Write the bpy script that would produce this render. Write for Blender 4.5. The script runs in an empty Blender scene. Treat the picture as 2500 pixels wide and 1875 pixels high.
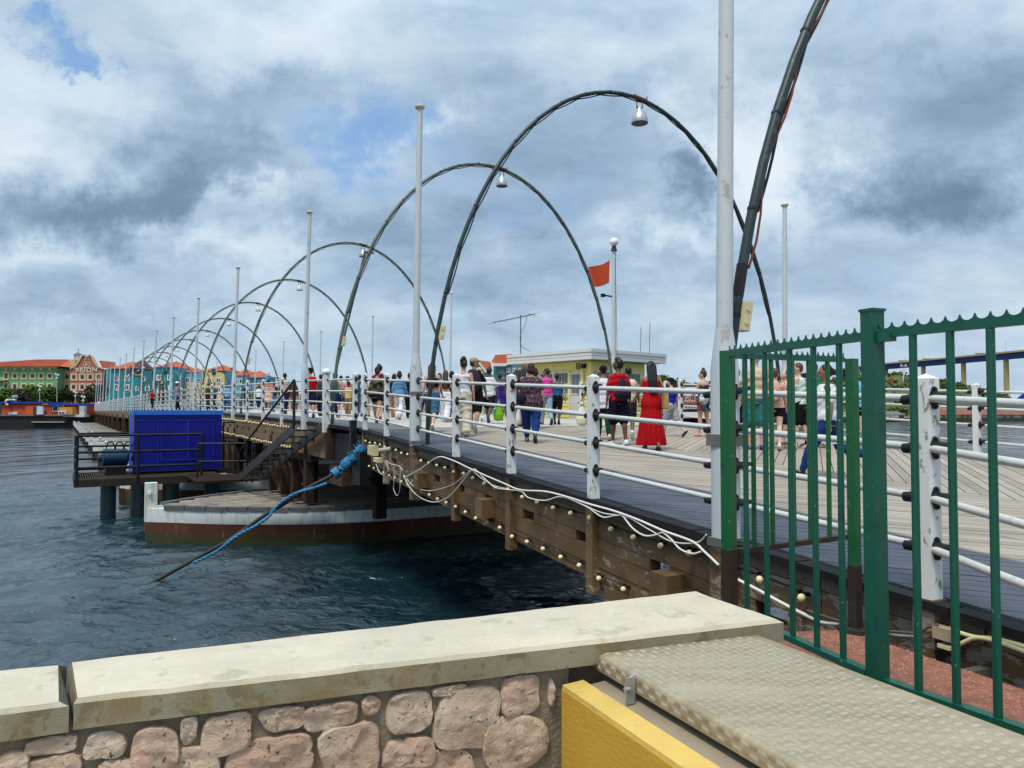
import bpy, bmesh, math, random
import numpy as np
from mathutils import Vector, Matrix, noise as mnoise
R = math.radians
random.seed(7)
scene = bpy.context.scene
# ------------------------------------------------------------------ camera (eye is the origin; water lies 4 m below it)
FOC = 1878.0
PITCH = R(1.906)
cam_d = bpy.data.cameras.new('camera'); cam = bpy.data.objects.new('camera', cam_d)
scene.collection.objects.link(cam); scene.camera = cam
cam_d.sensor_fit = 'HORIZONTAL'; cam_d.sensor_width = 36.0; cam_d.lens = 36.0 * FOC / 2500.0
cam_d.clip_start = 0.05; cam_d.clip_end = 4000
cam.location = (0, 0, 0); cam.rotation_euler = (math.pi / 2 + PITCH, 0, 0)
# ------------------------------------------------------------------ world: cloudy sky over a Nishita sky
SUN_EL, SUN_ROT = R(64), R(205)
world = bpy.data.worlds.new('World'); scene.world = world; world.use_nodes = True
wt = world.node_tree; wt.nodes.clear()
def WN(t, **k):
    n = wt.nodes.new(t)
    for a, b in k.items(): setattr(n, a, b)
    return n
def wl(a, b): wt.links.new(a, b)
w_out = WN('ShaderNodeOutputWorld'); w_bg = WN('ShaderNodeBackground'); wl(w_bg.outputs[0], w_out.inputs[0])
w_bg.inputs[1].default_value = 0.10
sky = WN('ShaderNodeTexSky', sky_type='NISHITA', sun_disc=False, sun_elevation=SUN_EL, sun_rotation=SUN_ROT)
sky.air_density = 1.2; sky.dust_density = 1.5
tc = WN('ShaderNodeTexCoord'); sep = WN('ShaderNodeSeparateXYZ'); wl(tc.outputs['Generated'], sep.inputs[0])
def wm(op, a, b=None, c=None):
    n = WN('ShaderNodeMath', operation=op)
    for i, v in enumerate((a, b, c)):
        if v is None: continue
        if isinstance(v, (int, float)): n.inputs[i].default_value = v
        else: wl(v, n.inputs[i])
    return n.outputs[0]
def wcomb(x, y, z):
    n = WN('ShaderNodeCombineXYZ')
    for i, v in enumerate((x, y, z)):
        if isinstance(v, (int, float)): n.inputs[i].default_value = v
        else: wl(v, n.inputs[i])
    return n.outputs[0]
def wnoise(vec, scale, detail=6, rough=.55, dist=0.0):
    n = WN('ShaderNodeTexNoise', noise_dimensions='3D')
    wl(vec, n.inputs['Vector']); n.inputs['Scale'].default_value = scale; n.inputs['Detail'].default_value = detail
    n.inputs['Roughness'].default_value = rough; n.inputs['Distortion'].default_value = dist
    return n.outputs[0]
def wramp(fac, stops, interp='LINEAR'):
    n = WN('ShaderNodeValToRGB'); wl(fac, n.inputs[0]); cr = n.color_ramp; cr.interpolation = interp
    while len(cr.elements) > 1: cr.elements.remove(cr.elements[-1])
    cr.elements[0].position = stops[0][0]; cr.elements[0].color = (*stops[0][1], 1)
    for p, c in stops[1:]:
        e = cr.elements.new(p); e.color = (*c, 1)
    return n.outputs[0]
zc = wm('MAXIMUM', sep.outputs[2], 0.0)
den = wm('ADD', zc, 0.38)
pu = wm('DIVIDE', sep.outputs[0], den); pv = wm('DIVIDE', sep.outputs[1], den)
pv2 = wm('MULTIPLY', pv, 1.15)
cp = wcomb(pu, pv2, wm('MULTIPLY', zc, 2.2))
n_warp = wnoise(cp, 2.3, 5, .6)
# azimuth / elevation plane used to say where the big cloud masses hang
yy = wm('MAXIMUM', sep.outputs[1], 0.05)
au = wm('DIVIDE', sep.outputs[0], yy); av = wm('DIVIDE', sep.outputs[2], yy)
nw1 = wnoise(wcomb(au, av, 3.1), 5.5, 9, .66); nw2 = wnoise(wcomb(au, av, 9.7), 5.5, 9, .66)
aw = wm('ADD', au, wm('MULTIPLY', wm('SUBTRACT', nw1, .5), .50)); vw = wm('ADD', av, wm('MULTIPLY', wm('SUBTRACT', nw2, .5), .30))
def blob(u, v, ru, rv, amp):
    a = wm('DIVIDE', wm('SUBTRACT', aw, u), ru); b = wm('DIVIDE', wm('SUBTRACT', vw, v), rv)
    r2 = wm('ADD', wm('MULTIPLY', a, a), wm('MULTIPLY', b, b))
    return wm('MULTIPLY', wm('EXPONENT', wm('MULTIPLY', r2, -1.0)), amp)
def total(bl):
    s = bl[0]
    for b in bl[1:]: s = wm('ADD', s, b)
    return s
# thickness (dark bases) and thinning (blue gaps)
thick_b = total([blob(-.42, .315, .17, .07, .36), blob(-.62, .27, .15, .045, .30), blob(.56, .30, .10, .06, .12), blob(.23, .285, .04, .035, .2), blob(-.35, .43, .16, .05, .12), blob(.45, .44, .2, .05, .12), blob(-.16, .22, .2, .05, .18), blob(.02, .33, .10, .07, .12),
                 blob(.22, .28, .07, .05, .22), blob(.58, .30, .12, .07, .26), blob(.14, .42, .2, .05, .12), blob(.62, .42, .14, .06, .12),
                 blob(-.5, .12, .3, .03, .14), blob(.05, .16, .2, .04, .13), blob(.3, .2, .18, .04, .10), blob(-.1, .5, .2, .04, .10)])
bright_b = total([blob(-.66, .40, .12, .06, .12), blob(-.36, .23, .08, .03, .26), blob(.2, .22, .07, .03, .26), blob(.32, .33, .10, .08, .22), blob(-.54, .34, .05, .03, .16),
                  blob(-.16, .37, .08, .02, .16), blob(-.28, .5, .2, .06, .22), blob(.12, .45, .14, .04, .12), blob(-.48, .25, .05, .02, .2), blob(.36, .30, .07, .07, .12), blob(-.3, .27, .09, .02, .22), blob(.45, .24, .12, .04, .14), blob(-.62, .2, .1, .02, .14)])
blue_b = total([blob(-.21, .37, .10, .06, .36), blob(-.63, .47, .08, .035, .40), blob(-.59, .44, .05, .02, .3), blob(-.05, .45, .12, .04, .16), blob(.0, .26, .05, .03, .14),
                blob(.5, .13, .25, .05, .14), blob(.5, .5, .16, .05, .12), blob(-.08, .3, .06, .03, .12)])
n_a = wnoise(cp, 2.1, 9, .56, .5); n_b = wnoise(cp, 5.2, 8, .62, .3)
fine = wm('MULTIPLY', wm('SUBTRACT', n_b, .5), .42)
thick = wm('ADD', wm('ADD', wm('ADD', wm('MULTIPLY', n_a, .62), .045), fine), wm('SUBTRACT', thick_b, wm('MULTIPLY', bright_b, .9)))
cloud_c = wramp(thick, [(.10, (.70, .79, .86)), (.28, (.54, .655, .765)), (.42, (.38, .51, .65)), (.57, (.26, .375, .515)), (.73, (.175, .265, .38)), (.95, (.12, .19, .28))])
cover = wm('ADD', wm('ADD', wm('MULTIPLY', wnoise(wcomb(pu, pv2, wm('ADD', zc, 7.0)), 1.9, 7, .6, .3), 1.0), wm('MULTIPLY', fine, .5)), wm('ADD', wm('SUBTRACT', wm('MULTIPLY', thick_b, .7), blue_b), wm('MULTIPLY', bright_b, .6)))
cmask = wm('SMOOTHSTEP', cover, .12, .46) if False else wramp(cover, [(.16, (.12,) * 3), (.46, (1,) * 3)], 'EASE')
# the overcast deck brightens with height, as a real one does
lift = wm('ADD', 1.0, wm('MULTIPLY', wm('MAXIMUM', wm('SUBTRACT', zc, .42), 0.0), 1.6))
cl_s = WN('ShaderNodeVectorMath', operation='SCALE'); wl(cloud_c, cl_s.inputs[0]); wl(wm('MULTIPLY', lift, 10.0), cl_s.inputs['Scale'])
sk_s = WN('ShaderNodeVectorMath', operation='MULTIPLY_ADD'); wl(sky.outputs[0], sk_s.inputs[0]); sk_s.inputs[1].default_value = (.5, .5, .5); sk_s.inputs[2].default_value = (1.0, 2.3, 4.6)
w_mix = WN('ShaderNodeMix', data_type='RGBA'); wl(cmask, w_mix.inputs[0]); wl(sk_s.outputs[0], w_mix.inputs[6]); wl(cl_s.outputs[0], w_mix.inputs[7])
hz = wramp(zc, [(0.0, (.55,) * 3), (.16, (0,) * 3)])
w_mix2 = WN('ShaderNodeMix', data_type='RGBA'); wl(hz, w_mix2.inputs[0]); wl(w_mix.outputs[2], w_mix2.inputs[6]); w_mix2.inputs[7].default_value = (5.0, 6.2, 7.1, 1)
wl(w_mix2.outputs[2], w_bg.inputs[0])
# ------------------------------------------------------------------ sun behind cloud
sun_d = bpy.data.lights.new('sun', 'SUN'); sun_d.energy = 2.8; sun_d.angle = R(13); sun_d.color = (1.0, .90, .74)
sun = bpy.data.objects.new('sun', sun_d); scene.collection.objects.link(sun)
sun.rotation_euler = (R(90) - SUN_EL, 0, math.pi - SUN_ROT)
scene.view_settings.view_transform = 'Standard'; scene.view_settings.look = 'None'; scene.view_settings.gamma = 1.0
scene.view_settings.use_curve_mapping = False; scene.view_settings.exposure = 0.15
scene.cycles.max_bounces = 5; scene.cycles.diffuse_bounces = 2; scene.cycles.glossy_bounces = 3; scene.cycles.transmission_bounces = 3
scene.cycles.use_adaptive_sampling = True; scene.cycles.caustics_reflective = False; scene.cycles.caustics_refractive = False
scene.cycles.use_denoising = True
# ------------------------------------------------------------------ helpers
COL = scene.collection
def tag(o, label=None, cat=None, group=None, kind=None):
    if label: o['label'] = label
    if cat: o['category'] = cat
    if group: o['group'] = group
    if kind: o['kind'] = kind
    return o
def empty(name, loc, label=None, cat=None, group=None, kind=None):
    o = bpy.data.objects.new(name, None); COL.objects.link(o); o.location = loc; o.empty_display_size = .2
    return tag(o, label, cat, group, kind)
def at(px, py, y):
    """surveyed bearing (photo pixel) and forward distance -> point"""
    x = (px - 1250) / FOC; v = (937.5 - py) / FOC
    r = Vector((x, math.cos(PITCH) - v * math.sin(PITCH), math.sin(PITCH) + v * math.cos(PITCH)))
    return r * (y / r.y)
class MB:
    def __init__(s): s.v = []; s.f = []
    def add(s, vs, fs):
        b = len(s.v); s.v += [tuple(v) for v in vs]; s.f += [tuple(i + b for i in f) for f in fs]; return s
    def box(s, c, size, rz=0.0, rot=None):
        hx, hy, hz_ = size[0] / 2, size[1] / 2, size[2] / 2
        m = rot if rot is not None else Matrix.Rotation(rz, 3, 'Z'); c = Vector(c)
        vs = [c + m @ Vector((x * hx, y * hy, z * hz_)) for z in (-1, 1) for y in (-1, 1) for x in (-1, 1)]
        return s.add(vs, [(0, 2, 3, 1), (4, 5, 7, 6), (0, 1, 5, 4), (2, 6, 7, 3), (0, 4, 6, 2), (1, 3, 7, 5)])
    def hexa(s, lo, hi):
        """lo, hi: 4 points each, counter-clockwise seen from above"""
        return s.add(list(lo) + list(hi), [(3, 2, 1, 0), (4, 5, 6, 7), (0, 1, 5, 4), (1, 2, 6, 5), (2, 3, 7, 6), (3, 0, 4, 7)])
    def beam(s, p, q, w, h, up=(0, 0, 1)):
        p = Vector(p); q = Vector(q); d = (q - p); L = d.length
        if L < 1e-6: return s
        d /= L; u = Vector(up)
        side = d.cross(u)
        if side.length < 1e-4: side = d.cross(Vector((1, 0, 0)))
        side.normalize(); u = side.cross(d).normalized()
        a = side * w / 2; b = u * h / 2
        return s.add([p - a - b, p + a - b, p + a + b, p - a + b, q - a - b, q + a - b, q + a + b, q - a + b],
                     [(0, 1, 2, 3), (7, 6, 5, 4), (0, 4, 5, 1), (1, 5, 6, 2), (2, 6, 7, 3), (3, 7, 4, 0)])
    def tube(s, pts, rad, n=8, cap=True, flat=1.0):
        pts = [Vector(p) for p in pts]; k = len(pts)
        if isinstance(rad, (int, float)): rad = [rad] * k
        ref = None; rings = []
        for i, p in enumerate(pts):
            t = (pts[min(i + 1, k - 1)] - pts[max(i - 1, 0)])
            if t.length < 1e-9: t = Vector((0, 0, 1))
            t.normalize()
            if ref is None: ref = Vector((0, 0, 1)) if abs(t.z) < .9 else Vector((1, 0, 0))
            a = (ref - t * ref.dot(t)).normalized(); b = t.cross(a); ref = a
            rings.append([p + (a * math.cos(2 * math.pi * j / n) + b * math.sin(2 * math.pi * j / n) * flat) * rad[i] for j in range(n)])
        vs = [v for r in rings for v in r]
        fs = [(i * n + j, i * n + (j + 1) % n, (i + 1) * n + (j + 1) % n, (i + 1) * n + j) for i in range(k - 1) for j in range(n)]
        if cap: fs += [tuple(range(n - 1, -1, -1)), tuple((k - 1) * n + j for j in range(n))]
        return s.add(vs, fs)
    def rings(s, rr, n=16, cap=True, m=None):
        """rr: (cx, cy, cz, rx, ry) stacked elliptical rings"""
        vs = []
        for (cx, cy, cz, rx, ry) in rr:
            for j in range(n):
                a = 2 * math.pi * j / n; v = Vector((cx + rx * math.cos(a), cy + ry * math.sin(a), cz)); vs.append(m @ v if m is not None else v)
        k = len(rr)
        fs = [(i * n + j, i * n + (j + 1) % n, (i + 1) * n + (j + 1) % n, (i + 1) * n + j) for i in range(k - 1) for j in range(n)]
        if cap: fs += [tuple(range(n - 1, -1, -1)), tuple((k - 1) * n + j for j in range(n))]
        return s.add(vs, fs)
    def ball(s, c, r, n=10, m=6, rot=None):
        if isinstance(r, (int, float)): r = (r, r, r)
        c = Vector(c); vs = [];
        def P(x, y, z):
            v = Vector((x * r[0], y * r[1], z * r[2]))
            return c + (rot @ v if rot is not None else v)
        vs.append(P(0, 0, -1))
        for i in range(1, m):
            th = math.pi * i / m
            for j in range(n):
                a = 2 * math.pi * j / n; vs.append(P(math.sin(th) * math.cos(a), math.sin(th) * math.sin(a), -math.cos(th)))
        vs.append(P(0, 0, 1)); L = len(vs) - 1
        fs = [(0, 1 + (j + 1) % n, 1 + j) for j in range(n)]
        for i in range(m - 2):
            fs += [(1 + i * n + j, 1 + i * n + (j + 1) % n, 1 + (i + 1) * n + (j + 1) % n, 1 + (i + 1) * n + j) for j in range(n)]
        fs += [(1 + (m - 2) * n + j, 1 + (m - 2) * n + (j + 1) % n, L) for j in range(n)]
        return s.add(vs, fs)
    def prism(s, poly, off):
        """poly: points of a planar outline, off: extrusion vector"""
        off = Vector(off); k = len(poly); p = [Vector(a) for a in poly]
        return s.add(p + [a + off for a in p], [tuple(range(k - 1, -1, -1)), tuple(range(k, 2 * k))] + [(i, (i + 1) % k, k + (i + 1) % k, k + i) for i in range(k)])
    def quad(s, a, b, c, d): return s.add([a, b, c, d], [(0, 1, 2, 3)])
    def build(s, name, mat, parent=None, smooth=False, label=None, kind=None, fix=False):
        me = bpy.data.meshes.new(name)
        off = Vector(parent_world(parent)) if parent is not None else Vector((0, 0, 0))
        me.from_pydata([tuple(Vector(v) - off) for v in s.v], [], s.f)
        if fix:
            bm = bmesh.new(); bm.from_mesh(me); bmesh.ops.recalc_face_normals(bm, faces=bm.faces); bm.to_mesh(me); bm.free()
        me.materials.append(mat)
        if smooth:
            me.polygons.foreach_set('use_smooth', [True] * len(me.polygons))
            if smooth != 'all': me.set_sharp_from_angle(angle=R(50))
        me.update()
        o = bpy.data.objects.new(name, me); COL.objects.link(o)
        if parent is not None: o.parent = parent
        return tag(o, label, kind=kind)
def parent_world(p):
    v = Vector((0, 0, 0))
    while p is not None: v += p.location; p = p.parent
    return v
def inst(src, parent, loc, rz=0.0, name=None, scale=None):
    """another object sharing src's mesh; loc in world"""
    c = src.copy(); COL.objects.link(c)
    c.parent = parent; c.location = Vector(loc) - (parent_world(parent) if parent is not None else Vector((0, 0, 0))); c.rotation_euler = (0, 0, rz)
    if scale: c.scale = scale
    return c
# ------------------------------------------------------------------ materials
def base_mat(name):
    m = bpy.data.materials.new(name); m.use_nodes = True; nt = m.node_tree
    b = nt.nodes['Principled BSDF']; b.inputs['Specular IOR Level'].default_value = .35
    return m, nt, b
def nd(nt, t, **k):
    n = nt.nodes.new(t)
    for a, b in k.items(): setattr(n, a, b)
    return n
def sc(c, f): return tuple(min(1, max(0, x * f)) for x in c)
def noise_n(nt, vec, scale, detail=4, rough=.55, dist=0):
    n = nd(nt, 'ShaderNodeTexNoise'); n.inputs['Scale'].default_value = scale; n.inputs['Detail'].default_value = detail
    n.inputs['Roughness'].default_value = rough; n.inputs['Distortion'].default_value = dist
    if vec is not None: nt.links.new(vec, n.inputs['Vector'])
    return n.outputs[0]
def ramp_n(nt, fac, stops, interp='LINEAR'):
    n = nd(nt, 'ShaderNodeValToRGB'); nt.links.new(fac, n.inputs[0]); cr = n.color_ramp; cr.interpolation = interp
    while len(cr.elements) > 1: cr.elements.remove(cr.elements[-1])
    cr.elements[0].position = stops[0][0]; cr.elements[0].color = (*stops[0][1], 1)
    for p, c in stops[1:]: cr.elements.new(p).color = (*c, 1)
    return n.outputs[0]
def mix_n(nt, fac, a, b, blend='MIX'):
    n = nd(nt, 'ShaderNodeMix', data_type='RGBA', blend_type=blend)
    for i, v in ((0, fac), (6, a), (7, b)):
        if isinstance(v, (int, float)): n.inputs[i].default_value = v
        elif isinstance(v, tuple): n.inputs[i].default_value = (*v, 1) if len(v) == 3 else v
        else: nt.links.new(v, n.inputs[i])
    return n.outputs[2]
def math_n(nt, op, a, b=None):
    n = nd(nt, 'ShaderNodeMath', operation=op)
    for i, v in ((0, a), (1, b)):
        if v is None: continue
        if isinstance(v, (int, float)): n.inputs[i].default_value = v
        else: nt.links.new(v, n.inputs[i])
    return n.outputs[0]
def pos_n(nt, scale=(1, 1, 1), rz=0.0):
    g = nd(nt, 'ShaderNodeNewGeometry'); m = nd(nt, 'ShaderNodeMapping'); nt.links.new(g.outputs['Position'], m.inputs[0])
    m.inputs['Rotation'].default_value = (0, 0, rz)
    if scale == (1, 1, 1): return m.outputs[0]
    m2 = nd(nt, 'ShaderNodeVectorMath', operation='MULTIPLY'); nt.links.new(m.outputs[0], m2.inputs[0]); m2.inputs[1].default_value = scale
    return m2.outputs[0]
def bump_n(nt, b, h, strength=.3, dist=.02):
    n = nd(nt, 'ShaderNodeBump'); n.inputs['Strength'].default_value = strength; n.inputs['Distance'].default_value = dist
    nt.links.new(h, n.inputs['Height']); nt.links.new(n.outputs[0], b.inputs['Normal'])
_mats = {}
def M(name, col, rough=.6, metal=0.0, var=.16, scale=6.0, bump=.12, bscale=60.0, stretch=(1, 1, 1), rz=0.0, dirt=None, dirt_amt=.5, dirt_scale=3.0, dirt_lo=.52, rnd=0.0, spec=.35, edge=.16):
    """general weathered surface: base colour with mottling, optional patches of wear or dirt, fine relief"""
    if name in _mats: return _mats[name]
    m, nt, b = base_mat(name); v = pos_n(nt, stretch, rz)
    n1 = noise_n(nt, v, scale, 5, .6)
    c = mix_n(nt, n1, sc(col, 1 - var), sc(col, 1 + var))
    n2 = noise_n(nt, v, scale * .23, 3, .5)
    c = mix_n(nt, ramp_n(nt, n2, [(.35, (0, 0, 0)), (.7, (1, 1, 1))]), c, mix_n(nt, 1.0, c, sc((1, 1, 1), 1 - var * .8), 'MULTIPLY'))
    if rnd:
        oi = nd(nt, 'ShaderNodeObjectInfo'); r = ramp_n(nt, oi.outputs['Random'], [(0, sc((1, 1, 1), 1 - rnd)), (1, (1, 1, 1))])
        c = mix_n(nt, 1.0, c, r, 'MULTIPLY')
    if dirt:
        n3 = noise_n(nt, v, dirt_scale, 8, .68, .4)
        msk = ramp_n(nt, n3, [(dirt_lo, (0, 0, 0)), (dirt_lo + edge, (dirt_amt,) * 3)])
        c = mix_n(nt, msk, c, dirt)
    nt.links.new(c, b.inputs['Base Color']); b.inputs['Metallic'].default_value = metal
    rr = nd(nt, 'ShaderNodeMapRange'); nt.links.new(n1, rr.inputs[0]); rr.inputs[3].default_value = max(.03, rough - .1); rr.inputs[4].default_value = min(1, rough + .12)
    nt.links.new(rr.outputs[0], b.inputs['Roughness']); b.inputs['Specular IOR Level'].default_value = spec
    if bump: bump_n(nt, b, noise_n(nt, v, bscale, 4, .6), bump, .01)
    _mats[name] = m; return m
# ------------------------------------------------------------------ bridge frame
WZ = -4.0
dN = Vector((-.4031, .9152, 0)); nN = Vector((.9152, .4031, 0)); P0 = Vector((1.84, 6.59, 0))
def RP(t, s, dz=0.0):
    p = P0 + dN * t + nN * s; return Vector((p.x, p.y, -1.09 + .0445 * t + dz))
dM = Vector((-.505, .863, 0)); nM = Vector((.863, .505, 0)); H0 = Vector((-3.70, 19.18, 0))
def zmain(t):
    pr = [(-5, -.5), (0, -.47), (4.7, -.36), (16, -.19), (27, -.08), (38, 0.0), (400, 0.0)]
    for (a, za), (b, zb) in zip(pr, pr[1:]):
        if t <= b: return za + (zb - za) * (t - a) / (b - a)
    return 0.0
def MP(t, s, dz=0.0):
    p = H0 + dM * t + nM * s; return Vector((p.x, p.y, zmain(t) + dz))
KT = [5.0 + 11.23 * k for k in range(16)]           # pole stations on the main bridge
WR, WM = 9.3, 10.2
# ------------------------------------------------------------------ special materials
def mat_water():
    m, nt, b = base_mat('water'); v = pos_n(nt, (1, 1, 1), R(24))
    b.inputs['Base Color'].default_value = (.006, .024, .036, 1); b.inputs['Roughness'].default_value = .09; b.inputs['IOR'].default_value = 1.50
    b.inputs['Specular IOR Level'].default_value = .95
    v2 = nd(nt, 'ShaderNodeVectorMath', operation='MULTIPLY'); nt.links.new(v, v2.inputs[0]); v2.inputs[1].default_value = (.55, 1.0, 1)
    h1 = noise_n(nt, v2.outputs[0], 1.1, 6, .62, .8); h2 = noise_n(nt, v2.outputs[0], 4.2, 5, .6, .6); h3 = noise_n(nt, v2.outputs[0], .33, 5, .6, .5)
    hh = math_n(nt, 'ADD', math_n(nt, 'ADD', h1, math_n(nt, 'MULTIPLY', h2, .45)), math_n(nt, 'MULTIPLY', h3, 2.6))
    sy = nd(nt, 'ShaderNodeSeparateXYZ'); nt.links.new(pos_n(nt), sy.inputs[0]); ch = nd(nt, 'ShaderNodeMapRange'); nt.links.new(sy.outputs[1], ch.inputs[0]); ch.inputs[1].default_value = 22; ch.inputs[2].default_value = 85; ch.inputs[3].default_value = 0; ch.inputs[4].default_value = 1
    vp = nd(nt, 'ShaderNodeVectorMath', operation='MULTIPLY'); nt.links.new(pos_n(nt, (1, 1, 1), R(24)), vp.inputs[0]); vp.inputs[1].default_value = (1.0, .38, 1)
    paw = ramp_n(nt, noise_n(nt, vp.outputs[0], .10, 5, .62, .8), [(.36, (.25,) * 3), (.62, (1.2,) * 3)]); h4 = noise_n(nt, vp.outputs[0], .14, 2, .5, .6); h5 = noise_n(nt, vp.outputs[0], .36, 1.5, .5, .4)
    far = math_n(nt, 'MULTIPLY', ch.outputs[0], math_n(nt, 'ADD', math_n(nt, 'MULTIPLY', h4, 8.0), math_n(nt, 'MULTIPLY', h5, 4.5)))
    hh = math_n(nt, 'ADD', math_n(nt, 'MULTIPLY', math_n(nt, 'MULTIPLY', hh, math_n(nt, 'SUBTRACT', 1.0, math_n(nt, 'MULTIPLY', ch.outputs[0], .8))), paw), far)
    bump_n(nt, b, hh, .8, .16)   # choppier out in the open channel
    n = noise_n(nt, v, .16, 3, .5)
    nt.links.new(mix_n(nt, n, (.004, .017, .025), (.008, .031, .041)), b.inputs['Base Color'])
    return m
W_MAT = mat_water()
def mat_deck():
    """grey silvered boards; a dark blue-black grip coat 1.6 m wide along the left edge"""
    m, nt, b = base_mat('deck_boards'); g = nd(nt, 'ShaderNodeNewGeometry')
    dp = nd(nt, 'ShaderNodeVectorMath', operation='DOT_PRODUCT'); nt.links.new(g.outputs['Position'], dp.inputs[0]); dp.inputs[1].default_value = nN
    s = math_n(nt, 'SUBTRACT', dp.outputs['Value'], P0.dot(nN))
    v = pos_n(nt, (1.2, 22, 1), R(-161)); va = pos_n(nt)
    n1 = noise_n(nt, v, 1.6, 6, .65); n2 = noise_n(nt, va, .9, 5, .6); n3 = noise_n(nt, va, 9, 4, .6)
    oi = nd(nt, 'ShaderNodeObjectInfo')
    wood = mix_n(nt, n1, (.17, .145, .115), (.43, .385, .325)); wood = mix_n(nt, ramp_n(nt, n2, [(.35, (0,) * 3), (.7, (.75,) * 3)]), wood, (.37, .33, .28))
    wood = mix_n(nt, 1.0, wood, ramp_n(nt, oi.outputs['Random'], [(0, (.76, .75, .74)), (1, (1.08, 1.07, 1.05))]), 'MULTIPLY')
    wood = mix_n(nt, ramp_n(nt, n3, [(.68, (0,) * 3), (.74, (.6,) * 3)]), wood, (.09, .08, .07))
    dark = mix_n(nt, n1, (.022, .028, .045), (.10, .115, .15)); dark = mix_n(nt, ramp_n(nt, n2, [(.5, (0,) * 3), (.8, (.5,) * 3)]), dark, (.17, .17, .19))
    e = math_n(nt, 'ADD', s, math_n(nt, 'MULTIPLY', math_n(nt, 'SUBTRACT', n1, .5), .10))
    fac = ramp_n(nt, math_n(nt, 'MULTIPLY', e, .2), [(.308, (0,) * 3), (.326, (1,) * 3)])
    nt.links.new(mix_n(nt, fac, dark, wood), b.inputs['Base Color']); b.inputs['Roughness'].default_value = .72
    bump_n(nt, b, n1, .35, .01); return m
DECK = mat_deck()
def mat_painted_timber():
    """brown paint with pale bare patches flaked off"""
    m, nt, b = base_mat('brown_painted_timber'); v = pos_n(nt, (1.6, .35, 2.6), R(24)); va = pos_n(nt)
    n1 = noise_n(nt, v, 3, 5, .6); n2 = noise_n(nt, v, 3.2, 9, .72, .5); n3 = noise_n(nt, va, .5, 2, .5)
    c = mix_n(nt, n1, (.135, .078, .040), (.245, .155, .082))
    c = mix_n(nt, 1.0, c, ramp_n(nt, noise_n(nt, va, 1.3, 3), [(.3, (.6, .58, .55)), (.7, (1.1, 1.08, 1.05))]), 'MULTIPLY')
    msk = ramp_n(nt, math_n(nt, 'ADD', n2, math_n(nt, 'MULTIPLY', math_n(nt, 'SUBTRACT', n3, .5), .5)), [(.55, (0,) * 3), (.585, (.85,) * 3)])
    oi = nd(nt, 'ShaderNodeObjectInfo')
    c = mix_n(nt, msk, c, (.36, .31, .25))
    c = mix_n(nt, 1.0, c, ramp_n(nt, oi.outputs['Random'], [(0, (.72, .72, .72)), (1, (1.05, 1.05, 1.05))]), 'MULTIPLY')
    nt.links.new(c, b.inputs['Base Color']); b.inputs['Roughness'].default_value = .68; b.inputs['Specular IOR Level'].default_value = .25
    bump_n(nt, b, n2, .5, .012); return m
BROWN = mat_painted_timber()
WHITE = M('white_paint', (.52, .56, .59), .42, var=.05, scale=3, bump=.05, dirt=(.33, .28, .22), dirt_amt=.7, dirt_scale=9, dirt_lo=.61, edge=.03, stretch=(1, 1, .35))
WHITE2 = M('white_paint_worn', (.70, .72, .72), .45, var=.07, scale=5, bump=.08, dirt=(.24, .17, .11), dirt_amt=.85, dirt_scale=13, dirt_lo=.575, edge=.03, stretch=(1, 1, .5))
RAILM = M('pale_grey_rail_paint', (.58, .60, .58), .38, metal=.1, var=.12, scale=9, bump=.06, dirt=(.38, .31, .22), dirt_amt=.5, dirt_scale=12, dirt_lo=.57, edge=.1)
BLACK = M('black_rubber', (.012, .013, .015), .45, var=.3, bump=.1, dirt=(.3, .3, .3), dirt_amt=.5, dirt_scale=80, dirt_lo=.7)
PIPE = M('dark_green_pipe', (.035, .052, .055), .45, metal=.35, var=.3, scale=3, bump=.1, dirt=(.19, .22, .23), dirt_amt=.55, dirt_scale=11, dirt_lo=.58)
PIPE2 = M('grey_green_pipe', (.12, .145, .12), .5, metal=.3, var=.25, scale=3, bump=.1, dirt=(.05, .06, .05), dirt_amt=.5, dirt_scale=7)
CABLE = M('black_cable', (.01, .01, .011), .5, var=.2, bump=0)
RUSTCABLE = M('red_brown_cable', (.16, .035, .012), .5, var=.2, bump=0)
CREAM = M('cream_box', (.62, .55, .34), .5, var=.08, bump=.05, dirt=(.3, .25, .15), dirt_amt=.4)
GALV = M('galvanised_steel', (.44, .46, .46), .38, metal=.65, var=.14, scale=14, bump=.08)
DARKSTEEL = M('dark_steel', (.012, .014, .017), .42, metal=.3, var=.4, scale=4, bump=.12, dirt=(.06, .045, .035), dirt_amt=.5)
DARKTIMBER = M('dark_wet_timber', (.03, .022, .016), .8, var=.4, scale=3, bump=.3, bscale=20, stretch=(1, 1, .4), spec=.1)
GREYTIMBER = M('grey_kerb_timber', (.22, .18, .14), .8, var=.35, scale=6, bump=.4, bscale=25, rnd=.45, dirt=(.04, .03, .025), dirt_amt=.7, dirt_scale=5)
BULB = M('cream_bulb', (.86, .74, .42), .25, var=.04, bump=0, spec=.5)
WIRE = M('white_wire', (.72, .69, .63), .45, var=.06, bump=0)
YWIRE = M('yellow_conduit', (.60, .56, .30), .45, var=.08, bump=0)
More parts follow.
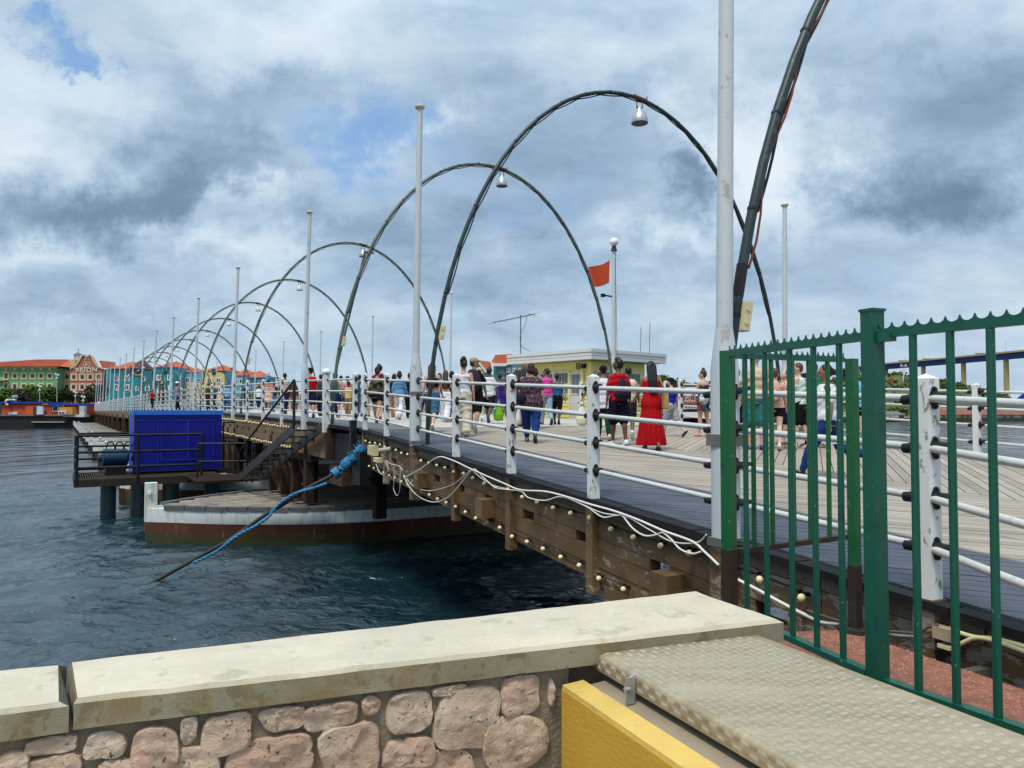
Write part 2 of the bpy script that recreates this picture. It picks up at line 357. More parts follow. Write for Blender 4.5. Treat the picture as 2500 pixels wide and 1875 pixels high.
# ------------------------------------------------------------------ water: rippled sheet near the quay, plain sheet out to the far shore
def build_water():
    x0, x1, y0, y1, st = -30.0, 12.0, 2.0, 56.0, .125
    nx, ny = int((x1 - x0) / st), int((y1 - y0) / st)
    X, Y = np.meshgrid(np.linspace(x0, x1, nx + 1), np.linspace(y0, y1, ny + 1)); Z = np.zeros_like(X); rs = np.random.RandomState(4)
    amp_map = .65 + .35 * np.sin(X * .31 + 1.3 + .8 * np.sin(Y * .21)) * np.sin(Y * .27 + .5 * np.sin(X * .17))
    wx = X + .5 * np.sin(Y * .9 + X * .3) + .3 * np.sin(X * 1.7 - Y * .6); wy = Y + .5 * np.sin(X * .8 - Y * .4) + .25 * np.sin(Y * 1.9 + X)
    for i in range(46):
        wlen = .36 * (6.5 ** (rs.rand() ** 1.5)); k = 2 * math.pi / wlen; th = R(115) + rs.randn() * .75
        a = .0080 * wlen ** .9
        ph = k * (wx * math.cos(th) + wy * math.sin(th)) + rs.rand() * 6.28
        Z += a * (1 - np.abs(np.sin(ph / 2)) * 1.6 + .3)
    Z -= Z.mean()
    fade = np.clip(np.minimum.reduce([(X - x0) / 4, (x1 - X) / 4, (y1 - Y) / 25, (Y - y0 + .1) / .5]), 0, 1)
    Z = Z * fade * (.5 + .7 * amp_map) + WZ
    v = np.stack([X, Y, Z], -1).reshape(-1, 3); nv = len(v)
    idx = np.arange(nv).reshape(ny + 1, nx + 1)
    q = np.stack([idx[:-1, :-1], idx[:-1, 1:], idx[1:, 1:], idx[1:, :-1]], -1).reshape(-1, 4)
    B = 1600.0
    extra = [(-B, 2.0), (x0, 2.0), (x0, y1), (-B, y1), (x1, 2.0), (B, 2.0), (B, y1), (x1, y1), (-B, B), (B, B)]
    v = np.vstack([v, [(a, b, WZ) for a, b in extra]])
    fs = q.tolist() + [[nv, nv + 1, nv + 2, nv + 3], [nv + 4, nv + 5, nv + 6, nv + 7], [nv + 3, nv + 2, nv + 7, nv + 6, nv + 9, nv + 8]]
    me = bpy.data.meshes.new('water'); me.from_pydata(v.tolist(), [], fs); me.materials.append(W_MAT)
    me.polygons.foreach_set('use_smooth', [True] * len(me.polygons)); me.update()
    o = bpy.data.objects.new('water', me); COL.objects.link(o); tag(o, kind='structure')
build_water()
bed = MB(); bed.box((0, 600, -9.2), (3200, 2400, .2)); tag(bed.build('sea_bed', M('sea_bed', (.01, .02, .02), .9)), kind='structure')
# ------------------------------------------------------------------ quay: ground, face down to the water
STONEW = M('quay_stone', (.10, .09, .075), .9, var=.35, scale=2, bump=.6, bscale=9)
PAVE = M('paving_concrete', (.36, .34, .31), .85, var=.15, scale=2.5, bump=.2)
nQ = Vector((.9184, .3957, 0))
g = MB(); zq = -1.55
def qline(u, off=0.0): p = Vector((.876, 3.65, 0)) + nQ * u + Vector((.3957, -.9184, 0)) * off; return (p.x, p.y)
pl = [(-40, -30), (30, -30), (30, 16), qline(20), (2.55, 4.4), (1.30, 3.80), qline(-.05, .02), qline(-42, .02)]
g.prism([(x, y, zq - 3.6) for x, y in pl], (0, 0, 3.6))
tag(g.build('quay_ground', PAVE, fix=True), kind='structure')
g = MB()
for i in range(60):
    for j in range(5):
        u0 = -16 + i * .4 + (j % 2) * .2
        if u0 > 6: continue
        a = Vector((*qline(u0 + .01, -.012), 0)); b = Vector((*qline(u0 + .39, -.012), 0)); z = -4.2 + j * .55
        g.beam((a.x, a.y, z + .27), (b.x, b.y, z + .27), .06, .52)
tag(g.build('quay_face', STONEW), kind='structure')
# abutment slab of pink pebble wash between fence and bridge
PINK = M('pink_pebbles', (.30, .12, .08), .75, var=.45, scale=60, bump=.8, bscale=110)
g = MB(); zp = -1.43
pp = [(1.10, 3.30), (2.05, 2.2), (3.35, 2.2), (2.42, 4.45), (2.18, 5.05), (1.72, 5.0), (1.45, 4.3)]
g.prism([(x, y, zp - .11) for x, y in pp], (0, 0, .11)); slab = tag(g.build('pebble_strip', PINK, fix=True), kind='structure')
pb = MB(); rs = random.Random(3)
def inside(x, y, poly):
    c = False; j = len(poly) - 1
    for i in range(len(poly)):
        xi, yi = poly[i]; xj, yj = poly[j]
        if (yi > y) != (yj > y) and x < (xj - xi) * (y - yi) / (yj - yi) + xi: c = not c
        j = i
    return c
for i in range(9500):
    x = rs.uniform(1.3, 3.0); y = rs.uniform(2.6, 5.0)
    if not inside(x, y, pp): continue
    r = rs.uniform(.004, .0085); pb.add([(x - r, y, zp), (x, y - r, zp), (x + r, y, zp), (x, y + r, zp), (x, y, zp + r * .9)], [(0, 1, 4), (1, 2, 4), (2, 3, 4), (3, 0, 4)])
pbo = pb.build('pebble', M('pebble_grains', (.40, .19, .13), .6, var=.75, scale=95, bump=0, spec=.4), slab, kind='stuff')
# ------------------------------------------------------------------ low quay wall: coping slabs on rubble stones
def mat_concrete():
    m, nt, b = base_mat('coping_concrete'); v = pos_n(nt); vs = pos_n(nt, (1, 1, 1)); g = nd(nt, 'ShaderNodeNewGeometry'); sp = nd(nt, 'ShaderNodeSeparateXYZ'); nt.links.new(g.outputs['Normal'], sp.inputs[0])
    n1 = noise_n(nt, v, 2.2, 6, .62); n2 = noise_n(nt, v, 26, 4, .7); n3 = noise_n(nt, v, 5.5, 7, .65, .3)
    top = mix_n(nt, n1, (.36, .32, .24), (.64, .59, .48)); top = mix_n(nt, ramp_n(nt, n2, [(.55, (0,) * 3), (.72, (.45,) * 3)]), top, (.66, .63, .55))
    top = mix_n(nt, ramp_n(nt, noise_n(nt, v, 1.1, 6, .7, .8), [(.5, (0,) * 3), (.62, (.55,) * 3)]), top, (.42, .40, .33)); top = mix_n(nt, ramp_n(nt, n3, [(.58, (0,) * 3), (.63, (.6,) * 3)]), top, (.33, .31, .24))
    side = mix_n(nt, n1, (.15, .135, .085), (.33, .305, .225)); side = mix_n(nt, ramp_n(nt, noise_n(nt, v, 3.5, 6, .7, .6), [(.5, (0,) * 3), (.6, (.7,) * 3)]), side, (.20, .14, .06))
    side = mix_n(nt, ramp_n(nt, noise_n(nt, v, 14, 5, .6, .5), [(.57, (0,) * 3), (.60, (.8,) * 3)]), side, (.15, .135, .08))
    fac = ramp_n(nt, sp.outputs[2], [(.45, (0,) * 3), (.9, (1,) * 3)])  # upward faces coloured lighter than the sides: directional shading put into the colour
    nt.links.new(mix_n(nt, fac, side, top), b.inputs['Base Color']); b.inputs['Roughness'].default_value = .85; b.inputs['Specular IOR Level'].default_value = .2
    bump_n(nt, b, math_n(nt, 'ADD', n2, math_n(nt, 'MULTIPLY', noise_n(nt, v, 120, 3, .6), .5)), .35, .006); return m
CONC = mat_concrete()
MORTAR = M('wall_mortar', (.25, .205, .15), .95, var=.3, scale=9, bump=.9, bscale=70, dirt=(.11, .085, .055), dirt_amt=.6, spec=.1)
CZ = -.85
Fa, Fb, Nb, Na = Vector((-1.50, 2.63, CZ)), Vector((.876, 3.65, CZ)), Vector((1.10, 3.15, CZ)), Vector((-1.285, 2.285, CZ))
wall = empty('quay_wall', (-.2, 2.9, -1.55), 'low quay wall of pink rubble stones under pale concrete coping', 'wall')
def coping(corners, name, lab=None):
    """slab with a chamfered upper edge, finely subdivided and very slightly uneven"""
    fa, fb, nb, na = corners; bm = bmesh.new(); nu, nv = 40, 8; ch = .013; H = .088
    def P(u, v):
        a = fa.lerp(fb, u); b_ = na.lerp(nb, u); return a.lerp(b_, v)
    c = (fa + fb + nb + na) / 4
    rows = []
    prof = [(0, -H, 0), (0, -ch, 0), (ch, 0, 0)] + [(None, 0, i / nv) for i in range(1, nv)] + [(-ch, 0, 1), (0, -ch, 1), (0, -H, 1)]
    L = (na - fa).length
    for iu in range(nu + 1):
        u = iu / nu; row = []
        for (dv, dz, vv) in prof:
            v = (vv if dv is None else vv + dv / L)
            uu = u
            if iu == 0 and dz == 0: uu = .004
            if iu == nu and dz == 0: uu = 1 - .010
            p = P(uu, v); w = mnoise.noise(p * 7) * .004 + mnoise.noise(p * 31) * .0015
            p = p + Vector((0, 0, dz + (w if dz == 0 else w * .4)))
            if dz != 0: p += (na - fa).normalized() * mnoise.noise(p * 23) * .003
            row.append(bm.verts.new(p))
        rows.append(row)
    for a, b_ in zip(rows, rows[1:]):
        for i in range(len(a) - 1): bm.faces.new((a[i], a[i + 1], b_[i + 1], b_[i]))
        bm.faces.new((a[-1], a[0], b_[0], b_[-1]))
    bm.faces.new(rows[0]); bm.faces.new(rows[-1][::-1])
    bmesh.ops.recalc_face_normals(bm, faces=bm.faces)
    me = bpy.data.meshes.new(name); off = parent_world(wall)
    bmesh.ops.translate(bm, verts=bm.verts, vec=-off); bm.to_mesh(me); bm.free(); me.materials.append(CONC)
    me.polygons.foreach_set('use_smooth', [True] * len(me.polygons)); me.set_sharp_from_angle(angle=R(28))
    o = bpy.data.objects.new(name, me); COL.objects.link(o); o.parent = wall
    if lab: o['label'] = lab
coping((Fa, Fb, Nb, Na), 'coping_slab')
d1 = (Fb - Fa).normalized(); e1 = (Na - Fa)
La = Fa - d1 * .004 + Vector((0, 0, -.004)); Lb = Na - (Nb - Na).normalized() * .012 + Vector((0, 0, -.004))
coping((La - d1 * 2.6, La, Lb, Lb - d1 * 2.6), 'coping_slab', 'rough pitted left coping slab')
# body of the wall (mortar face with relief) and single stones set into it
fN = (Nb - Na).normalized(); wn = Vector((fN.y, -fN.x, 0))      # towards the camera
W0 = Na - wn * .045                                                # plane of the mortar
def WP(u, z, o=0.0): p = W0 + fN * u + wn * o; return Vector((p.x, p.y, z))
nu, nz = 150, 40; bm = bmesh.new(); grid = []
for i in range(nu + 1):
    row = []
    for j in range(nz + 1):
        u = -2.6 + i * (1.62 + 2.6) / nu; u = min(u, 1.60); z = -.925 - j * .64 / nz
        q = Vector((u, z, 0)); row.append(bm.verts.new(WP(u, z, mnoise.noise(q * 9) * .009 + mnoise.noise(q * 40) * .005 + .012) - parent_world(wall)))
    grid.append(row)
for a, b_ in zip(grid, grid[1:]):
    for i in range(nz): bm.faces.new((a[i], a[i + 1], b_[i + 1], b_[i]))
bmesh.ops.recalc_face_normals(bm, faces=bm.faces)
me = bpy.data.meshes.new('mortar_face'); bm.to_mesh(me); bm.free(); me.materials.append(MORTAR); me.polygons.foreach_set('use_smooth', [True] * len(me.polygons))
o = bpy.data.objects.new('mortar_face', me); COL.objects.link(o); o.parent = wall
g = MB(); a, b_, c, d_ = WP(-2.6, 0, -.03), WP(2.26, 0, -.03), WP(2.1, 0, -.30), WP(-2.6, 0, -.30)
g.hexa([(p.x, p.y, -1.56) for p in (a, b_, c, d_)], [(p.x, p.y, -.939) for p in (a, b_, c, d_)]); g.build('wall_core', MORTAR, wall, fix=True)
def mat_rubble():
    m, nt, b = base_mat('rubble_stone'); v = pos_n(nt)
    oi = nd(nt, 'ShaderNodeObjectInfo')
    base = ramp_n(nt, oi.outputs['Random'], [(0, (.50, .35, .26)), (.3, (.53, .43, .33)), (.55, (.50, .31, .235)), (.8, (.58, .49, .40)), (1, (.40, .30, .215))])
    n1 = noise_n(nt, v, 16, 7, .7, .6); n2 = noise_n(nt, v, 45, 5, .7); n3 = noise_n(nt, v, 5, 4)
    c = mix_n(nt, ramp_n(nt, n1, [(.3, (0,) * 3), (.75, (1,) * 3)]), base, (.54, .45, .35))
    c = mix_n(nt, ramp_n(nt, n3, [(.4, (0,) * 3), (.75, (.6,) * 3)]), c, (.30, .15, .10))
    pore = ramp_n(nt, n2, [(.30, (1,) * 3), (.37, (0,) * 3)])
    c = mix_n(nt, pore, c, (.11, .07, .045))
    nt.links.new(c, b.inputs['Base Color']); b.inputs['Roughness'].default_value = .9; b.inputs['Specular IOR Level'].default_value = .15
    h = math_n(nt, 'ADD', n1, math_n(nt, 'MULTIPLY', pore, -.5)); bump_n(nt, b, h, 1.0, .02); return m
RUB = mat_rubble()
def wall_hit(px, py):
    r = at(px, py, 1.0); k = (W0.dot(wn)) / (r.dot(wn)); p = r * k; return (p - W0).dot(fN), p.z
stones = [(205, 572, 214, 66, 0), (200, 690, 250, 160, 3), (408, 570, 150, 110, 2), (455, 672, 130, 110, 1), (600, 592, 188, 180, 2), (732, 515, 64, 104, 0), (880, 522, 200, 158, 1),
          (745, 668, 214, 185, 2), (1052, 612, 328, 160, 0), (1090, 467, 182, 90, 1), (1280, 457, 204, 106, 0), (1427, 421, 74, 76, 3), (1350, 592, 232, 216, 2), (1577, 440, 172, 152, 1),
          (1575, 602, 200, 136, 0), (1728, 362, 122, 44, 1), (1797, 474, 272, 236, 2), (1725, 668, 196, 165, 1), (1998, 382, 170, 158, 0), (1990, 566, 292, 206, 3), (2118, 375, 44, 112, 0),
          (60, 640, 130, 90, 0), (330, 740, 200, 120, 1), (560, 760, 200, 110, 2), (930, 770, 240, 120, 1), (1200, 790, 260, 110, 2), (1480, 760, 200, 120, 3), (1930, 760, 260, 140, 1)]
for i, (cx, cy, w, h, sd) in enumerate(stones):
    px, py = cx / 1.58, 1450 + cy / 1.58; u, z = wall_hit(px, py); u2, _ = wall_hit((cx + w / 2) / 1.58, py); _, z2 = wall_hit(px, 1450 + (cy + h / 2) / 1.58)
    ru, rz = (u2 - u) * 1.09, (z - z2) * 1.08; rr = random.Random(i * 7 + 1); n = 26
    k7 = [rr.uniform(-.17, .12) for _ in range(7)] + [0]; k7[7] = k7[0]
    rad = [1 + k7[int(j / n * 7)] * (1 - (j / n * 7) % 1) + k7[int(j / n * 7) + 1] * ((j / n * 7) % 1) + rr.uniform(-.02, .02) for j in range(n)]
    if u + ru > 1.53: ru = max(.015, 1.53 - u)
    bm = bmesh.new(); lv = []
    for (f, o_) in ((1.0, -.02), (1.0, .014), (.985, .026), (.95, .033), (.84, .035), (.68, .036), (.50, .036), (.33, .037), (.16, .037)):
        ring = []
        for k in range(n):
            a = 2 * math.pi * k / n; sq = 1 / max(abs(math.cos(a)) ** 3.2 + abs(math.sin(a)) ** 3.2, 1e-3) ** (1 / 3.2)
            uu, zz = u + math.cos(a) * sq * ru * rad[k] * f * .95, z + math.sin(a) * sq * rz * rad[k] * f * .95
            q = Vector((uu, zz, i * .3)); zz = min(zz, -.936)
            oo = o_ + (mnoise.noise(q * 9) * .017 + mnoise.noise(q * 26) * .011 + mnoise.noise(q * 70) * .006) * (f < .99)
            ring.append(bm.verts.new(WP(uu, zz, oo) - parent_world(wall)))
        lv.append(ring)
    for a, b_ in zip(lv, lv[1:]):
        for k in range(n): bm.faces.new((a[k], a[(k + 1) % n], b_[(k + 1) % n], b_[k]))
    bm.faces.new(lv[-1]); bmesh.ops.recalc_face_normals(bm, faces=bm.faces)
    me = bpy.data.meshes.new('stone'); bm.to_mesh(me); bm.free(); me.materials.append(RUB); me.polygons.foreach_set('use_smooth', [True] * len(me.polygons)); me.set_sharp_from_angle(angle=R(26))
    o = bpy.data.objects.new('stone', me); COL.objects.link(o); o.parent = wall
# ------------------------------------------------------------------ yellow kerb wall and steel angle under the tread plate
ad = Vector((.415, -.91, 0)).normalized(); an = Vector((.91, .415, 0)).normalized()    # along the plate edge, towards the bridge
YEL = M('yellow_painted_concrete', (.50, .295, .034), .7, var=.10, scale=4, bump=.35, bscale=34, stretch=(1, 1, 3), dirt=(.30, .11, .02), dirt_amt=.6, dirt_scale=3, dirt_lo=.60)
YEL2 = M('worn_yellow_edge', (.60, .42, .11), .75, var=.2, scale=6, bump=.5, bscale=40, dirt=(.35, .27, .15), dirt_amt=.7, dirt_scale=6, dirt_lo=.55)
yk = Vector((.178, 2.80, 0)); kerb = empty('kerb_wall', (.4, 2.5, -1.55), 'yellow painted kerb wall beside the rubble stones', 'wall')
def K(l, o, z): p = yk + ad * l + an * o; return Vector((p.x, p.y, z))
g = MB(); g.hexa([K(0, 0, -1.56), K(2.2, 0, -1.56), K(2.2, .10, -1.56), K(0, .10, -1.56)], [K(0, 0, -1.005), K(2.2, 0, -1.005), K(2.2, .10, -.995), K(0, .10, -.995)]); g.build('face', YEL, kerb, fix=True)
g = MB(); g.prism([K(0, -.004, -1.082), K(2.2, -.004, -1.082), K(2.2, .012, -1.052), K(2.2, .092, -1.048), K(0, .092, -1.048), K(0, .012, -1.052)][:0] or [K(0, .0015, -1.015), K(0, .004, -.990), K(0, .09, -.984), K(0, .09, -1.015)], ad * 2.2); g.build('top_edge', YEL2, kerb, fix=True)
ANG = M('steel_angle', (.30, .25, .18), .6, metal=.1, var=.25, scale=5, bump=.2, dirt=(.16, .09, .05), dirt_amt=.6, dirt_scale=4, dirt_lo=.55)
g = MB(); g.prism([K(.02, .094, -.998), K(.02, .20, -.990), K(.02, .20, -1.20), K(.02, .094, -1.20)], ad * 2.2); g.build('steel_ledge', ANG, kerb, fix=True)
# tread plate
TREAD = M('tread_plate_aluminium', (.52, .43, .29), .38, metal=.5, var=.26, scale=5, bump=.12, bscale=160, stretch=(1, 5, 1), dirt=(.34, .27, .16), dirt_amt=.7, dirt_scale=3, dirt_lo=.46)
TREADH = M('tread_pattern_metal', (.60, .54, .43), .28, metal=.6, var=.1, scale=20, bump=0)
pz = -.90; q0 = Vector((.30, 2.91, 0))
def T(l, o, z=pz): p = q0 + ad * l + an * o; return Vector((p.x, p.y, z))
plate = empty('tread_plate', (.8, 2.3, -1.05), 'silvery five bar tread plate cover with folded rounded edge', 'cover plate')
sk = .20                                                            # the end cut follows the coping
def TS(l, o, z=pz): return T(l - o * sk, o, z)
PW = .70
g = MB(); prof = [(0, -.062), (0.0, -.022), (.005, -.009), (.013, -.002), (.024, 0), (PW, 0), (PW, -.05), (PW - .006, -.05), (PW - .006, -.008), (.022, -.008), (.006, -.02), (.006, -.062)]
g.prism([T(.0 - o * sk, o, pz + z) for o, z in prof], ad * 2.1); g.build('plate', TREAD, plate, smooth=True, fix=True)
g = MB(); gi = 0
def lens(p, a, n, w, h, L):
    """one raised bar: an elongated low pyramid"""
    g.add([p - a * L, p + Vector(a).cross(n) * w, p + a * L, p - Vector(a).cross(n) * w, p + n * h], [(0, 1, 4), (1, 2, 4), (2, 3, 4), (3, 0, 4)])
up = Vector((0, 0, 1)); cell = .034
for i in range(int(2.05 / cell)):
    for j in range(int((PW - .03) / cell)):
        c = TS(i * cell + .02, .032 + j * cell, pz + .0002)
        if (c - T(0, 0)).dot(ad) > 2.0: continue
        a = ad if (i + j) % 2 == 0 else an; b_ = an if (i + j) % 2 == 0 else ad
        for k in range(5): lens(c + b_ * (k - 2) * .0062, a, up, .0017, .0018, .0135)
for i in range(int(2.05 / .034)):                                   # bars wrap over the folded lip
    for k in range(5):
        for rrow in range(2):
            o_ = -an; c = T(i * .034 + .012 + (k - 2) * .0062, -.0006, pz - .022 - rrow * .024)
            a = (up * .8 + ad * (.6 if (i + rrow) % 2 else -.6)).normalized()
            lens(c, a, o_, .0014, .0014, .013)
g.build('tread_pattern', TREADH, plate, kind='stuff')
g = MB(); g.prism([T(.02, .05, pz - .012), T(.02, .05, -.992), T(.02, .062, -.992), T(.02, .062, pz - .012)], ad * 2.1); g.build('support_angle', ANG, plate, fix=True)
g = MB(); hb = T(.30, -.028, -.99)
g.beam(hb, hb + up * .088, .034, .007, up=ad); g.build('hinge_strap', GALV, plate)
g = MB(); g.tube([T(.285, -.03, pz - .062), T(.285, -.036, pz - .035), T(.29, -.03, pz - .012), T(.30, -.006, pz + .004)], .006, 6); g.tube([T(.30, -.032, pz - .04), T(.30, -.05, pz - .04)], .009, 8); g.build('hinge_knuckle', GALV, plate, smooth=True)
# ------------------------------------------------------------------ green fence: two gate leaves, post and panel
def mat_green(name, c1, c2):
    m, nt, b = base_mat(name); v = pos_n(nt); n1 = noise_n(nt, v, 3, 4); n2 = noise_n(nt, v, 34, 6, .7)
    c = mix_n(nt, n1, c1, c2); c = mix_n(nt, ramp_n(nt, n2, [(.655, (0,) * 3), (.675, (.8,) * 3)]), c, (.33, .42, .38)); c = mix_n(nt, ramp_n(nt, noise_n(nt, v, 7, 4), [(.60, (0,) * 3), (.72, (.7,) * 3)]), c, (.01, .03, .035))
    nt.links.new(c, b.inputs['Base Color']); b.inputs['Roughness'].default_value = .36; b.inputs['Specular IOR Level'].default_value = .4; bump_n(nt, b, n2, .12, .004); return m
GREEN = mat_green('green_gate_paint', (.002, .060, .040), (.006, .092, .058)); GREEN2 = mat_green('bright_green_paint', (.004, .075, .026), (.010, .125, .036))
BARE = M('bare_brown_metal', (.045, .028, .018), .6, metal=.2, var=.4, bump=.2, dirt=(.02, .05, .06), dirt_amt=.7)
GA, GB, GC = Vector((1.29, 4.60, 0)), Vector((1.63, 3.47, 0)), Vector((2.42, 1.98, 0)); GD = Vector((2.22, 5.02, 0))
def teeth_rail(grp, p, q, z, n, w=.035, h=.035, mt=GREEN):
    g = MB(); g.beam((p.x, p.y, z), (q.x, q.y, z), w, h); g.build('top_rail', mt, grp)
    d = (q - p); L = d.length; d.normalize(); pts = []; st = L / n; zb = z + h / 2 + .001
    pts.append((p.x, p.y, zb)); seg = 8
    for i in range(n):
        for k in range(seg):
            f = (i + k / seg) * st; x = abs((k / seg) * 2 - 1); hh = .004 + .026 * (1 - math.sqrt(max(0, 1 - x ** 2.0)))
            pts.append((p.x + d.x * f, p.y + d.y * f, zb + hh))
    pts.append((q.x, q.y, zb + .030)); pts.append((q.x, q.y, zb))
    sd = Vector((d.y, -d.x, 0)) * .0035
    g = MB(); k = len(pts); P = [Vector(a) for a in pts]
    base = [Vector((a.x, a.y, zb)) for a in P]
    for s in (-1, 1):
        for i in range(1, k - 2): g.add([base[i] + sd * s, base[i + 1] + sd * s, P[i + 1] + sd * s, P[i] + sd * s], [(0, 1, 2, 3)])
    for i in range(1, k - 2): g.add([P[i] - sd, P[i + 1] - sd, P[i + 1] + sd, P[i] + sd], [(0, 1, 2, 3)])
    g.build('scalloped_spikes', mt, grp, fix=False)
def bars(grp, pts, z0, z1, r=.0125, mt=GREEN):
    src = None
    for p in pts:
        if src is None:
            g = MB(); g.tube([(p.x, p.y, z0), (p.x, p.y, z1)], r, 12); src = g.build('bar', mt, grp, smooth=True)
        else: inst(src, grp, parent_world(grp) + (p - pts[0]))
def sqpost(grp, p, z0, z1, w, ang, mt=GREEN, name='post', cap=True, low=None):
    g = MB(); g.box((p.x, p.y, (z0 + z1) / 2), (w, w, z1 - z0), ang); g.build(name, mt, grp)
    if cap: g = MB(); g.box((p.x, p.y, z1 + .004), (w * 1.16, w * 1.16, .012), ang); g.build('post_cap', mt, grp)
ang1 = math.atan2(GB.y - GA.y, GB.x - GA.x)
ztop, zbot = .332, -1.19
def bar_pts(p, q, xs):
    """bar positions along p-q given as surveyed bearings"""
    out = []
    for x in xs:
        k = (x - 1250) / FOC; d = q - p; t = (k * p.y - p.x) / (d.x - k * d.y); out.append(p + d * t)
    return out
gate = empty('gate_leaf', (GA.x, GA.y, -1.43), 'green barred gate leaf next to the thick green post', 'gate')
g1, g2 = GA.lerp(GB, .02), GA.lerp(GB, .955)
teeth_rail(gate, g1, g2, ztop, 19)
g = MB(); g.beam((GA.lerp(GB, .02).x, GA.lerp(GB, .02).y, zbot), (g2.x, g2.y, zbot), .05, .03); g.build('bottom_rail', GREEN, gate)
bars(gate, bar_pts(GA, GB, [1819, 1868, 1929, 1987, 2050]), zbot, ztop - .015, .0155)
sqpost(gate, GA, -1.35, .352, .066, R(40), GREEN2, 'corner_post', False)
g = MB(); g.box((GA.x, GA.y, -1.10), (.070, .070, .54), R(40)); g.build('unpainted_foot', BARE, gate)
gate2 = empty('gate_leaf', (GD.x, GD.y, -1.43), 'green barred gate leaf standing open behind the first with brown lower frame', 'gate')
h1, h2 = GA.lerp(GD, .06), GA.lerp(GD, .93)
teeth_rail(gate2, h1, h2, .322, 20, .03, .03)
bars(gate2, bar_pts(GA, GD, [1838, 1883, 1935, 1975, 2021]), -.83, .31, .015, GREEN2)
g = MB(); g.beam((h1.x, h1.y, -.845), (h2.x, h2.y, -.82), .04, .03); g.build('lower_rail', BARE, gate2)
sqpost(gate2, GD, -1.02, .332, .058, .5, GREEN2, 'hinge_post', False)
g = MB(); g.box((GD.x, GD.y, -1.22), (.062, .062, .42), .5); g.tube([(GD.x, GD.y, -1.43), (GD.x, GD.y, -1.405)], .11, 14); g.build('bare_foot', BARE, gate2)
fence = empty('fence', (GB.x, GB.y, -1.35), 'green barred fence panel with scalloped spikes and thick capped post', 'fence')
sqpost(fence, GB, -1.36, .445, .070, R(22))
f1 = GB.lerp(GC, .022)
teeth_rail(fence, f1, GC, .338, 27, .034, .036)
g = MB(); g.beam((f1.x, f1.y, zbot - .01), (GC.x, GC.y, zbot - .01), .05, .03); g.build('bottom_rail', GREEN, fence)
bars(fence, bar_pts(GB, GC, [2231, 2322, 2421, 2530, 2640]), zbot, ztop - .01, .0165)
g = MB(); gp = f1; g.beam((gp.x, gp.y, .322), (gp.x + .03, gp.y - .06, .322), .045, .04); g.build('bracket', GREEN, fence)
# ================================================================== ramp span of the floating bridge
T0, T1 = -5.2, 13.72
ramp = empty('bridge_ramp', tuple(RP(0, 0)), 'hinged timber ramp of the floating bridge with herringbone boards', 'bridge')
ramp['kind'] = 'thing'
rp0 = parent_world(ramp)
def clip(poly, f):
    """keep the part of a (t,s) polygon where f(t,s) >= 0"""
    out = []
    for i in range(len(poly)):
        a, b = poly[i], poly[(i + 1) % len(poly)]; fa, fb = f(*a), f(*b)
        if fa >= 0: out.append(a)
        if (fa >= 0) != (fb >= 0):
            k = fa / (fa - fb); out.append((a[0] + (b[0] - a[0]) * k, a[1] + (b[1] - a[1]) * k))
    return out
rs = random.Random(5); bw = .148
def planks(parent, fr, t0, t1, s0, s1, sgn, dz=0.0, w=bw):
    """45 degree boards between two long edges; sgn +1: the far end lies further along"""
    c45 = math.sqrt(.5); n = int(((t1 - t0) + (s1 - s0)) / (w / c45)) + 2
    for i in range(n):
        if sgn > 0: ta = t0 - (s1 - s0) + i * w / c45
        else: ta = t0 + i * w / c45
        gap = .013 / c45; tb = ta + w / c45 - gap; ds = s1 - s0
        k = sgn * ds
        # a joint across a few boards
        cuts = [0, 1] if rs.random() < .62 else [0, rs.choice([.33, .5, .66]), 1]
        for c0, c1 in zip(cuts, cuts[1:]):
            e0 = .004 if c0 > 0 else 0
            sa, sb = s0 + ds * c0 + e0, s0 + ds * c1
            poly = [(ta + k * c0, sa), (tb + k * c0, sa), (tb + k * c1, sb), (ta + k * c1, sb)]
            if sgn < 0: pass
            poly = clip(clip(poly, lambda t, s: t - t0), lambda t, s: t1 - t)
            if len(poly) < 3: continue
            h = dz + rs.uniform(-.0025, .0025); g = MB(); g.prism([fr(t, s, h - .045) for t, s in poly], (0, 0, .045)); g.build('plank', DECK, parent, fix=True)
SEAM = 4.72
planks(ramp, RP, -5.1, T1, .102, SEAM - .006, -1)
planks(ramp, RP, -5.1, T1, SEAM + .006, WR - .05, 1)
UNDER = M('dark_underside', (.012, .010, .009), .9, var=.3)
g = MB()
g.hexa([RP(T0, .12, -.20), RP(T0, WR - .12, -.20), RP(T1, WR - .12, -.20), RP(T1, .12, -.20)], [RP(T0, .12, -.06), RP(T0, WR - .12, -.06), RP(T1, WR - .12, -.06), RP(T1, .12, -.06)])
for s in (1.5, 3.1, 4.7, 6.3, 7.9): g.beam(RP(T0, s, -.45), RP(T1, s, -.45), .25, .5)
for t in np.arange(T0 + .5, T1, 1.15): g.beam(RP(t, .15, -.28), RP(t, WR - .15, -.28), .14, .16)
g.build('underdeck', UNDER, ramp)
DARKP = M('dark_edge_rubber', (.015, .015, .017), .7, var=.35, scale=8, bump=.4, bscale=30, spec=.15)
rpost_t = [-4.4, -2.0, 0, 2.29, 4.59, 6.88, 9.17, 11.46, 13.55]
g = MB()
for t in np.arange(T0, T1, .62): g.beam(RP(t, -.03, -.03 + .004 * math.sin(t * 5)), RP(min(t + .605, T1), -.03, -.03), .13, .055)
g.build('edge_strip', DARKP, ramp)
t = T0
while t < T1:                                                       # short grey kerb timbers
    L = rs.uniform(.28, .62); g = MB(); g.beam(RP(t, .05 + rs.uniform(-.010, .010), -.12), RP(min(t + L - .012, T1), .05, -.12), .10, .115); g.build('kerb_timber', GREYTIMBER, ramp); t += L
